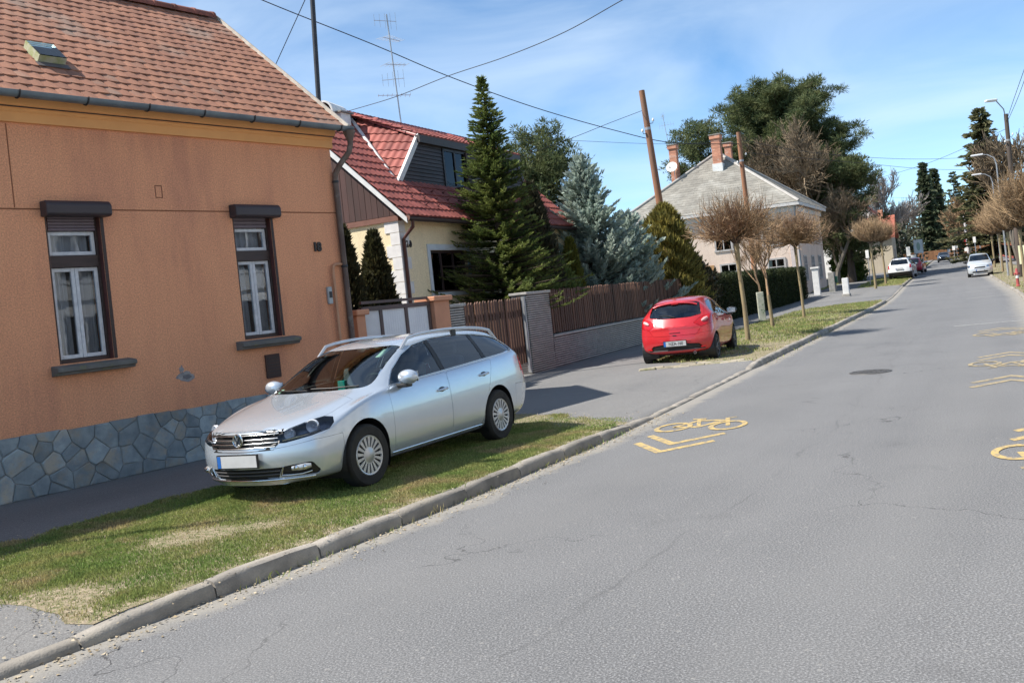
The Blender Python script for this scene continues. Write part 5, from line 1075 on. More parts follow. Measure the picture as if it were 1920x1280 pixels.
for s in (-1, 1):
    bar('fog_trim', nose_line([(s * .475, .372), (s * .44, .29), (s * .52, .282), (s * .62, .283), (s * .70, .30)], .002), .008, CHROME, ec)
    f = empty('fog_light'); f.parent = ec
    p = surf(bvh, (-1, s * .62, .335), (1, 0, 0)); MB().tube(nose_line([(s * .545, .345), (s * .60, .347), (s * .66, .352), (s * .705, .357)], .0), [.022, .030, .033, .02], 10).build('fog_lens', M('fog_lens', (.55, .57, .58), (.4, .42, .44), scale=18, rough=.15, metal=.6), f, 50)
    for yy in (.60, .67): q = surf(bvh, (-1, s * yy, .35), (1, 0, 0)); MB().lathe([(.001, -.045), (.022, -.04), (.026, -.028)], q, 'x', 14).build('fog_bulb', CHROME, f, 50)
    # headlight: dark housing, two bright bowls, chrome strip
    dirn = Vector((.80, -s * .28, .0)).normalized()
    HLo = [(o_) for o_ in ec.children if o_.name.startswith('headlight')]
for o_ in [c for c in ec.children if c.name.split('.')[0] == 'headlight']:
    me = o_.data.copy(); s = 1 if sum(v.co.y for v in me.vertices) > 0 else -1
    for v in me.vertices: v.co += Vector((.13, -s * .06, -.004))
    link('headlight_housing', me, LAMPIN, o_); me.materials.clear(); me.materials.append(LAMPIN)
    for (yy, zz, rr) in ((.53, .668, .052), (.69, .715, .062)):
        p = surf(bvh, (-1, s * yy, zz), (1, 0, 0)) + Vector((.066, -s * .03, 0)); m_ = Matrix.Rotation(s * R(-18), 3, 'Z')
        MB().lathe([(.001, .018), (rr * .45, .012), (rr * .8, -.006), (rr, -.028), (rr * 1.06, -.02), (rr * 1.04, .01)], p, 'x', 20, m_).build('reflector', M('reflector_silver', (.80, .82, .86), (.7, .72, .76), rough=.4, metal=.25), o_, 60)
        MB().lathe([(.001, -.02), (rr * .28, -.015), (rr * .3, .015)], p, 'x', 12, m_).build('bulb', M('bulb_glass', (.7, .72, .75), rough=.1), o_, 60)
    pts = [surf(bvh, (-1, s * y, z), (1, 0, 0)) for y, z in ((.48, .614), (.60, .632), (.70, .650), (.77, .672))]; MB().tube([p + Vector((.022, -s * .01, .004)) for p in pts if p], .011, 6).build('light_strip', CHROME, o_, 50)
# badge: ring with the two stacked letters
bp = surf(bvh, (-1, 0, .652), (1, 0, 0)); bd = empty('badge', bp + Vector((-.012, 0, 0))); bd.parent = ec
mb = MB(); mb.tube([(0, .062 * math.cos(a), .062 * math.sin(a)) for a in np.linspace(0, 2 * math.pi, 29)], .0075, 7, False); mb.build('badge_ring', CHROME, bd, 50)
MB().lathe([(.001, .002), (.06, .002), (.06, .012)], (0, 0, 0), 'x', 24).build('badge_disc', M('badge_dark', (.10, .11, .12), rough=.25, metal=.5), bd)
mb = MB()
for A in ([(-.026, .054), (0, .006), (.026, .054)], [(-.054, .026), (-.027, -.05), (0, -.004), (.027, -.05), (.054, .026)]): mb.tube([(-.002, y, z) for y, z in A], .0058, 6)
mb.build('badge_letters', CHROME, bd, 40)
pp = surf(bvh, (-1, 0, .455), (1, 0, 0)); plate(ec, (pp.x - .016, 0, .452), -1, .52, .115)
# window surround in chrome, sill trims, roof rails, aerial
for s in (-1, 1):
    loop = []
    P2 = DLO + [DLO[0]]
    for (x, z), (x2, z2) in zip(P2[:-1], P2[1:]):
        for t in np.linspace(0, 1, 6)[:-1]:
            xx, zz = x + (x2 - x) * t, z + (z2 - z) * t; p = surf(bvh, (xx, s * 2, zz), (0, -s, 0))
            if p: loop.append(p + Vector((0, s * .002, 0)))
    bar('window_chrome', loop + loop[:1], .0068, CHROME, ec)
    for z, r_, mt in ((.262, .011, CHROME), (.225, .016, BLACK)):
        pts = [surf(bvh, (x, s * 2, z), (0, -s, 0)) for x in np.linspace(1.36, 3.22, 12)]; bar('sill_trim', [p + Vector((0, s * .001, 0)) for p in pts if p], r_, mt, ec)
    pts = [surf(bvh, (x, s * .605, 3), (0, 0, -1)) for x in np.linspace(2.06, 4.22, 15)]; nn = len(pts)
    bar('roof_rail', [p + Vector((0, 0, .085 * min(1, 4.5 * math.sin(math.pi * i / (nn - 1))) - .012)) for i, p in enumerate(pts)], .019, M('rail_silver', (.55, .56, .58), (.5, .51, .53), rough=.3, metal=.7), ec)
    p = surf(bvh, (3.2, s * .605, 3), (0, 0, -1)); bev(MB().box(p + Vector((0, 0, .03)), (.10, .03, .09)).build('rail_foot', BLACK, ec), .008)
# things seen through the windscreen
A0 = M('sticker_white', (.72, .74, .72), (.55, .62, .58), scale=30, rough=.6)
def on_screen(y, z, off=.012):
    p = surf(bvh, (0.2, y, z), (1, 0, 0)); return p + Vector((off, 0, -off * .4))
def screen_quad(name, y0, y1, z0, z1, mat): 
    V = [on_screen(y0, z0), on_screen(y1, z0), on_screen(y1, z1), on_screen(y0, z1)]; MB().add(V, [(0, 1, 2, 3)]).build(name, mat, ec)
screen_quad('windscreen_sticker', -.50, -.42, 1.27, 1.345, A0); screen_quad('windscreen_sticker', .50, .56, .998, 1.03, A0)
bev(MB().box((1.62, -.08, .985), (.05, .10, .13)).build('turquoise_card', M('turquoise_card', (.02, .42, .45), rough=.5), ec), .004)
for y in (-.30, .30): bar('wiper', [on_screen(y - .3, 1.0, -.012), on_screen(y, 1.004, -.014), on_screen(y + .28, 1.012, -.012)], .008, BLACK, ec)
ebm.free()
th = R(60.7); ec.rotation_euler = (R(-0.6), 0, th); ec.location = (-2.80, 9.42, .100)
# --- red hatchback
RED = M('red_paint', (.50, .022, .030), (.46, .02, .026), scale=1.5, rough=.30, metal=.15, coat=1.0)
DL2 = [(1.30, .93), (1.62, 1.12), (1.95, 1.27), (2.25, 1.345), (2.60, 1.365), (2.95, 1.33), (3.16, 1.255), (3.30, 1.15), (3.22, 1.07), (2.9, 1.03)]
hat = dict(len=3.90, stations=[
    (0.00, .20, .62, .72, .44, .70, .58, .58, .68, .03), (0.14, .18, .70, .78, .46, .75, .68, .60, .77, .04), (0.40, .17, .74, .82, .50, .80, .78, .62, .86, .05), (0.75, .17, .76, .84, .54, .81, .87, .64, .95, .05), (1.00, .17, .77, .845, .56, .81, .91, .66, 1.00, .05),
    (1.25, .17, .77, .845, .56, .805, .925, .64, 1.12, .05), (1.62, .17, .77, .842, .56, .805, .945, .60, 1.32, .06), (2.00, .17, .77, .842, .56, .805, .975, .565, 1.44, .065), (2.40, .17, .77, .845, .57, .81, 1.005, .555, 1.478, .065),
    (2.80, .18, .77, .847, .58, .815, 1.04, .545, 1.472, .065), (3.15, .19, .77, .847, .60, .815, 1.06, .535, 1.44, .065), (3.42, .20, .76, .845, .62, .805, 1.06, .52, 1.40, .06), (3.62, .22, .75, .84, .62, .79, 1.02, .54, 1.19, .06), (3.78, .24, .73, .825, .60, .77, .95, .56, 1.01, .05), (3.90, .27, .70, .78, .54, .73, .76, .55, .84, .04)],
    nose_len=.9, nose_plan=.32, nose_prof=([.2, .3, .5, .7, .8], [.10, .02, 0, .08, .14]), tail_len=.75, tail_plan=.24, tail_prof=([.25, .36, .5, .62, .72, .85], [.10, .03, .0, .015, .05, .07]), cowl=1.12, bow=.10,
    wheel=.300, axles=(.80, 3.29), track=1.475, rim=.20, wheel_style='spoke', arch=1.15, belt=.93, mirror=(1.45, .98), handles=((2.20, .84), (3.0, .90)), paint=RED, mirror_mat=BLACK, rim_mat=M('rim_dark', (.09, .09, .095), (.06, .06, .065), rough=.5, metal=.3),
    cuts=[dict(id=1, name='side_window', mat='tint', poly=clip_poly_x(DL2, 1.3, 2.14), filt=lambda f: abs(fr(f).y) > .42 and fr(f).z > .9 and abs(nz(f).y) > .35, sides=1, gap=.006, push=-.006), dict(id=2, name='rear_side_window', mat='tint', poly=clip_poly_x(DL2, 2.21, 3.4), filt=lambda f: abs(fr(f).y) > .42 and fr(f).z > .9 and abs(nz(f).y) > .35, sides=1, gap=.006, push=-.006),
          dict(id=4, name='window_pillar', mat='black', poly=DL2, filt=lambda f: abs(fr(f).y) > .42 and fr(f).z > .9 and abs(nz(f).y) > .35, sides=1, gap=0, push=-.003),
          dict(id=5, name='windscreen', mat='glass', poly=round_poly([(-.64, 1.0), (.64, 1.0), (.53, 1.395), (-.53, 1.395)], .06), u=PY, v=PZ, filt=lambda f: .9 < fr(f).x < 2.1 and nz(f).z > .3 and nz(f).x < -.25, gap=.008, push=-.004),
          dict(id=6, name='rear_window', mat='tint', poly=round_poly([(-.60, 1.075), (-.35, 1.03), (.35, 1.03), (.60, 1.075), (.535, 1.355), (.3, 1.375), (-.3, 1.375), (-.535, 1.355)], .05), u=PY, v=PZ, filt=lambda f: fr(f).x > 3.2 and nz(f).x > .35, gap=.008, push=-.004),
          dict(id=7, name='tail_light', mat='red', poly=[(.43, .90), (.60, .80), (.87, .87), (.87, 1.05), (.74, 1.06), (.58, 1.015)], u=PY, v=PZ, filt=lambda f: fr(f).x > 3.3 and fr(f).y > .3, gap=.005, push=.002), dict(id=8, name='tail_light', mat='red', poly=[(-.43, .90), (-.60, .80), (-.87, .87), (-.87, 1.05), (-.74, 1.06), (-.58, 1.015)], u=PY, v=PZ, filt=lambda f: fr(f).x > 3.3 and fr(f).y < -.3, gap=.005, push=.002),
          dict(id=9, name='tailgate', mat='paint', poly=[(-.48, .65), (.48, .65), (.60, .80), (.66, 1.0), (.60, 1.42), (-.60, 1.42), (-.66, 1.0), (-.60, .80)], u=PY, v=PZ, filt=lambda f: fr(f).x > 3.2 and nz(f).x > .25 and fr(f).z < 1.43, gap=.004),
          dict(id=10, name='bumper_insert', mat='black', poly=[(-.62, .33), (.62, .33), (.52, .435), (.3, .46), (-.3, .46), (-.52, .435)], u=PY, v=PZ, filt=lambda f: fr(f).x > 3.4 and nz(f).x > .2, gap=.005, push=-.012),
          dict(id=11, name='rear_bumper', mat='paint', poly=[(3.36, .1), (3.36, .66), (3.52, .70), (4.2, .62), (4.2, .1)], filt=lambda f: fr(f).x > 3.3, gap=.0035),
          dict(id=12, name='front_door', mat='paint', poly=[(1.24, .27), (1.24, .90), (2.17, .985), (2.17, .27)], filt=lambda f: abs(fr(f).y) > .42, sides=1, gap=.0035), dict(id=13, name='rear_door', mat='paint', poly=[(2.177, .27), (2.177, .985), (3.12, 1.06), (3.0, .78), (2.86, .27)], filt=lambda f: abs(fr(f).y) > .42, sides=1, gap=.0035),
          dict(id=14, name='headlight', mat='lens', poly=[(.45, .60), (.55, .74), (.9, .78), (.9, .66)], u=PY, v=PZ, filt=lambda f: fr(f).x < .8 and fr(f).y > .2 and nz(f).x < .2, gap=.005), dict(id=15, name='headlight', mat='lens', poly=[(-.45, .60), (-.55, .74), (-.9, .78), (-.9, .66)], u=PY, v=PZ, filt=lambda f: fr(f).x < .8 and fr(f).y < -.2 and nz(f).x < .2, gap=.005)])
lined(RED)
rc, rbvh, rbm = build_car('red_hatchback_car', hat, 'red hatchback seen from behind, parked half on the pavement by the picket fence', 'car')
tp = lambda y, z, off=.004: surf(rbvh, (6, y, z), (-1, 0, 0)) + Vector((off, 0, 0))
pz = tp(0, .475); plate(rc, (pz.x + .010, 0, .475), 1, .50, .11, 'NZA-160')
MB().tube([tp(y, .535 - .012 * abs(y) / .3, .0) for y in np.linspace(-.33, .33, 9)], .009, 6).build('plate_trim', RED, rc, 50)
MB().tube([tp(y, .325, .002) for y in np.linspace(-.64, .64, 17)], .010, 6).build('bumper_lip', M('lip_grey', (.10, .10, .105), rough=.5), rc, 50)
MB().tube([tp(.02, 1.05, .012), tp(-.02, 1.06, .022), tp(-.18, 1.10, .018), tp(-.34, 1.105, .016)], [.018, .014, .009, .007], 7).build('rear_wiper', BLACK, rc, 50)
MB().tube([tp(y, .72, .004) for y in np.linspace(-.12, .12, 5)], .012, 6).build('badge_bar', M('badge_bar_red', (.40, .02, .025), rough=.3, coat=1), rc, 50)
MB().tube([tp(y, .655, .004) for y in (-.04, 0, .04)], .010, 6).build('latch', BLACK, rc, 50)
for s in (-1, 1):
    a_ = [tp(s * .60, .925, .006), tp(s * .66, .955, .006), tp(s * .72, .985, .004)]; MB().tube(a_, [.022, .042, .03], 8).build('reversing_lens', M('clear_red_lens', (.72, .42, .42), (.6, .3, .3), rough=.12), rc, 50)
    MB().tube([tp(s * .55, .355, .004), tp(s * .66, .365, .004)], .017, 6).build('reflector', REDLENS, rc, 50)
MB().lathe([(.024, 0), (.030, 0), (.030, -.12), (.024, -.12), (.024, 0)], (3.86, .42, .245), 'x', 14).build('exhaust_tip', CHROME, rc, 50)
sp_ = MB(); sp_.add([], [])
pts = [surf(rbvh, (3.40, y, 3), (0, 0, -1)) for y in np.linspace(-.50, .50, 11)]
MB().tube([p + Vector((.05, 0, -.006 - .02 * abs(p.y))) for p in pts], .022, 8).build('roof_spoiler', RED, rc, 50)
bev(MB().box(pts[5] + Vector((.085, 0, -.03)), (.02, .16, .022)).build('brake_light', REDLENS, rc), .006)
MB().tube([surf(rbvh, (1.75, 0, 3), (0, 0, -1)), surf(rbvh, (1.75, 0, 3), (0, 0, -1)) + Vector((.16, 0, .17))], .005, 5).build('roof_aerial', BLACK, rc)
rbm.free()
# rear axle mid-point on the ground at about (3.80, 21.80); it faces away along azimuth 22 degrees
ang = R(22); bk = Vector((-math.sin(ang), -math.cos(ang))); rc.rotation_euler = (0, R(.6), math.atan2(bk.y, bk.x)); ctr = Vector((3.83, 21.95)); org = ctr - bk * 3.29; rc.location = (org.x, org.y, .096)

# --- distant cars, built the same way with fewer panels
WPAINT = M('white_car_paint', (.70, .71, .72), (.66, .67, .68), rough=.3, coat=1.0); SILV3 = M('pale_silver_paint', (.58, .61, .63), (.55, .58, .6), rough=.32, metal=.4, coat=1.0); RED2 = M('crimson_paint', (.40, .015, .04), (.36, .014, .035), rough=.3, coat=1.0); GREYP = M('dark_grey_paint', (.06, .065, .075), (.05, .055, .06), rough=.3, metal=.4, coat=1.0)
for m_ in (WPAINT, SILV3, RED2, GREYP): lined(m_)
def small_spec(ln, wd, ht, bonnet, cowl_z, tail_top, paint, wheel=.31, belt=None, plastic=False, roof_end=None):
    h = wd / 2; b = belt or .62 * ht; re = roof_end or ln - .45
    st = [(0.0, .22, h * .80, h * .88, .48, h * .86, .60, h * .7, cowl_z - .24, .03), (.15, .2, h * .9, h * .95, .5, h * .93, .70, h * .72, cowl_z - .16, .04), (bonnet * .5, .19, h * .93, h * .99, .52, h * .955, cowl_z - .13, h * .76, cowl_z - .05, .04), (bonnet, .19, h * .94, h, .55, h * .96, b - .03, h * .80, cowl_z + .03, .04),
          (bonnet + .42, .19, h * .94, h, .56, h * .955, b - .01, h * .74, cowl_z + .30, .05), (bonnet + .80, .19, h * .94, h, .56, h * .955, b, h * .69, ht - .06, .06), (bonnet + 1.3, .19, h * .94, h, .56, h * .955, b + .02, h * .68, ht, .06), (re - .5, .2, h * .94, h, .58, h * .955, b + .04, h * .67, ht - .02, .06), (re, .22, h * .92, h * .99, .6, h * .945, b + .06, h * .65, ht - .07, .06),
          (ln - .18, .26, h * .9, h * .97, .6, h * .92, b, h * .68, tail_top, .05), (ln, .32, h * .84, h * .92, .55, h * .87, b - .18, h * .68, tail_top - .22, .04)]
    D = [(bonnet + .28, b + .0), (bonnet + .62, ht - .30), (bonnet + .95, ht - .13), (re - .55, ht - .13), (re - .12, ht - .24), (re + .0, b + .09)]
    sf = lambda f: abs(fr(f).y) > h * .5 and fr(f).z > b - .04 and abs(nz(f).y) > .35
    mid = (bonnet + re) / 2 + .25
    return dict(len=ln, stations=st, nose_len=.85, nose_plan=.26, nose_prof=([.2, .4, .6, .8], [.08, .0, .02, .10]), tail_len=.6, tail_plan=.14, tail_prof=([.3, .5, .8, 1.0], [.08, 0, .02, .05]), cowl=bonnet + .05, bow=.08, sub=2, wheel=wheel, axles=(.82, ln - .72), track=wd * .86, rim=wheel * .63, wheel_style='spoke', belt=b, mirror=(bonnet + .45, b + .03), paint=paint, mirror_mat=BLACK,
        cuts=[dict(id=1, name='side_window', mat='tint', poly=clip_poly_x(D, 0, mid), filt=sf, sides=1, gap=.006, push=-.005), dict(id=2, name='rear_side_window', mat='tint', poly=clip_poly_x(D, mid + .07, 9), filt=sf, sides=1, gap=.006, push=-.005),
              dict(id=5, name='windscreen', mat='glass', poly=[(-h * .78, cowl_z + .05), (h * .78, cowl_z + .05), (h * .66, ht - .11), (-h * .66, ht - .11)], u=PY, v=PZ, filt=lambda f: bonnet - .2 < fr(f).x < bonnet + 1.0 and nz(f).x < -.25 and nz(f).z > .2, gap=.006, push=-.004),
              dict(id=6, name='rear_window', mat='tint', poly=round_poly([(-h * .72, b + .08), (h * .72, b + .08), (h * .62, ht - .15), (-h * .62, ht - .15)], .08), u=PY, v=PZ, filt=lambda f: fr(f).x > ln - .8 and nz(f).x > .3, gap=.006, push=-.004),
              dict(id=7, name='tail_light', mat='red', poly=[(h * .80, .82), (h * .80, 1.12), (h * 1.05, 1.12), (h * 1.05, .82)], u=PY, v=PZ, filt=lambda f: fr(f).x > ln - .5 and fr(f).y > 0, gap=.004), dict(id=8, name='tail_light', mat='red', poly=[(-h * .80, .82), (-h * .80, 1.12), (-h * 1.05, 1.12), (-h * 1.05, .82)], u=PY, v=PZ, filt=lambda f: fr(f).x > ln - .5 and fr(f).y < 0, gap=.004),
              dict(id=9, name='headlight', mat='chrome', poly=[(h * .50, .64), (h * .54, .78), (h * 1.02, .84), (h * 1.02, .68)], u=PY, v=PZ, filt=lambda f: fr(f).x < .75 and fr(f).y > 0 and nz(f).x < .1, gap=.004), dict(id=10, name='headlight', mat='chrome', poly=[(-h * .50, .64), (-h * .54, .78), (-h * 1.02, .84), (-h * 1.02, .68)], u=PY, v=PZ, filt=lambda f: fr(f).x < .75 and fr(f).y < 0 and nz(f).x < .1, gap=.004),
              dict(id=11, name='grille', mat='black', poly=[(-h * .45, .60), (h * .45, .60), (h * .40, .70), (-h * .40, .70)], u=PY, v=PZ, filt=lambda f: fr(f).x < .5 and nz(f).x < -.2, gap=.004, push=-.01), dict(id=12, name='lower_grille', mat='black', poly=[(-h * .62, .30), (h * .62, .30), (h * .56, .40), (-h * .56, .40)], u=PY, v=PZ, filt=lambda f: fr(f).x < .5 and nz(f).x < -.2, gap=.004, push=-.01),
              dict(id=13, name='rear_bumper', mat='plastic' if plastic else 'paint', poly=[(ln - .62, .1), (ln - .62, .56), (ln + .2, .56), (ln + .2, .1)], filt=lambda f: fr(f).x > ln - .8, gap=.004)])
def park(root, x, y, az, z=0.0, mid=2.0):          # az: heading of the nose
    bk = Vector((-math.sin(az), -math.cos(az))); root.rotation_euler = (0, 0, math.atan2(bk.y, bk.x)); o = Vector((x, y)) - bk * mid; root.location = (o.x, o.y, z)
du, bv, bm_ = build_car('white_suv', small_spec(4.32, 1.86, 1.69, 1.15, 1.10, 1.22, WPAINT, .34, 1.06, True), 'white SUV seen from behind, parked on the left verge far down the street', 'car'); bm_.free()
p = at(1690, 519, 82); plate(du, (4.335, 0, .80), 1, .52, .11)
for s in (-1, 1): MB().tube([(1.9, s * .55, 1.68), (2.1, s * .55, 1.73), (3.4, s * .54, 1.72), (3.7, s * .54, 1.64)], .02, 6).build('roof_rail', BLACK, du, 50)
p = at(1687, 500, 77.0); park(du, p.x, p.y, R(29), rise(77) + .12, 3.9)
r2, bv, bm_ = build_car('crimson_car', small_spec(4.0, 1.72, 1.50, 1.05, 1.0, 1.10, RED2, .31), 'crimson hatchback partly hidden behind the white SUV', 'car'); bm_.free()
p = at(1711, 500, 88); park(r2, p.x, p.y, R(30), rise(88) + .12, 3.6)
sv, bv, bm_ = build_car('small_silver_car', small_spec(3.6, 1.60, 1.62, .95, 1.06, 1.2, SILV3, .30, 1.0), 'small pale silver car facing the camera by the right kerb', 'car'); bm_.free()
pf = surf(bv, (-1, 0, .5), (1, 0, 0)); plate(sv, (pf.x - .006, 0, .46), -1, .50, .11)
p = at(1837, 500, 65.5); park(sv, p.x, p.y, R(26) + math.pi, rise(65.5) + .01, .2)
ft, bv, bm_ = build_car('dark_grey_car', small_spec(4.2, 1.75, 1.47, 1.1, .98, 1.08, GREYP, .31), 'dark grey car driving towards the camera at the far end of the street', 'car'); bm_.free()
p = at(1769, 480, 140); park(ft, p.x, p.y, R(25) + math.pi, rise(140) + .02, 1)
# ------------------------------------------------------------------ vegetation
def nrmz(a): return a / np.maximum(np.linalg.norm(a, axis=-1, keepdims=True), 1e-9)
def kites(P, D, S, L_, W_, bend=None):
    """flat lance shaped blades: base P, direction D, side S, length L_, width W_"""
    L_ = np.asarray(L_)[:, None]; W_ = np.asarray(W_)[:, None]; mid = P + D * L_ * .45
    tip = P + D * L_ + (bend if bend is not None else 0)
    return np.stack([P, mid + S * W_ / 2, tip, mid - S * W_ / 2], 1)
def perp(D, g):
    r_ = nrmz(g.normal(size=D.shape)); return nrmz(np.cross(D, r_))
def segs(A, B, ra, rb, k=3):
    """tapered twigs as k-sided prisms"""
    A, B = np.asarray(A, float), np.asarray(B, float); D = nrmz(B - A); r_ = np.where(np.abs(D[:, 2:3]) > .9, [[1., 0, 0]], [[0, 0, 1.]]); U = nrmz(np.cross(D, r_)); W_ = np.cross(D, U); out = []
    ra, rb = np.asarray(ra)[:, None], np.asarray(rb)[:, None]
    for j in range(k):
        a0, a1 = 2 * np.pi * j / k, 2 * np.pi * (j + 1) / k; c0 = U * np.cos(a0) + W_ * np.sin(a0); c1 = U * np.cos(a1) + W_ * np.sin(a1); out.append(np.stack([A + c0 * ra, A + c1 * ra, B + c1 * rb, B + c0 * rb], 1))
    return np.concatenate(out)
BARK = M('bark_brown', (.10, .075, .055), (.065, .05, .038), scale=7, rough=.95, stretch=(1, 1, .25), bump=.5, bscale=25)
BARKG = M('bark_grey', (.17, .15, .125), (.11, .10, .085), scale=7, rough=.95, stretch=(1, 1, .3), bump=.5, bscale=25)
def leafmat(name, a, b, isl=.35, tr=.35, rough=.7): return M(name, a, b, scale=.8, rough=rough, island=isl, transl=tr, spec=.3)
FIR = leafmat('fir_needles', (.07, .108, .03), (.19, .22, .06)); SPRUCE = leafmat('blue_spruce_needles', (.29, .37, .32), (.40, .46, .40), .3, .35); PINE = leafmat('pine_needles', (.062, .090, .038), (.135, .150, .060)); THUJA = leafmat('thuja_sprays', (.026, .030, .014), (.060, .055, .022)); GOLD = leafmat('golden_cypress', (.16, .15, .022), (.09, .10, .02)); HEDGE = leafmat('hedge_leaf', (.022, .034, .012), (.045, .055, .016)); BUSH = leafmat('green_bush', (.06, .10, .02), (.10, .14, .03)); SEQ = leafmat('far_conifer', (.07, .10, .058), (.12, .135, .075))
TWIG = M('twig_tan', (.34, .235, .13), (.25, .165, .095), scale=3, rough=.8, island=.35); TWIGG = M('twig_grey_brown', (.155, .115, .075), (.22, .165, .105), scale=1.5, rough=.9, island=.3); TWIGR = M('twig_red_brown', (.23, .145, .09), (.33, .225, .125), scale=2, rough=.8, island=.4)

def conifer_mesh(H, Rb, seed, whorl=.22, nb=9, droop=-.25, up=.15, tw=.20, tww=.05, step=.07, power=.85, base=.03, irregular=.15, fan=1.0, flat=True, hang=0.0):
    g = np.random.default_rng(seed); P = []; D = []; S = []; L_ = []; bA = []; bB = []; br = []
    z = base * H
    while z < H * .985:
        f = 1 - z / H; Rz = Rb * f ** power * (1 + irregular * g.normal())
        n = max(4, int(nb * (.5 + .5 * f) + g.integers(-1, 2)))
        for k in range(n):
            az = g.uniform(0, 2 * np.pi); Lb = max(.02 * Rb, Rz * g.uniform(.72, 1.12)); d0 = np.array([np.cos(az), np.sin(az), 0.]); m = max(3, int(Lb / step)); t = np.linspace(.12, 1, m)
            dz = (droop * t + up * t ** 2.2) * Lb + (0 if f > .07 else t * Lb * (1 - f / .07) * .8)
            pts = np.stack([d0[0] * t * Lb, d0[1] * t * Lb, z + dz], 1); ax = nrmz(np.gradient(pts, axis=0)) if m > 1 else np.tile(d0, (m, 1))
            bA.append([0, 0, z]); bB.append(pts[-1]); br.append(.004 + .006 * Lb)
            side = np.cross(ax, [0, 0, 1.]); side = nrmz(side)
            for sg in (-1, 1):
                ang = g.uniform(.55, 1.0, m)[:, None] * fan; dd = ax * np.cos(ang) + sg * side * np.sin(ang) + g.normal(0, .14, (m, 3)); dd[:, 2] += (g.uniform(-.1, .35, m) if flat else g.uniform(-.3, .8, m)) - hang
                P.append(pts + g.normal(0, .012, (m, 3))); D.append(nrmz(dd)); ll = tw * (1.15 - .55 * t) * g.uniform(.7, 1.25, m) * (.55 + .45 * min(1, Lb / .8)); L_.append(ll); S.append(nrmz(np.cross(nrmz(dd), np.tile([0, 0, 1.], (m, 1))) + g.normal(0, .35, (m, 3))))
            P.append(pts[-2:]); dd = nrmz(ax[-2:] + g.normal(0, .15, (2, 3)) + [0, 0, .1 - hang]); D.append(dd); L_.append(np.full(2, tw * .9)); S.append(perp(dd, g))
            P.append(pts); dd = nrmz(ax + g.normal(0, .3, (m, 3)) + [0, 0, .55 - hang]); D.append(dd); L_.append(np.full(m, tw * .6)); S.append(perp(dd, g))
        z += whorl * g.uniform(.75, 1.25) * (.5 + .7 * f)
    P, D, S, L_ = map(np.concatenate, (P, D, S, L_)); V = kites(P, D, S, L_, L_ * tww / .2 * g.uniform(.8, 1.3, len(L_)))
    return V, segs(bA, bB, np.array(br) * 1.3, np.array(br) * .35, 3)
def tree_obj(name, loc, label, cat='tree', group=None, rz=0.0, sc=1.0):
    r = empty(name, loc, rz, label, cat, group); r.scale = (sc, sc, sc) if not hasattr(sc, '__len__') else sc; return r
def trunk(r, H, r0, r1=.02, mat=BARK, lean=(0, 0), k=9):
    pts = [(lean[0] * t + .02 * math.sin(5 * t) * r0 * 10, lean[1] * t + .02 * math.cos(4 * t) * r0 * 10, H * t - .15) for t in np.linspace(0, 1, 8)]; return MB().tube(pts, [r0 * (1.25 if i == 0 else 1) + (r1 - r0) * i / 7 for i in range(8)], k).build('trunk', mat, r, 50)
def conifer(name, loc, label, H, Rb, seed, mat, r0=.10, group=None, **kw):
    V, B = conifer_mesh(H, Rb, seed, **kw); r = tree_obj(name, loc, label, group=group, rz=seed); trunk(r, H * .97, r0); link('crown', qmesh('crown', V), mat, r); link('branches', qmesh('branches', B), BARK, r); return r
FIRp = at(950, 570, 24.6); conifer('fir_tree', (-.06, 25.6, .1), 'tall dark green fir with a spiky top behind the picket gate', 7.85, 2.45, 3, FIR, .08, whorl=.125, nb=25, droop=-.20, up=.26, tw=.165, tww=.065, step=.042, power=1.08, irregular=.14, base=.20)
p = at(1115, 545, 32.2); conifer('blue_spruce', (p.x, p.y, .1), 'silvery blue spruce rising behind the picket fence', 6.3, 2.2, 5, SPRUCE, .08, whorl=.15, nb=17, droop=-.10, up=.45, tw=.27, tww=.085, step=.045, power=.8, irregular=.22, flat=False)
p = at(1190, 545, 33.8); conifer('blue_spruce.001', (p.x, p.y, .1), 'lower spreading blue spruce right of the taller one', 4.4, 1.5, 9, SPRUCE, .07, whorl=.15, nb=17, droop=-.10, up=.5, tw=.27, tww=.085, step=.045, power=.65, irregular=.25, flat=False)
def column_mesh(H, Rr, seed, n, lf=.16, wd=.06, top=.5, lump=.18):
    g = np.random.default_rng(seed); z = H * g.beta(1.15, 1.0, n); f = z / H; prof = Rr * np.minimum(1, (1 - f) / (1 - top + 1e-6)) ** .7 * np.minimum(1, .75 + f * 2); a = g.uniform(0, 2 * np.pi, n); lumpf = 1 + lump * np.sin(3 * a + z * 4.1 + seed) * np.cos(z * 5.3 + a * 2) + .10 * g.normal(size=n); rr = prof * lumpf * np.sqrt(g.uniform(.45, 1, n))
    P = np.stack([rr * np.cos(a), rr * np.sin(a), z], 1); D = nrmz(np.stack([np.cos(a) * .55, np.sin(a) * .55, np.full(n, .9)], 1) + g.normal(0, .28, (n, 3))); return kites(P, D, perp(D, g), lf * g.uniform(.6, 1.3, n), wd * g.uniform(.7, 1.3, n))
def shrub(name, loc, label, H, Rr, seed, n, mat, cat='shrub', group=None, **kw):
    r = tree_obj(name, loc, label, cat, group); trunk(r, H * .8, .05); link('foliage', qmesh('foliage', column_mesh(H, Rr, seed, n, **kw)), mat, r); return r
c0 = FM @ Vector((-1.75, 2.15, 0))
p = at(712, 560, 21.2); shrub('thuja', (p.x, p.y, .1), 'dark conical thuja against the sunlit yellow gable', 3.55, .46, 2, 9000, THUJA, group='dark thujas in front of the yellow gable', top=.35)
p = at(694, 560, 20.9); shrub('thuja.001', (p.x, p.y, .1), 'short round thuja leaning against the taller conical one', 2.62, .36, 3, 4500, THUJA, group='dark thujas in front of the yellow gable', top=.45)
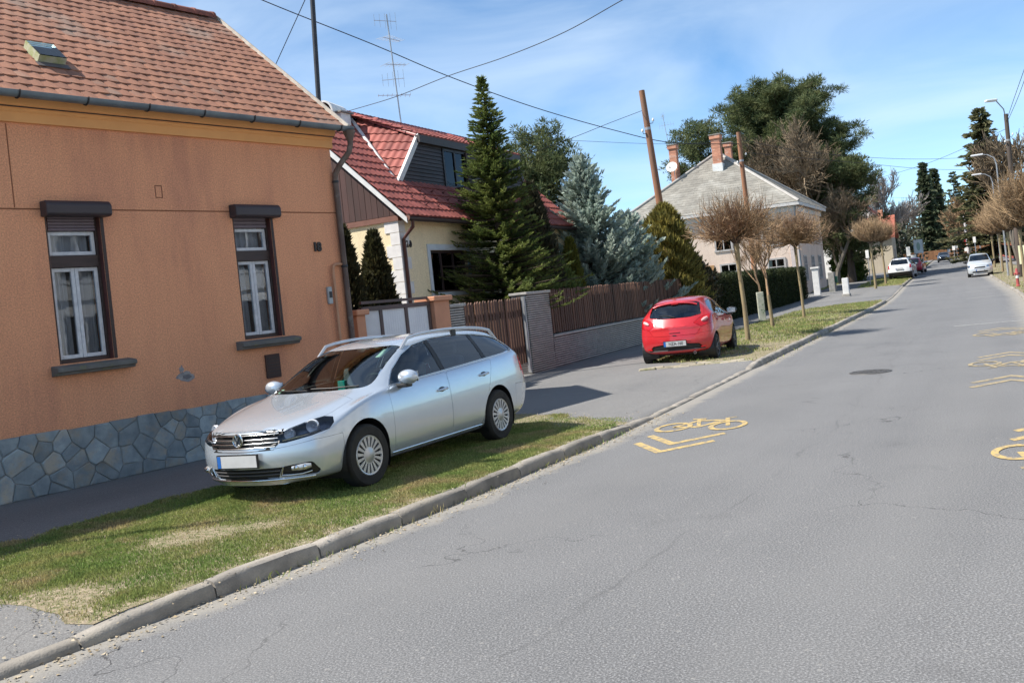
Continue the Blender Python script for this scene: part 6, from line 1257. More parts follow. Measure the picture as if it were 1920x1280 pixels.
p = at(655, 560, 20.2); shrub('thuja.002', (p.x, p.y, .1), 'tall dark thuja half hidden by the orange house downpipe', 3.65, .42, 4, 7000, THUJA, group='dark thujas in front of the yellow gable', top=.2)
p = at(1015, 560, 28.5); shrub('dark_cypress', (p.x, p.y, .1), 'tall dark brown green cypress just behind the fir', 5.1, .80, 6, 15000, M('cypress_dark', (.030, .032, .016), (.055, .05, .024), island=.35, transl=.15, rough=.8), top=.25, lf=.22)
p = at(1045, 560, 29.5); shrub('dark_cypress.001', (p.x, p.y, .1), 'broad dark bush between the fir and the blue spruce', 2.9, .95, 7, 11000, FIR, top=.5, lf=.2)
p = at(1078, 545, 30.2); shrub('golden_cypress', (p.x, p.y, .1), 'slim yellow green cypress in front of the blue spruce', 3.5, .40, 8, 6000, GOLD, top=.4)
p = at(1258, 520, 35.8); shrub('golden_cypress.001', (p.x, p.y, .1), 'golden olive conifer at the foot of the leaning wooden pole', 4.65, .90, 9, 15000, M('olive_conifer', (.26, .21, .05), (.16, .15, .04), island=.45, transl=.3, rough=.75), top=.72, lf=.26, lump=.6)
p = at(1285, 520, 37.0); shrub('evergreen_shrub', (p.x, p.y, .1), 'dark glossy evergreen shrub beside the white fence post', 3.2, .95, 10, 4500, M('glossy_leaf', (.035, .042, .018), (.08, .055, .03), island=.45, rough=.4, transl=.1), top=.6, lf=.16, wd=.11, lump=.35)
# trimmed hedge
hd = in_fence('clipped_hedge', 'long clipped dark green hedge along the pavement beyond the picket fence', 'hedge'); g = np.random.default_rng(4); n = 60000; L0, L1 = 16.1, 40.7
P = np.stack([g.uniform(L0, L1, n), g.uniform(.05, 1.0, n), g.uniform(0, 1.93, n)], 1); fc = g.integers(0, 3, n); P[fc == 0, 1] = .08; P[fc == 1, 2] = 1.93; P += g.normal(0, .035, (n, 3)); P[:, 2] += .04 * np.sin(P[:, 0] * 2.1) + .03 * np.sin(P[:, 0] * 5.3); D = nrmz(np.stack([g.normal(0, .5, n), np.where(fc == 0, -.7, -.1), g.uniform(.1, 1.2, n)], 1))
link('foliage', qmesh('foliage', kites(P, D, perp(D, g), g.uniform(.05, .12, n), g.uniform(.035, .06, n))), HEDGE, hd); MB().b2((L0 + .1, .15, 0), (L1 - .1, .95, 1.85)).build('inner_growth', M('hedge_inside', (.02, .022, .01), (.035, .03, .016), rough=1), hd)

def grow(seed, H, spread, levels, nchild, ratio, r0, upw=.25, first=.3, wob=.18, minr=.004, tips=None):
    """recursive bare branching; returns segment arrays and the twig ends"""
    g = np.random.default_rng(seed); A = []; B = []; ra = []; rb = []; T = []
    def rec(p, d, ln, r, lv):
        k = 3 if lv > 1 else 2; q = p; dd = d
        pts = [p]
        for i in range(k):
            dd = nrmz(dd + g.normal(0, wob, 3) + np.array([0, 0, upw * .25])); q2 = q + dd * ln / k; r1 = max(minr * .6, r * (1 - .38 * (i + 1) / k)); A.append(q); B.append(q2); ra.append(max(minr * .7, r * (1 - .38 * i / k))); rb.append(r1); q = q2; pts.append(q)
        if lv == 0: T.append((q, dd)); return
        n = nchild[lv] if isinstance(nchild, (list, tuple)) else nchild
        for c in range(n):
            t = first + (1 - first) * (c + g.uniform(.2, 1)) / n; f = min(t, .999) * k; i = int(f); pos = pts[i] + (pts[i + 1] - pts[i]) * (f - i); sd = nrmz(np.cross(dd, g.normal(size=3))); an = spread * g.uniform(.7, 1.25); nd = nrmz(dd * math.cos(an) + sd * math.sin(an) + np.array([0, 0, upw])); rec(pos, nd, ln * ratio * g.uniform(.75, 1.2) * (1.15 - .45 * t), max(minr, r * .55), lv - 1)
        rec(q, nrmz(dd + g.normal(0, .2, 3)), ln * ratio * .9, max(minr, r * .6), lv - 1)
    rec(np.zeros(3), np.array([0, 0, 1.]), H, r0, levels)
    return np.array(A), np.array(B), np.array(ra), np.array(rb), T
# ball headed street trees: bare pollards with a dense mop of shoots
def mop_mesh(seed, n, rad, up, rs=.005, below=-.25, sub=2):
    g = np.random.default_rng(seed); zc = g.uniform(below, 1, n); a = g.uniform(0, 2 * np.pi, n); c = np.sqrt(np.clip(1 - zc ** 2, 0, 1)); d = np.stack([c * np.cos(a), c * np.sin(a), zc], 1); p = d * rad * g.uniform(.05, .28, n)[:, None]; Ln = rad * g.uniform(.55, 1.1, n) * (1 - .18 * zc); dd = d.copy(); A = []; B = []; ra = []; rb = []; k = 5; q = p
    for i in range(k):
        dd = nrmz(dd + g.normal(0, .16, (n, 3)) + np.array([0, 0, up * .22])); q2 = q + dd * (Ln / k)[:, None]; A.append(q); B.append(q2); ra.append(np.full(n, rs * (2.2 - 1.5 * i / k))); rb.append(np.full(n, rs * (2.2 - 1.5 * (i + 1) / k)))
        if i >= 1:
            for _ in range(sub):
                s_ = nrmz(dd * .8 + g.normal(0, .55, (n, 3)) + np.array([0, 0, .25])); l_ = (Ln * g.uniform(.12, .34, n))[:, None]; A.append(q2); B.append(q2 + s_ * l_); ra.append(np.full(n, rs * .8)); rb.append(np.full(n, rs * .45))
        q = q2
    A, B, ra, rb = map(np.concatenate, (A, B, ra, rb)); return segs(A, B, ra, rb, 3)
def whips(seed, n, rad, h0, h1, rs=.0045):
    g = np.random.default_rng(seed); a = g.uniform(0, 6.28, n); r_ = rad * np.sqrt(g.uniform(.02, 1, n)); A = np.stack([r_ * np.cos(a), r_ * np.sin(a), np.full(n, h0)], 1); B = A + np.stack([g.normal(0, .07, n), g.normal(0, .07, n), g.uniform(.35, 1, n) * h1], 1); return segs(A, B, np.full(n, rs * 1.4), np.full(n, rs * .5), 3)
MOP = [qmesh('crown', np.concatenate([mop_mesh(1, 500, 1.0, .42, .0062, below=-.08), whips(3, 110, .9, .4, .85)])), qmesh('crown', np.concatenate([mop_mesh(2, 500, 1.0, 1.4, .006, below=.05), whips(4, 60, .8, .5, .6)]))]
MOP[0].materials.append(TWIGR); MOP[1].materials.append(TWIG)
def ball_tree(name, x, y, label, zc, rad, kind, group, lean=(0, 0), r0=.055, stake=False, flat=1.0, base=.1):
    z0 = base + rise(y); r = tree_obj(name, (x, y, z0), label, group=group, rz=random.uniform(0, 6)); r.rotation_euler = (0, 0, 0)
    MB().tube([(0, 0, -.1), (lean[0] * .3 + .01, lean[1] * .3, zc * .35), (lean[0] * .7 - .01, lean[1] * .7, zc * .7), (lean[0], lean[1], zc)], [r0 * 1.25, r0, r0 * .92, r0 * 1.3], 9).build('trunk', M('pollard_bark', (.21, .165, .10), (.30, .24, .13), scale=5, rough=.95, stretch=(1, 1, .3), bump=.5, spots=(4, .5, .65, (.10, .08, .055))), r, 50)
    q = MB(); g = random.Random(int(x * 10))
    for i in range(9): a = i * .7 + g.uniform(-.2, .2); q.tube([(lean[0], lean[1], zc - .05), (lean[0] + .16 * math.cos(a), lean[1] + .16 * math.sin(a), zc + .12), (lean[0] + .36 * rad * math.cos(a), lean[1] + .36 * rad * math.sin(a), zc + .25 * g.uniform(.3, 1.3))], [r0 * .8, r0 * .55, .012], 6)
    q.build('limbs', BARK, r, 60); o = link('crown', MOP[kind], None, r); o.location = (lean[0], lean[1], zc + .12); o.scale = (rad, rad, rad * flat); o.rotation_euler = (0, 0, g.uniform(0, 6)); return r
GL = 'pollarded ball headed street trees on the left verge'; GR = 'pollarded ball headed street trees on the right verge'
p = gp(1403, 638, .1); ball_tree('pollarded_tree', p.x, p.y, 'nearest ball headed tree, its trunk beside the red car', 2.72, 1.12, 0, GL, (-.04, .0), .062, flat=1.0)
p = gp(1508, 595, .1); ball_tree('pollarded_tree.001', p.x, p.y, 'ball headed tree in front of the hedge end and gate post', 2.72, 1.12, 0, GL, (-.05, 0), .05, flat=1.05)
p = gp(1640, 540, .1); y = 62.5; p = at(1642, 537, y); ball_tree('pollarded_tree.002', p.x, y, 'ball headed tree nearest the white bollard driveway, left of its pair', 2.95, 1.35, 1, GL, (-.03, 0), .075)
y = 69; p = at(1661, 530, y); ball_tree('pollarded_tree.003', p.x, y, 'ball headed tree just before the white SUV, right of its pair', 3.0, 1.25, 1, GL, (0, 0), .07)
for i, (s_, rad, lab) in enumerate(((43.5, 1.8, 'nearest right hand ball tree, cut by the picture edge'), (52.0, 1.75, 'second right hand ball tree beside the red hydrant'), (61, 1.6, 'third right hand ball tree behind the hydrant'), (71, 1.5, 'fourth right hand ball tree next to the small silver car'), (84, 1.55, 'fifth right hand ball tree behind the small silver car'))):
    s0 = s_of(8.48, 26.2) + (s_ - 26.2) / .9 * 1.0; q_ = SW(s0, WID + 1.0); ball_tree('pollarded_tree.%03d' % (4 + i), q_.x, q_.y, lab, 2.75, rad, 1, GR, (0, 0), .075, flat=1.15, base=.07)
# small vase shaped tree with a forked trunk, and the concrete post beside it
A, B, ra, rb, T = grow(12, .85, .62, 5, [2, 3, 3, 3, 4, 4], .70, .035, upw=.32, first=.35, wob=.12, minr=.0045)
p = gp(1447, 613, .1); r = tree_obj('vase_tree', (p.x, p.y, .1), 'small bare vase shaped tree with a forked trunk on the verge'); MB().tube([(.05, 0, -.1), (.02, 0, .5), (0, 0, 1.08)], [.075, .062, .055], 8).build('trunk', MATS['pollard_bark'], r, 50)
o = link('crown', qmesh('crown', segs(A, B, ra, rb, 4)), TWIGR, r); o.location = (0, 0, 1.02); o.scale = (1.3, 1.3, 1.3)
A, B, ra, rb, T = grow(31, 1.25, .60, 5, [2, 3, 3, 3, 4, 4], .72, .05, upw=.45, first=.3, minr=.0055)
p = at(1425, 545, 39); r = tree_obj('garden_tree', (p.x, p.y, .1), 'bare garden tree with many thin upright branches behind the hedge'); MB().tube([(0, 0, -.1), (0, 0, 1.0)], [.09, .06], 8).build('trunk', BARKG, r, 50); o = link('crown', qmesh('crown', segs(A, B, ra, rb, 3)), TWIGR, r); o.location = (0, 0, .95)

# pines: limbs that end in dense needle tufts
def pine_mesh(H, crown, seed, n_l, tuft_r=.5, per=26, base=.3, wide=.5, flatten=.8, shape='dome', nw=.10):
    g = np.random.default_rng(seed); A = []; B = []; ra = []; C = []
    for i in range(n_l):
        f = g.uniform(0, 1) ** .9; z = H * (base + (.97 - base) * f)
        if shape == 'dome': Rz = crown * np.sqrt(max(0.02, 1 - ((f - .30) / .74) ** 2)) if f > .3 else crown * (.70 + .3 * f / .3)
        else: Rz = crown * (1 - f) ** .75 + .25
        az = g.uniform(0, 6.28); Lb = Rz * g.uniform(.55, 1.08); el = .05 + .5 * f; tip = np.array([math.cos(az) * Lb, math.sin(az) * Lb, z + Lb * el * .55]); b0 = np.array([0, 0, z - Lb * .25]); A.append(b0); B.append(tip); ra.append(.02 + .014 * Lb); nt_ = max(2, int(Lb / tuft_r * 1.4))
        for t in np.linspace(.35, 1, nt_):
            for _ in range(2): C.append(b0 + (tip - b0) * t + g.normal(0, tuft_r * .45, 3) * [1, 1, .55])
    C = np.array(C); m = len(C); n = m * per; ci = np.repeat(np.arange(m), per); dv = nrmz(g.normal(size=(n, 3)) + [0, 0, .35]); P = C[ci] + dv * (tuft_r * g.uniform(.05, .75, n))[:, None] * [1, 1, flatten]; D = nrmz(dv + g.normal(0, .35, (n, 3)) + [0, 0, .3]); V = kites(P, D, perp(D, g), tuft_r * g.uniform(.35, .7, n), tuft_r * nw * 2 * g.uniform(.7, 1.3, n)); return V, segs(A, B, ra, np.array(ra) * .3, 4)
def pine(name, loc, label, H, crown, seed, n_l, mat=PINE, r0=.25, group=None, **kw):
    V, S_ = pine_mesh(H, crown, seed, n_l, **kw); r = tree_obj(name, loc, label, group=group); trunk(r, H * .96, r0, .04); link('crown', qmesh('crown', V), mat, r); link('branches', qmesh('branches', S_), BARK, r); return r
p = at(1040, 560, 42); pine('pine_tree', (p.x, p.y, .1), 'dark pine behind the fir with clumped needles', 9.4, 2.35, 21, 140, r0=.2, tuft_r=.42, base=.2, per=42, nw=.05, flatten=.55)
p = at(1497, 545, 92); pine('pine_tree.001', (p.x, p.y, rise(92)), 'huge broad dark pine towering behind the grey roofed house', 19.4, 7.5, 22, 230, r0=.5, tuft_r=.80, base=.20, per=95, nw=.034, flatten=.38)
p = at(1345, 560, 88); pine('pine_tree.002', (p.x, p.y, rise(88)), 'smaller pine left of the three chimneys behind the grey roof', 16.2, 3.6, 23, 80, r0=.35, tuft_r=.62, base=.35, per=40, nw=.055, flatten=.55)
p = at(1600, 540, 84); pine('pine_tree.003', (p.x, p.y, rise(84)), 'dark pine with low boughs right of the grey roofed house', 11.2, 3.9, 24, 100, r0=.35, tuft_r=.62, base=.18, per=40, nw=.055, flatten=.55)
def bare(name, loc, label, seed, H1, levels, nchild, ratio, r0, spread=.55, upw=.3, mat=TWIGG, group=None, minr=.012, k=3, first=.3):
    A, B, ra, rb, T = grow(seed, H1, spread, levels, nchild, ratio, r0, upw=upw, minr=minr, first=first); r = tree_obj(name, loc, label, group=group); m = ra > r0 * .5
    if m.sum() == 0: m = ra >= ra.max()
    link('trunk', qmesh('trunk', segs(A[m], B[m], ra[m] * 1.02, rb[m], 7)), BARKG, r); link('crown', qmesh('crown', segs(A[~m], B[~m], ra[~m], rb[~m], k)), mat, r); return r
p = at(1520, 545, 86); bare('bare_tree', (p.x, p.y, rise(86)), 'wide bare deciduous tree in front of the huge pine', 41, 5.4, 6, [2, 3, 4, 4, 4, 5, 5], .735, .30, .60, .26, minr=.017).scale = (1.2, 1.2, 1.22)
p = at(1572, 540, 83); bare('bare_tree.001', (p.x, p.y, rise(83)), 'bare brown tree rising right of the grey house corner', 42, 3.7, 6, [2, 3, 3, 4, 4, 4, 4], .72, .22, .55, .28, minr=.015)
p = at(1165, 520, 70); bare('bare_tree.002', (p.x, p.y, rise(70)), 'thin pale bare tree in the gap left of the leaning pole', 43, 2.6, 5, [2, 3, 3, 3, 3, 3], .72, .12, .45, .45, minr=.010)
# ------------------------------------------------------------------ far vegetation
p = at(1758, 500, 175); zz = rise(175)
conifer('far_sequoia', (at(1748, 480, 172).x, 172, zz), 'taller left one of the two slim conifers at the end of the street', 17.6, 2.1, 51, SEQ, .35, group='pair of slim conifers at the street end', whorl=.40, nb=14, droop=-.45, up=.15, tw=.95, tww=.12, step=.22, power=.75, irregular=.3)
conifer('far_sequoia.001', (at(1767, 480, 178).x, 178, zz), 'shorter right one of the two slim conifers at the end of the street', 16.8, 2.0, 52, SEQ, .35, group='pair of slim conifers at the street end', whorl=.40, nb=14, droop=-.45, up=.15, tw=.95, tww=.12, step=.22, power=.75, irregular=.3)
p = at(1866, 490, 98); conifer('tall_spruce', (p.x, 98, rise(98)), 'tall broad spruce above the lamps on the right side', 15.9, 4.3, 53, leafmat('spruce_dark', (.10, .115, .055), (.18, .165, .085)), .35, whorl=.32, nb=16, droop=-.42, up=.2, tw=.70, tww=.11, step=.17, power=.85, irregular=.42, hang=.15, base=.10)
p = at(1803, 490, 135); conifer('far_conifer', (p.x, 135, rise(135)), 'thin ragged conifer left of the tall spruce', 12.6, 1.9, 54, SEQ, .25, whorl=.5, nb=10, droop=-.2, up=.2, tw=.7, tww=.11, step=.25, irregular=.4)
for i, (u, Y, H1, sd, lab, mt) in enumerate(((1662, 128, 5.4, 61, 'pale bare tree left of the street end', M('twig_pale', (.34, .30, .27), (.26, .23, .21), island=.25, rough=.9)), (1692, 140, 4.6, 62, 'pale bare tree just left of the slim conifers', MATS['twig_pale']), (1640, 125, 3.6, 63, 'bare tree behind the orange red building', TWIGG), (1823, 112, 3.0, 64, 'bare brown tree in front of the tall spruce on the right', TWIG), (1912, 78, 4.4, 75, 'bare tree rising at the right picture edge', TWIGG), (1790, 150, 3.0, 66, 'brown bare tree right of the slim conifers', TWIG))):
    p = at(u, 490, Y); bare('far_bare_tree.%03d' % i if i else 'far_bare_tree', (p.x, Y, rise(Y)), lab, sd, H1 * 1.12, 5, [2, 3, 4, 4, 4, 4], .72, .16, .5, .35, mat=mt, group='bare trees in the distance', minr=.034)
g = np.random.default_rng(9); n = 42000; X = g.uniform(52, 175, n); Yv = g.uniform(183, 215, n); hmax = 9.5 + 2.6 * np.sin(X * .21) + 1.9 * np.sin(X * .53 + 1) + 1.2 * np.sin(X * 1.3); Z = rise(190) + hmax * g.uniform(0, 1, n) ** .75
P = np.stack([X, Yv, Z], 1); D = nrmz(g.normal(size=(n, 3)) + [0, 0, .5]); FOREST = M('forest_mass', (.075, .066, .042), (.045, .058, .032), scale=.09, detail=3, rough=.9, island=.35)
tag(link('forest', qmesh('forest', kites(P, D, perp(D, g), g.uniform(.5, 1.4, n), g.uniform(.18, .5, n))), FOREST), 'far brown and green wood closing the street end', None, None, 'stuff')
n = 30000; X = g.uniform(20, 66, n); Yv = g.uniform(118, 140, n); hmax = 6.0 + 1.8 * np.sin(X * .33) + 1.1 * np.sin(X * .9); Z = rise(125) + hmax * g.uniform(0, 1, n) ** .8; k = X < 52 - (Yv - 118) * .1; P = np.stack([X, Yv, Z], 1)[k]; n = len(P); D = nrmz(g.normal(size=(n, 3)) + [0, 0, .5])
tag(link('woodland', qmesh('woodland', kites(P, D, perp(D, g), g.uniform(.35, .9, n), g.uniform(.12, .35, n))), FOREST), 'brown green thicket behind the left hand gardens', None, None, 'stuff')
n = 26000; X = g.uniform(88, 135, n); Yv = g.uniform(150, 176, n); hmax = 5.5 + 1.5 * np.sin(X * .4) + 1.0 * np.sin(X * 1.1); Z = rise(160) + hmax * g.uniform(0, 1, n) ** .8; P = np.stack([X, Yv, Z], 1); D = nrmz(g.normal(size=(n, 3)) + [0, 0, .5])
tag(link('woodland.001', qmesh('woodland.001', kites(P, D, perp(D, g), g.uniform(.4, 1.0, n), g.uniform(.14, .4, n))), M('thicket_brown', (.13, .095, .055), (.09, .075, .045), scale=.2, rough=.9, island=.35)), 'brown thicket on the right of the street end', None, None, 'stuff')
p = at(1590, 500, 86); shrub('green_bush', (p.x, 86, rise(86)), 'bright green bush in the garden beyond the grey house', 3.2, 1.25, 71, 5000, BUSH, top=.6, lf=.3, wd=.16, lump=.3)

# ------------------------------------------------------------------ grey roofed villa behind the hedge
gh = in_fence('grey_villa', 'pale villa with grey hipped roof, three brick chimneys and satellite dish', 'house')
VW = plaster('villa_render', (.66, .53, .44), (.58, .46, .38), (.70, .57, .47)); SLATE = M('slate_grey_roof', (.25, .235, .205), (.175, .165, .145), scale=1.1, detail=9, rough=.95, island=.10, bump=.2, spots=(.7, .5, .7, (.31, .30, .27)))
x0, x1, y0, y1, ez = 47.8, 59.6, 1.5, 13.3, 6.5
mb = MB(); mb.b2((x0, y0, -.2), (x1, y0 + .4, ez)); mb.b2((x0, y1 - .4, -.2), (x1, y1, ez)); mb.b2((x0, y0 + .4, -.2), (x0 + .4, y1 - .4, ez)); mb.b2((x1 - .4, y0 + .4, -.2), (x1, y1 - .4, ez)); mb.build('wall', VW, gh)
ov = .45; E4 = [(x0 - ov, y0 - ov, ez + .1), (x1 + ov, y0 - ov, ez + .1), (x1 + ov, y1 + ov, ez + .1), (x0 - ov, y1 + ov, ez + .1)]; xm, ym = (x0 + x1) / 2, (y0 + y1) / 2; RA, RB = (xm - .6, ym, 11.4), (xm + .6, ym, 11.4)
rf = MB().add([*E4, RA, RB], [(0, 1, 5, 4), (1, 2, 5), (2, 3, 4, 5), (3, 0, 4), (3, 2, 1, 0)]).build('roof', SLATE, gh)
def slate_field(A, B, C, D_, nrow, name):            # rows of lapped slates over a roof face A-B (eave) C-D (top)
    A, B, C, D_ = map(Vector, (A, B, C, D_)); up = (D_ - A).normalized(); nn = (B - A).cross(D_ - A).normalized(); V = []; F = []
    if nn.z < 0: nn = -nn
    for r in range(nrow):
        t0, t1 = r / nrow, (r + 1.12) / nrow; a, b, c, d = A.lerp(D_, t0), B.lerp(C, t0), B.lerp(C, min(1, t1)), A.lerp(D_, min(1, t1)); m = max(1, int((b - a).length / .42))
        for i in range(m):
            f0, f1 = i / m, (i + .985) / m; z = .018 + random.uniform(-.004, .006); o_ = len(V); V += [a.lerp(b, f0) + nn * z, a.lerp(b, f1) + nn * z, d.lerp(c, f1) + nn * .008, d.lerp(c, f0) + nn * .008, a.lerp(b, f0) + nn * .0, a.lerp(b, f1) + nn * .0]; F += [(o_, o_ + 1, o_ + 2, o_ + 3), (o_ + 4, o_ + 5, o_ + 1, o_)]
    tag(link(name, arrmesh(name, V, F), SLATE, rf), kind='stuff')
slate_field(E4[3], E4[0], RA, RA, 26, 'slate_courses'); slate_field(E4[0], E4[1], RB, RA, 26, 'slate_courses')
HIP = M('hip_cap_pale', (.40, .38, .35), (.33, .31, .29), rough=.9)
for a, b in ((E4[0], RA), (E4[3], RA), (E4[1], RB)): MB().tube([Vector(a) + Vector((0, 0, .05)), Vector(b) + Vector((0, 0, .06))], .11, 7).build('hip_cap', HIP, rf, 50)
EAVW = M('eave_white', (.58, .56, .53), (.5, .48, .46), rough=.7)
mb = MB(); mb.b2((x0 - ov, y0 - ov, ez - .12), (x1 + ov, y0 - ov + .06, ez + .09)); mb.b2((x0 - ov, y0 - ov + .06, ez - .12), (x0 - ov + .06, y1 + ov, ez + .09)); mb.b2((x0 - ov + .06, y0 - ov + .06, ez - .02), (x1 + ov, y1 + ov, ez + .02)); mb.build('eave_board', EAVW, gh)
mb = MB(); mb.b2((x0 - .12, y0 - .12, ez - .5), (x1, y0 - .002, ez - .15)); mb.b2((x0 - .12, y0 - .002, ez - .5), (x0 - .002, y1, ez - .15)); mb.build('cornice', EAVW, gh)
mb = MB(); mb.b2((x0 - .06, y0 - .06, -.1), (x0 + .5, y0 - .003, ez - .5)); mb.b2((x0 - .06, y0 - .003, -.1), (x0 - .003, y0 + .5, ez - .5)); mb.build('corner_pilaster', M('pilaster_pink', (.58, .50, .47), (.5, .43, .4), rough=.9), gh)
MB().tube([(x0 - .16, y0 - .16, ez - .1), (x0 - .1, y0 - .1, ez - .6), (x0 - .1, y0 - .1, .1)], .055, 8).build('downpipe', ZINC, gh, 40)
VFR = M('villa_window_frame', (.45, .42, .40), (.38, .36, .34), rough=.6)
def villa_win(face, c, z, w, h):
    wn = empty('window'); wn.parent = gh
    if face == 'left': B_ = lambda a0, a1, zz0, zz1, d0, d1: ((x0 - d1, c + a0, zz0), (x0 - d0, c + a1, zz1))
    else: B_ = lambda a0, a1, zz0, zz1, d0, d1: ((c + a0, y0 - d1, zz0), (c + a1, y0 - d0, zz1))
    mb = MB(); e = .12
    for r_ in ((-w / 2 - e, -w / 2, z, z + h), (w / 2, w / 2 + e, z, z + h), (-w / 2 - e, w / 2 + e, z + h, z + h + e), (-w / 2 - e - .05, w / 2 + e + .05, z - e, z), (-.03, .03, z, z + h), (-w / 2, -.03, z + h * .66, z + h * .66 + .06), (.03, w / 2, z + h * .66, z + h * .66 + .06)): mb.b2(*B_(*r_, .003, .07))
    mb.build('window_frame', VFR, wn); MB().b2(*B_(-w / 2, w / 2, z, z + h, .006, .018)).build('pane', glass('villa_pane', (.35, .4, .45), .3, ior=1.6), wn)
for c in (3.2, 6.4, 9.6): villa_win('left', c, 3.9, 1.0, 1.7)
for c in (3.0, 6.2, 10.2): villa_win('left', c, 1.2, 1.0, 1.6)
for c in (50.2, 53.6, 57.0): villa_win('front', c, 3.9, 1.0, 1.7); villa_win('front', c, 1.2, 1.0, 1.6)
MB().b2((x0 - .06, 7.2, .9), (x0 - .004, 8.9, 2.9)).build('shutter', M('ochre_shutter', (.42, .24, .10), (.36, .2, .09), rough=.7), gh)
BRICKC = M('chimney_brick', (.50, .24, .155), (.42, .19, .125), scale=3, rough=.9, bump=.3, spots=(2.5, .55, .7, (.55, .40, .33)), island=.12)
FMi = FM.inverted()
SKEW = Matrix(((1, -.16, 0, .16 * 1.5), (0, 1, 0, 0), (0, 0, 1, 0), (0, 0, 0, 1)))
def on_left_face(u, v):                             # where a line of sight meets the villa's left roof face
    S_ = FM @ SKEW; a, b, c = (S_ @ Vector(q) for q in (E4[0], E4[3], RA)); n_ = (b - a).cross(c - a); o_ = Vector((0, 0, CAM_H)); d_ = at(u, v, 1) - o_; return (o_ + d_ * (n_.dot(a - o_) / n_.dot(d_))).y
def brick_chimney(u0, u1, vt, vb, Y, lab_base=None, cap=True, white=False):
    ch = empty('chimney'); ch.parent = gh; Y = Y or on_left_face((u0 + u1) / 2, vb) + .1; pb = FMi @ at((u0 + u1) / 2, vb, Y); pt = FMi @ at((u0 + u1) / 2, vt, Y); w = (u1 - u0) / FPX * Y * .62
    H_ = pt.z - pb.z; n_ = max(8, int(H_ / .09)); q = MB(); zz = pb.z - 1.2
    while zz < pt.z - .3: q.box((pb.x, pb.y, zz + .055), (w + random.uniform(-.012, .012), w + random.uniform(-.012, .012), .098)); zz += .11
    tag(q.build('brick_course', BRICKC, ch), kind='stuff'); MB().box((pb.x, pb.y, (pb.z - 1.2 + pt.z) / 2 - .1), (w - .03, w - .03, pt.z - pb.z + 1.0)).build('mortar_core', M('chimney_mortar', (.42, .36, .32), rough=.95), ch)
    bev(MB().box((pb.x, pb.y, pt.z - .16), (w + .16, w + .16, .3)).build('chimney_head', BRICKC, ch), .03); MB().box((pb.x, pb.y, pt.z + .02), (w + .24, w + .24, .06)).build('chimney_slab', CONCRETE, ch)
    if white: MB().box((pb.x, pb.y, pb.z + .05), (w + .12, w + .12, .6)).build('lead_skirt', WHITE, ch)
    return pb, pt
for o in list(gh.children_recursive):
    if o.data: o.data.transform(SKEW)
brick_chimney(1256, 1278, 272, 328, None); brick_chimney(1335, 1361, 253, 316, None, white=True); brick_chimney(1358, 1377, 268, 300, on_left_face(1347, 316) + 3.2)
ds = empty('satellite_dish', at(1259, 313, on_left_face(1259, 335) - .3), 0, 'round white satellite dish beside the left brick chimney', 'satellite dish'); ds.rotation_euler = (0, 0, R(-25))
m_ = Matrix.Rotation(R(-25), 3, 'X'); MB().lathe([(.001, .08), (.20, .068), (.33, .032), (.41, 0), (.42, -.01), (.33, .016), (.20, .052), (.001, .064)], (0, 0, 0), 'y', 26, m_).build('dish', WHITE, ds, 60); MB().tube([(0, .1, 0), (.1, .35, -.2), (.1, .35, -1.0)], .03, 6).build('dish_arm', GALV, ds, 50); MB().tube([(0, -.02, -.5), (0, -.45, -.1)], .015, 5).build('feed_arm', GALV, ds); MB().box((0, -.45, -.08), (.08, .12, .08)).build('feed_horn', BLACK, ds)
aerial('tv_antenna.001', at(1253, 262, on_left_face(1267, 328)), 1.9, 'small bent TV antenna above the left brick chimney', -.12, ((1.8, .7, R(100), 5, True), (1.1, 1.1, R(-10), 6, True)))
# gate posts, gate, green post box pillar
gp_ = empty('white_gate_post', gp(1531, 552, .12) if False else (at(1530, 520, 63)).xy.to_3d() + Vector((0, 0, .2)), FRZ, 'tall white gate post at the end of the clipped hedge', 'gate post'); bev(MB().b2((-.18, -.2, -.2), (.18, .2, 1.75)).build('shaft', EAVW, gp_), .02); bev(MB().b2((-.25, -.27, 1.75), (.25, .27, 1.87)).build('cap', EAVW, gp_), .02)
tgt = in_fence('wooden_gate', 'low brown wooden gate between hedge and white gate post', 'gate')
for i in range(9): inst('picket', PKM, tgt, (41.0 + .17 * i, .3, .35), (0, 0, 0), (1.6, 1, .95))
for z in (.6, 1.2): MB().b2((40.9, .33, z), (42.5, .38, z + .09)).build('rail', PICK, tgt)
pc = at(1558, 506, 66); o = empty('letter_box_pillar', (pc.x, 66, .25), FRZ, 'grey pillar carrying a dark green letter box', 'letter box'); bev(MB().b2((-.35, -.2, -.2), (.5, .2, 1.35)).build('pillar', CONCRETE, o), .02); bev(MB().b2((-.2, -.36, .62), (.35, -.201, 1.05)).build('letter_box', M('letter_box_green', (.012, .10, .05), (.01, .08, .04), rough=.4), o), .03); MB().b2((-.12, -.368, .92), (.27, -.361, .95)).build('slot', BLACK, o)
lw = empty('garden_wall', (at(1580, 500, 78)).xy.to_3d() + Vector((0, 0, rise(78))), FRZ, 'low pale garden wall in the shade of the pines', 'wall'); bev(MB().b2((-5, 1.5, -.2), (9, 1.8, .62)).build('wall_body', CONCRETE, lw), .02); bev(MB().b2((-5.05, 1.44, .62), (9.05, 1.86, .72)).build('coping', CAPM, lw), .02)
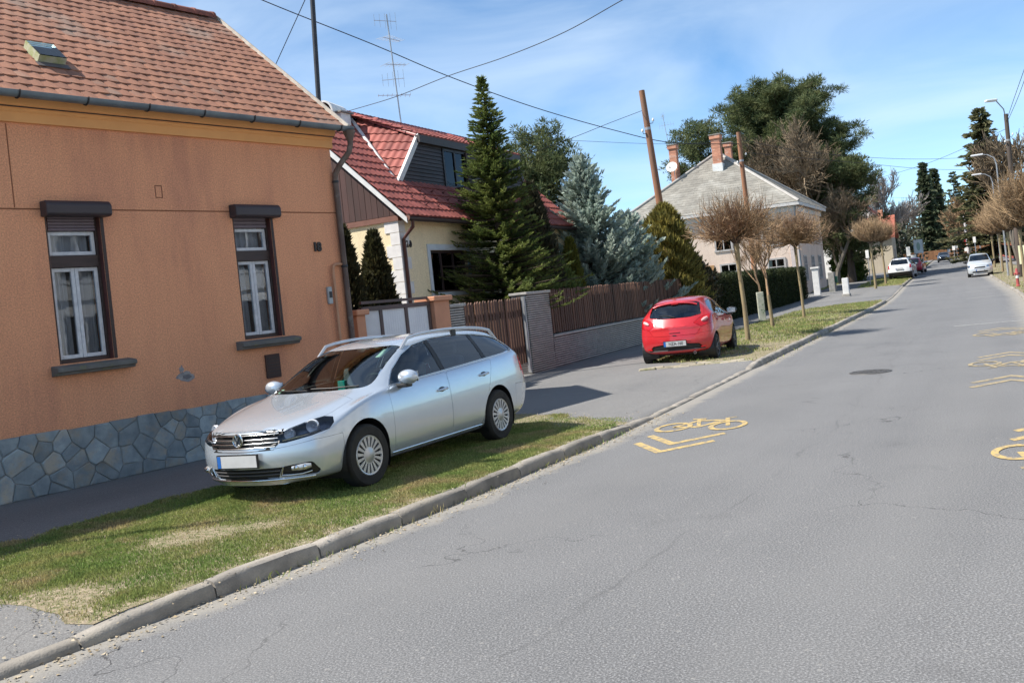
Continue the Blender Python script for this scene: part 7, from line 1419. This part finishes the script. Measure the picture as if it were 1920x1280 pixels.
# white bollard, concrete marker
b_ = gp(1588, 557, .1); o = empty('white_bollard', (b_.x, b_.y, rise(b_.y) + .10), FRZ, 'square white concrete bollard on the verge before the driveway', 'bollard'); bev(MB().b2((-.17, -.17, 0), (.17, .17, 1.05)).build('post', WHITE, o), .025); bev(MB().b2((-.30, -.22, -.05), (.24, .22, .14)).build('foot', CONCRETE, o), .03)
b_ = gp(1430, 601, .1); o = empty('marker_post', (b_.x + .0, b_.y, .10), FRZ + .3, 'square concrete marker post with green stencilled patches', 'post'); bev(MB().b2((-.14, -.13, -.1), (.14, .13, 1.12)).build('post', M('marker_concrete', (.42, .43, .36), (.30, .32, .25), scale=6, rough=.9, bump=.3, spots=(5, .56, .66, (.06, .13, .06))), o), .02)
rs = random.Random(5)
for z in (.86, .52, .26):
    V = [(.0 + .07 * math.cos(a) * rs.uniform(.6, 1.2), -.134, z + .08 * math.sin(a) * rs.uniform(.6, 1.2)) for a in np.linspace(0, 6.283, 12)[:-1]]; MB().add(V + [(v[0], -.128, v[2]) for v in V], [tuple(range(11))] + [(i, (i + 1) % 11, 11 + (i + 1) % 11, 11 + i) for i in range(11)]).build('stencil_patch', M('stencil_green', (.05, .13, .07), rough=.8), o)

# ------------------------------------------------------------------ poles, wires, lamps
POLE = M('wooden_pole', (.30, .135, .065), (.20, .095, .055), scale=2.5, rough=.85, stretch=(1, 1, .2), bump=.4, spots=(1.2, .5, .7, (.17, .12, .095)))
def wood_pole(name, top, base, r, label, mt=None):
    o = empty(name, base, 0, label, 'utility pole'); t = Vector(top) - Vector(base); MB().tube([-t * .02, t * .5, t], [r * 1.15, r, r * .82], 12).build('pole', mt or POLE, o, 40); u = t.normalized()
    MB().lathe([(r * .84, -.06), (r * .9, -.05), (r * .9, .05), (r * .84, .06)], t * .84, 'z', 12).build('band', GALV, o); 
    for s, zf in ((-1, .82), (1, .86)): q = MB(); q.tube([t * zf, t * zf + Vector((s * .22, -.1, .0)), t * zf + Vector((s * .24, -.1, .12))], .014, 5); q.build('hook', DARKMETAL, o); MB().lathe([(.001, .12), (.035, .10), (.05, .04), (.04, 0), (.001, 0)], t * zf + Vector((s * .24, -.1, .08)), 'z', 10).build('insulator', WHITE, o, 50)
    return o
wood_pole('utility_pole', at(1203, 170, 38), (6.66, 38, .05), .14, 'leaning reddish brown wooden pole behind the picket fence')
wood_pole('utility_pole.001', at(1384, 248, 50), (12.98, 50, .05), .13, 'second wooden pole in front of the grey hipped roof')
wp_ = wood_pole('utility_pole.002', at(1886, 214, 56), (at(1912, 500, 56).x, 56, .1), .14, 'dark wooden pole with a lamp at the right edge', M('dark_wooden_pole', (.10, .075, .06), (.06, .048, .04), scale=2.5, rough=.9, stretch=(1, 1, .2)))
WIRE = M('wire_black', (.012, .012, .014), rough=.5)
def wire(name, px, Y0, Y1, r, label, group=None):
    n = len(px); P = []; L_ = [0.0]
    for a, b in zip(px[:-1], px[1:]): L_.append(L_[-1] + math.hypot(b[0] - a[0], b[1] - a[1]))
    for (u, v), l_ in zip(px, L_): f = l_ / L_[-1]; Y = 1 / ((1 - f) / Y0 + f / Y1); P.append(at(u, v, Y))
    P = [tuple(p) for p in P]; S_ = [p for p in _cr3(P)]; o = MB().tube(S_, r, 5).build(name, WIRE, None, 60); return tag(o, label, 'overhead wire', group)
def _cr3(P, n=7):
    P = [Vector(p) for p in P]; P = [P[0] * 2 - P[1]] + P + [P[-1] * 2 - P[-2]]; out = []
    for i in range(1, len(P) - 2):
        for k in range(n): t = k / n; a, b, c, d = P[i - 1:i + 3]; out.append(.5 * ((2 * b) + (c - a) * t + (2 * a - 5 * b + 4 * c - d) * t * t + (3 * b - a - 3 * c + d) * t ** 3))
    return out + [P[-2]]
wire('overhead_wire', [(300, -85), (490, 0), (700, 84), (840, 143), (1000, 201), (1150, 244), (1262, 268), (1388, 270)], 31, 50, .019, 'thick black cable sagging from top left to the second wooden pole')
wire('overhead_wire.001', [(1260, -48), (1168, 0), (1060, 60), (950, 106), (840, 143), (741, 182), (655, 208)], 19, 27.5, .010, 'black cable from the top edge down to the white chimney')
wire('overhead_wire.002', [(600, -62), (572, 0), (512, 132)], 21, 24, .010, 'thin steep guy wire beside the tall mast')
wire('overhead_wire.003', [(1203, 208), (1140, 232), (1075, 258), (960, 300)], 38, 31, .010, 'short wire from the leaning pole towards the fir')
wire('overhead_wire.004', [(900, 255), (1080, 264), (1260, 270), (1385, 262)], 34, 50, .008, 'faint thin wire running level to the second pole')
wire('overhead_wire.005', [(1388, 262), (1500, 283), (1640, 296), (1760, 298), (1890, 291)], 50, 72, .012, 'upper of the two level wires crossing above the street')
wire('overhead_wire.006', [(1390, 285), (1500, 296), (1625, 307), (1740, 317), (1890, 320)], 50, 72, .012, 'lower of the two level wires crossing above the street')
wire('overhead_wire.007', [(1890, 240), (1815, 275), (1740, 306), (1655, 332), (1600, 345)], 56, 82, .012, 'slanting wire over the street from the right hand pole')
wire('overhead_wire.008', [(1887, 228), (1901, 186), (1920, 132), (1945, 60)], 56, 36, .014, 'left one of two dark wires rising from the right hand pole')
wire('overhead_wire.009', [(1890, 226), (1910, 180), (1935, 110)], 56, 40, .014, 'right one of two dark wires rising from the right hand pole')
wire('overhead_wire.010', [(1660, 370), (1740, 371), (1815, 366), (1860, 360)], 105, 92, .014, 'lowest thin wire far down the street before the slim conifers')
def lamp(name, x, y, h, arm, label, side=-1, ad=None):
    r = empty(name, (x, y, rise(y) + .05), FRZ, label, 'street lamp', 'curved arm street lamps on the right side'); d = Vector((0, 1, 0)) * -side * 1.0
    MB().tube([(0, 0, -.1), (0, 0, 1.2), (0, 0, h - .7), tuple(d * .10 + Vector((0, 0, h - .25))), tuple(d * .45 + Vector((0, 0, h))), tuple(d * arm + Vector((0, 0, h + .06)))], [.07, .058, .042, .034, .03, .028], 9).build('pole', GALV, r, 50)
    q = MB(); c = d * (arm + .28) + Vector((0, 0, h + .06)); q.add([c + Vector((sx * .13 * (1 if abs(sy) < 1 else .6), sy * .36, sz)) for sz in (-.05, .06) for sx, sy in ((-1, -1), (1, -1), (1, 1), (-1, 1))], [(0, 3, 2, 1), (4, 5, 6, 7), (0, 1, 5, 4), (1, 2, 6, 5), (2, 3, 7, 6), (3, 0, 4, 7)]); bev(q.build('lamp_head', M('lamp_head_pale', (.62, .63, .64), (.55, .56, .57), rough=.4), r), .04, 3); return r
for i, (u, vh, Y, lab) in enumerate(((1858, 288, 60, 'nearest curved arm lamp on the right, above the ball trees'), (1851, 325, 74, 'second curved arm lamp, against the tall spruce'), (1820, 372, 106, 'third curved arm lamp, left of the tall spruce'), (1799, 392, 128, 'fourth curved arm lamp near the street end'), (1786, 412, 150, 'farthest curved arm lamp at the bend'))):
    pt = at(u + 8, vh, Y); lamp('street_lamp' + ('.%03d' % i if i else ''), pt.x, Y, pt.z - rise(Y) - .05, .75, lab)
hd_ = at(1858, 189, 56); q = MB(); tp_ = at(1886, 214, 56); q.tube([tp_ - Vector((0, 0, .6)), tp_ + Vector((-.1, 0, .3)), hd_ + Vector((.25, 0, .02))], .035, 7); lo = empty('street_lamp.005', (0, 0, 0), 0, 'lamp head on a bent arm at the top of the right hand wooden pole', 'street lamp'); q.build('arm', GALV, lo, 50); bev(MB().box(hd_, (.66, .3, .14), 0).build('lamp_head', M('lamp_head_pale', (1, 1, 1)), lo), .05, 3)
cp_ = at(1824, 440, 100); o = empty('concrete_pole', (cp_.x - .6, 100, rise(100)), 0, 'tall pale concrete pole left of the far lamps', 'utility pole'); MB().tube([(0, 0, 0), (-.1, 0, 5.2)], [.17, .11], 8).build('pole', M('pole_concrete_pale', (.55, .53, .56), (.48, .46, .48), rough=.8), o, 40); MB().box((0, 0, .5), (.5, .5, 1.0)).build('base', WHITE, o)

# ------------------------------------------------------------------ signs and small things far down the street
def sign(name, u, v0, v1, wpx, Y, label, mat, legs=1, group=None, vb=None, round_=False):
    c = at(u, (v0 + v1) / 2, Y); w = wpx / FPX * Y; h = (v1 - v0) / FPX * Y; z0 = rise(Y); r = empty(name, (c.x, Y, z0), R(-40), label, 'sign', group); zc = c.z - z0
    if round_: MB().lathe([(.001, -.02), (w / 2, -.02), (w / 2, .0), (.001, 0)], (0, 0, zc), 'y', 20).build('panel', mat, r); MB().box((0, -.026, zc), (w * .6, .01, w * .16)).build('bar', WHITE, r)
    else:
        bev(MB().box((0, 0, zc), (w, .05, h)).build('panel', mat, r), .01)
    for i in range(legs): x = 0 if legs == 1 else (-w * .4, w * .4)[i]; MB().tube([(x, .045, -.1), (x, .045, zc + h * .3)], .035, 7).build('post', GALV, r)
    return r, zc, w, h
BOARD = M('board_face', (.76, .77, .76), (.68, .72, .69), scale=2.2, detail=4, rough=.5)
r, zc, w, h = sign('notice_board', 1722, 450, 474, 15, 95, 'white framed board on two legs beyond the white SUV', BOARD, 2)
mb = MB(); mb.b2((-w / 2 - .05, -.04, zc - h / 2 - .05), (w / 2 + .05, -.026, zc - h / 2)); mb.b2((-w / 2 - .05, -.04, zc + h / 2), (w / 2 + .05, -.026, zc + h / 2 + .05)); mb.b2((-w / 2 - .05, -.04, zc - h / 2), (-w / 2, -.026, zc + h / 2)); mb.b2((w / 2, -.04, zc - h / 2), (w / 2 + .05, -.026, zc + h / 2)); mb.build('board_frame', WHITE, r)
V = [(.22 * w * math.cos(a), -.03, zc + .33 * h * math.sin(a)) for a in np.linspace(0, 6.283, 17)[:-1]]; MB().add(V, [tuple(range(16))]).build('printed_shape', M('pale_green_print', (.40, .52, .43), rough=.6), r)
sign('white_sign', 1703, 463, 480, 7, 100, 'small white sign left of the framed board', WHITE); sign('white_sign.001', 1713, 478, 487, 10, 99, 'low white panel under the framed board', WHITE, 2); sign('white_sign.002', 1699, 482, 488, 8, 96, 'low white panel just above the white SUV roof', WHITE, 2)
sign('round_red_sign', 1812, 449, 459, 10, 104, 'round red sign with a white bar above a white plate', M('sign_red', (.52, .03, .04), (.46, .03, .035), rough=.4), 1, round_=True); sign('white_sign.003', 1813, 460, 471, 9, 104, 'white plate under the round red sign', WHITE); sign('white_sign.004', 1827, 444, 455, 5, 88, 'narrow white sign on a tall post near the right lamps', WHITE)
sign('white_sign.005', 1788, 459, 469, 5, 118, 'left one of two small white signs near the bend', WHITE); sign('white_sign.006', 1793, 458, 465, 5, 122, 'right one of two small white signs near the bend', WHITE); sign('white_sign.007', 1779, 467, 473, 5, 126, 'small white round topped sign beside the dark grey car', WHITE)
sign('white_sign.008', 1626, 469, 484, 6, 70, 'narrow white sign hanging left of the tree pair', WHITE); sign('yellow_sign', 1917, 460, 495, 12, 53, 'pale yellow and white sign board cut by the right edge', M('sign_pale_yellow', (.62, .62, .40), (.55, .55, .36), rough=.5))
hy = at(1908, 525, 44.5); o = empty('fire_hydrant', (hy.x, 44.5, .08), 0, 'slim red fire hydrant on the right verge', 'hydrant'); o.scale = (.8, .8, .85); HR = M('hydrant_red', (.40, .09, .085), (.34, .075, .07), rough=.4)
MB().lathe([(.001, .0), (.13, 0), (.13, .06), (.085, .08), (.08, .62), (.10, .65), (.10, .74), (.08, .78), (.075, .90), (.05, .98), (.001, 1.0)], (0, 0, 0), 'z', 16).build('barrel', HR, o, 40)
for s in (-1, 1): MB().lathe([(.001, .0), (.045, 0), (.045, .12), (.055, .12), (.055, .16), (.001, .16)], (0, 0, .70), 'x', 12, Matrix.Rotation(0 if s > 0 else math.pi, 3, 'Z')).build('outlet', HR, o, 40)
MB().lathe([(.082, .45), (.088, .46), (.088, .60), (.082, .61)], k=16).build('white_band', WHITE, o)
# right hand fences: red panels, white pillars
RF = M('fence_red_board', (.36, .085, .065), (.29, .07, .055), scale=2, rough=.7, objrand=.2); 
brd = MB().box((0, 0, .75), (.115, .025, 1.5)).mesh('fence_board'); brd.materials.append(RF)
def rfence(name, sA, sB, w, label, every=2.6, pillar=True):
    r = empty(name, (0, 0, 0), 0, label, 'fence'); s = sA; k = 0
    while s < sB:
        p0, t_ = K(s); a = math.atan2(t_.y, t_.x); c = SW(s, w); nxt = min(s + every, sB)
        if pillar: bev(MB().box((c.x, c.y, c.z + .95), (.34, .34, 1.9), a).build('pillar', WHITE, r), .02)
        m = int((every - .4) / .13)
        for i in range(m): q = SW(s + .26 + i * .13, w); inst('board', brd, r, (q.x, q.y, q.z + .22 + .02 * math.sin(i * 1.7 + k)), (0, 0, a))
        e = SW(nxt, w); mid = (c + e) / 2
        for z in (.5, 1.4): MB().box((mid.x + .0, mid.y, mid.z + z), (every - .34, .04, .07), a).build('rail', RF, r)
        s += every; k += 1
    return r
sY = lambda y: s_of(float(np.interp(y, _kp[:, 1], _kp[:, 0])), y)
rfence('red_fence', sY(58), sY(88), WID + 5.0, 'red board fence between white pillars along the right pavement')
brd = MB().box((0, 0, .75), (.27, .03, 1.5)).mesh('fence_board'); brd.materials.append(RF)
def far_fence():
    r = empty('red_fence.001', (0, 0, 0), 0, 'farther red board fence on the right before the bend', 'fence'); s = sY(95)
    while s < sY(158):
        p0, t_ = K(s); q = SW(s, WID + 3.6); inst('board', brd, r, (q.x, q.y, q.z + .2 + .03 * math.sin(s)), (0, 0, math.atan2(t_.y, t_.x))); s += .30
far_fence()
bf = empty('brown_fence', at(1752, 480, 168).xy.to_3d() + Vector((0, 0, rise(168))), R(-8), 'orange brown board fence across the end of the street', 'fence'); BF = M('fence_orange_brown', (.34, .16, .07), (.28, .13, .06), rough=.8, objrand=.2); bb = MB().box((0, 0, .8), (.30, .03, 1.6)).mesh('board'); bb.materials.append(BF)
for i in range(60): inst('board', bb, bf, (-5 + i * .32, 0, .1))
for i in range(7): MB().box((-5 + i * 3.1, .08, .9), (.12, .12, 1.8)).build('post', BF, bf)
# right hand house with a red roof, partly behind the ball trees
def simple_house(name, loc, rz, dx, dy, eh, rh, wallm, roofm, label, wins=(), chim=None, ov=.4, axis='x', tilec=None):
    r = empty(name, loc, rz, label, 'house'); t = .3
    mb = MB(); mb.b2((-dx / 2, -dy / 2, -.3), (dx / 2, -dy / 2 + t, eh)); mb.b2((-dx / 2, dy / 2 - t, -.3), (dx / 2, dy / 2, eh)); mb.b2((-dx / 2, -dy / 2 + t, -.3), (-dx / 2 + t, dy / 2 - t, eh)); mb.b2((dx / 2 - t, -dy / 2 + t, -.3), (dx / 2, dy / 2 - t, eh))
    for s in (-1, 1): mb.prism([(-dy / 2, eh), (dy / 2, eh), (0, eh + rh)], .25 * -s, 'x', s * dx / 2)
    mb.build('wall', wallm, r); k = rh / (dy / 2)
    ro = MB().prism([(-dy / 2 - ov, eh - ov * k), (0, eh + rh), (dy / 2 + ov, eh - ov * k), (dy / 2 + ov, eh - ov * k + .14), (0, eh + rh + .16), (-dy / 2 - ov, eh - ov * k + .14)], dx + 2 * ov, 'x', -dx / 2 - ov).build('roof', roofm, r)
    for s in (-1, 1):                               # tile courses as stepped strips
        n = 18; q = MB(); L_ = math.hypot(dy / 2 + ov, rh + ov * k); ca, sa = (dy / 2 + ov) / L_, (rh + ov * k) / L_
        for c in range(n):
            d0, d1 = L_ * c / n, L_ * (c + 1.1) / n; f = lambda d, u: (s * (dy / 2 + ov - d * ca + u * sa), eh - ov * k + .145 + d * sa + u * ca); (ya, za), (yb, zb_) = f(d0, .035), f(min(d1, L_), .006); (yc, zc_) = f(d0, 0)
            q.add([(-dx / 2 - ov, ya, za), (dx / 2 + ov, ya, za), (dx / 2 + ov, yb, zb_), (-dx / 2 - ov, yb, zb_), (-dx / 2 - ov, yc, zc_), (dx / 2 + ov, yc, zc_)], [(0, 1, 2, 3), (4, 5, 1, 0)])
        tag(q.build('tile_courses', roofm, ro), kind='stuff')
    for (face, c, z, w, h) in wins:
        wn = empty('window'); wn.parent = r; sg = -1 if face in ('front', 'left') else 1
        def B_(a0, a1, z0, z1, d0, d1):
            return ((c + a0, sg * (dy / 2 + d0), z0), (c + a1, sg * (dy / 2 + d1), z1)) if face in ('front', 'back') else ((sg * (dx / 2 + d0), c + a0, z0), (sg * (dx / 2 + d1), c + a1, z1))
        mb = MB()
        for q in ((-w / 2 - .1, -w / 2, z, z + h), (w / 2, w / 2 + .1, z, z + h), (-w / 2 - .1, w / 2 + .1, z + h, z + h + .1), (-w / 2 - .14, w / 2 + .14, z - .1, z), (-.03, .03, z, z + h)): mb.b2(*B_(*q, .003, .05))
        mb.build('window_frame', VFR, wn); MB().b2(*B_(-w / 2, w / 2, z, z + h, .005, .015)).build('pane', MATS['villa_pane'], wn)
    if chim: MB().box((chim[0], chim[1], eh + rh + .1), (.5, .5, 1.6)).build('chimney', BRICKC, r)
    return r
RROOF = M('house_roof_red', (.34, .09, .055), (.26, .07, .045), scale=1.5, rough=.8, bump=.2)
q_ = SW(sY(67), WID + 12.5); simple_house('right_house', (q_.x, q_.y, .1), FRZ + R(90), 9.5, 9, 4.3, 4.2, plaster('right_house_render', (.48, .40, .32), (.42, .35, .28), (.52, .44, .36)), RROOF, 'house with a steep red tiled gable roof behind the right hand trees', (('front', -2.3, 1.1, 1.1, 1.5), ('front', 2.3, 1.1, 1.1, 1.5), ('left', 0, 1.1, 1.2, 1.5), ('left', 0, 4.6, 1.1, 1.4)))
q_ = at(1590, 470, 118); simple_house('white_gable_house', (q_.x, 118, rise(118)), FRZ, 9, 9, 6.4, 4.0, plaster('white_render', (.66, .64, .62), (.58, .56, .55), (.7, .68, .66)), M('dark_red_roof', (.18, .07, .06), (.14, .06, .05), rough=.8), 'white gabled house half hidden behind the dark pines', (('left', -2, 3.8, 1.1, 1.5), ('left', 2, 3.8, 1.1, 1.5), ('front', 0, 3.8, 1.1, 1.5)))
q_ = at(1648, 470, 112); simple_house('orange_red_house', (q_.x, 112, rise(112)), FRZ + R(90), 3.4, 5.5, 4.2, 2.2, plaster('red_render', (.42, .36, .28), (.38, .32, .25), (.46, .4, .3)), M('orange_roof', (.36, .12, .08), (.30, .10, .07), rough=.85), 'small house with an orange red roof above the left pair of ball trees', (('left', 0, 1.3, 1, 1.3),), (-.6, .2))
gg = at(1667, 505, 78); o = empty('green_gate', (gg.x - .6, 80, rise(80)), FRZ, 'dark green garden gate behind the tree pair', 'gate'); GG = M('gate_green', (.01, .06, .045), (.012, .05, .04), rough=.5)
for i in range(12): MB().box((.14 * i, 0, .95), (.05, .03, 1.9)).build('bar', GG, o)
for z in (.2, 1.0, 1.8): MB().box((.77, .03, z), (1.7, .03, .06)).build('rail', GG, o)
# the house across the road, seen only as a reflection in panes and paint
oph = empty('opposite_house', SW(s_of(.2, 10.4), WID + 10.5), math.atan2(.856, .516) + math.pi, 'long pale three storey block across the road, seen only as a reflection', 'house')
OW = plaster('opposite_render', (.70, .68, .64), (.64, .62, .58), (.74, .72, .68)); mb = MB(); mb.b2((-14, -4, -.2), (14, 4, 9.2)); mb.build('wall', OW, oph); MB().prism([(-4.5, 9.1), (4.5, 9.1), (0, 10.6)], 29, 'x', -14.5).build('roof', RROOF, oph)
for z in (3.35, 6.2): MB().b2((-13.9, -4.12, z), (13.9, -4.002, z + .5)).build('balcony_band', WHITE, oph)
for i, dz in [(i, dz) for i in range(9) for dz in (0, 2.9, 5.75)]:
    c = -12 + 3 * i; wn = empty('window'); wn.parent = oph; MB().b2((c - .6, -4.05, 1.2 + dz), (c + .6, -4.003, 2.9 + dz)).build('pane', DARKIN, wn); mb = MB()
    for a in ((-.72, -.6, 1.1, 2.9), (.6, .72, 1.1, 2.9), (-.05, .05, 1.2, 2.9)): mb.b2((c + a[0], -4.08, a[2] + dz), (c + a[1], -4.052, a[3] + dz))
    mb.b2((c - .72, -4.08, 2.9 + dz), (c + .72, -4.052, 3.02 + dz)); mb.b2((c - .8, -4.1, 1.0 + dz), (c + .8, -4.052, 1.1 + dz)); mb.build('window_frame', WHITE, wn)
# slim post left of the frame: its thin shadow crosses the grass
o = empty('slim_post', (-5.75, 8.35, .1), 0, 'slim grey sign post standing on the grass left of the view', 'post'); MB().tube([(0, 0, -.1), (0, 0, 4.05)], .035, 8).build('post', GALV, o, 40)
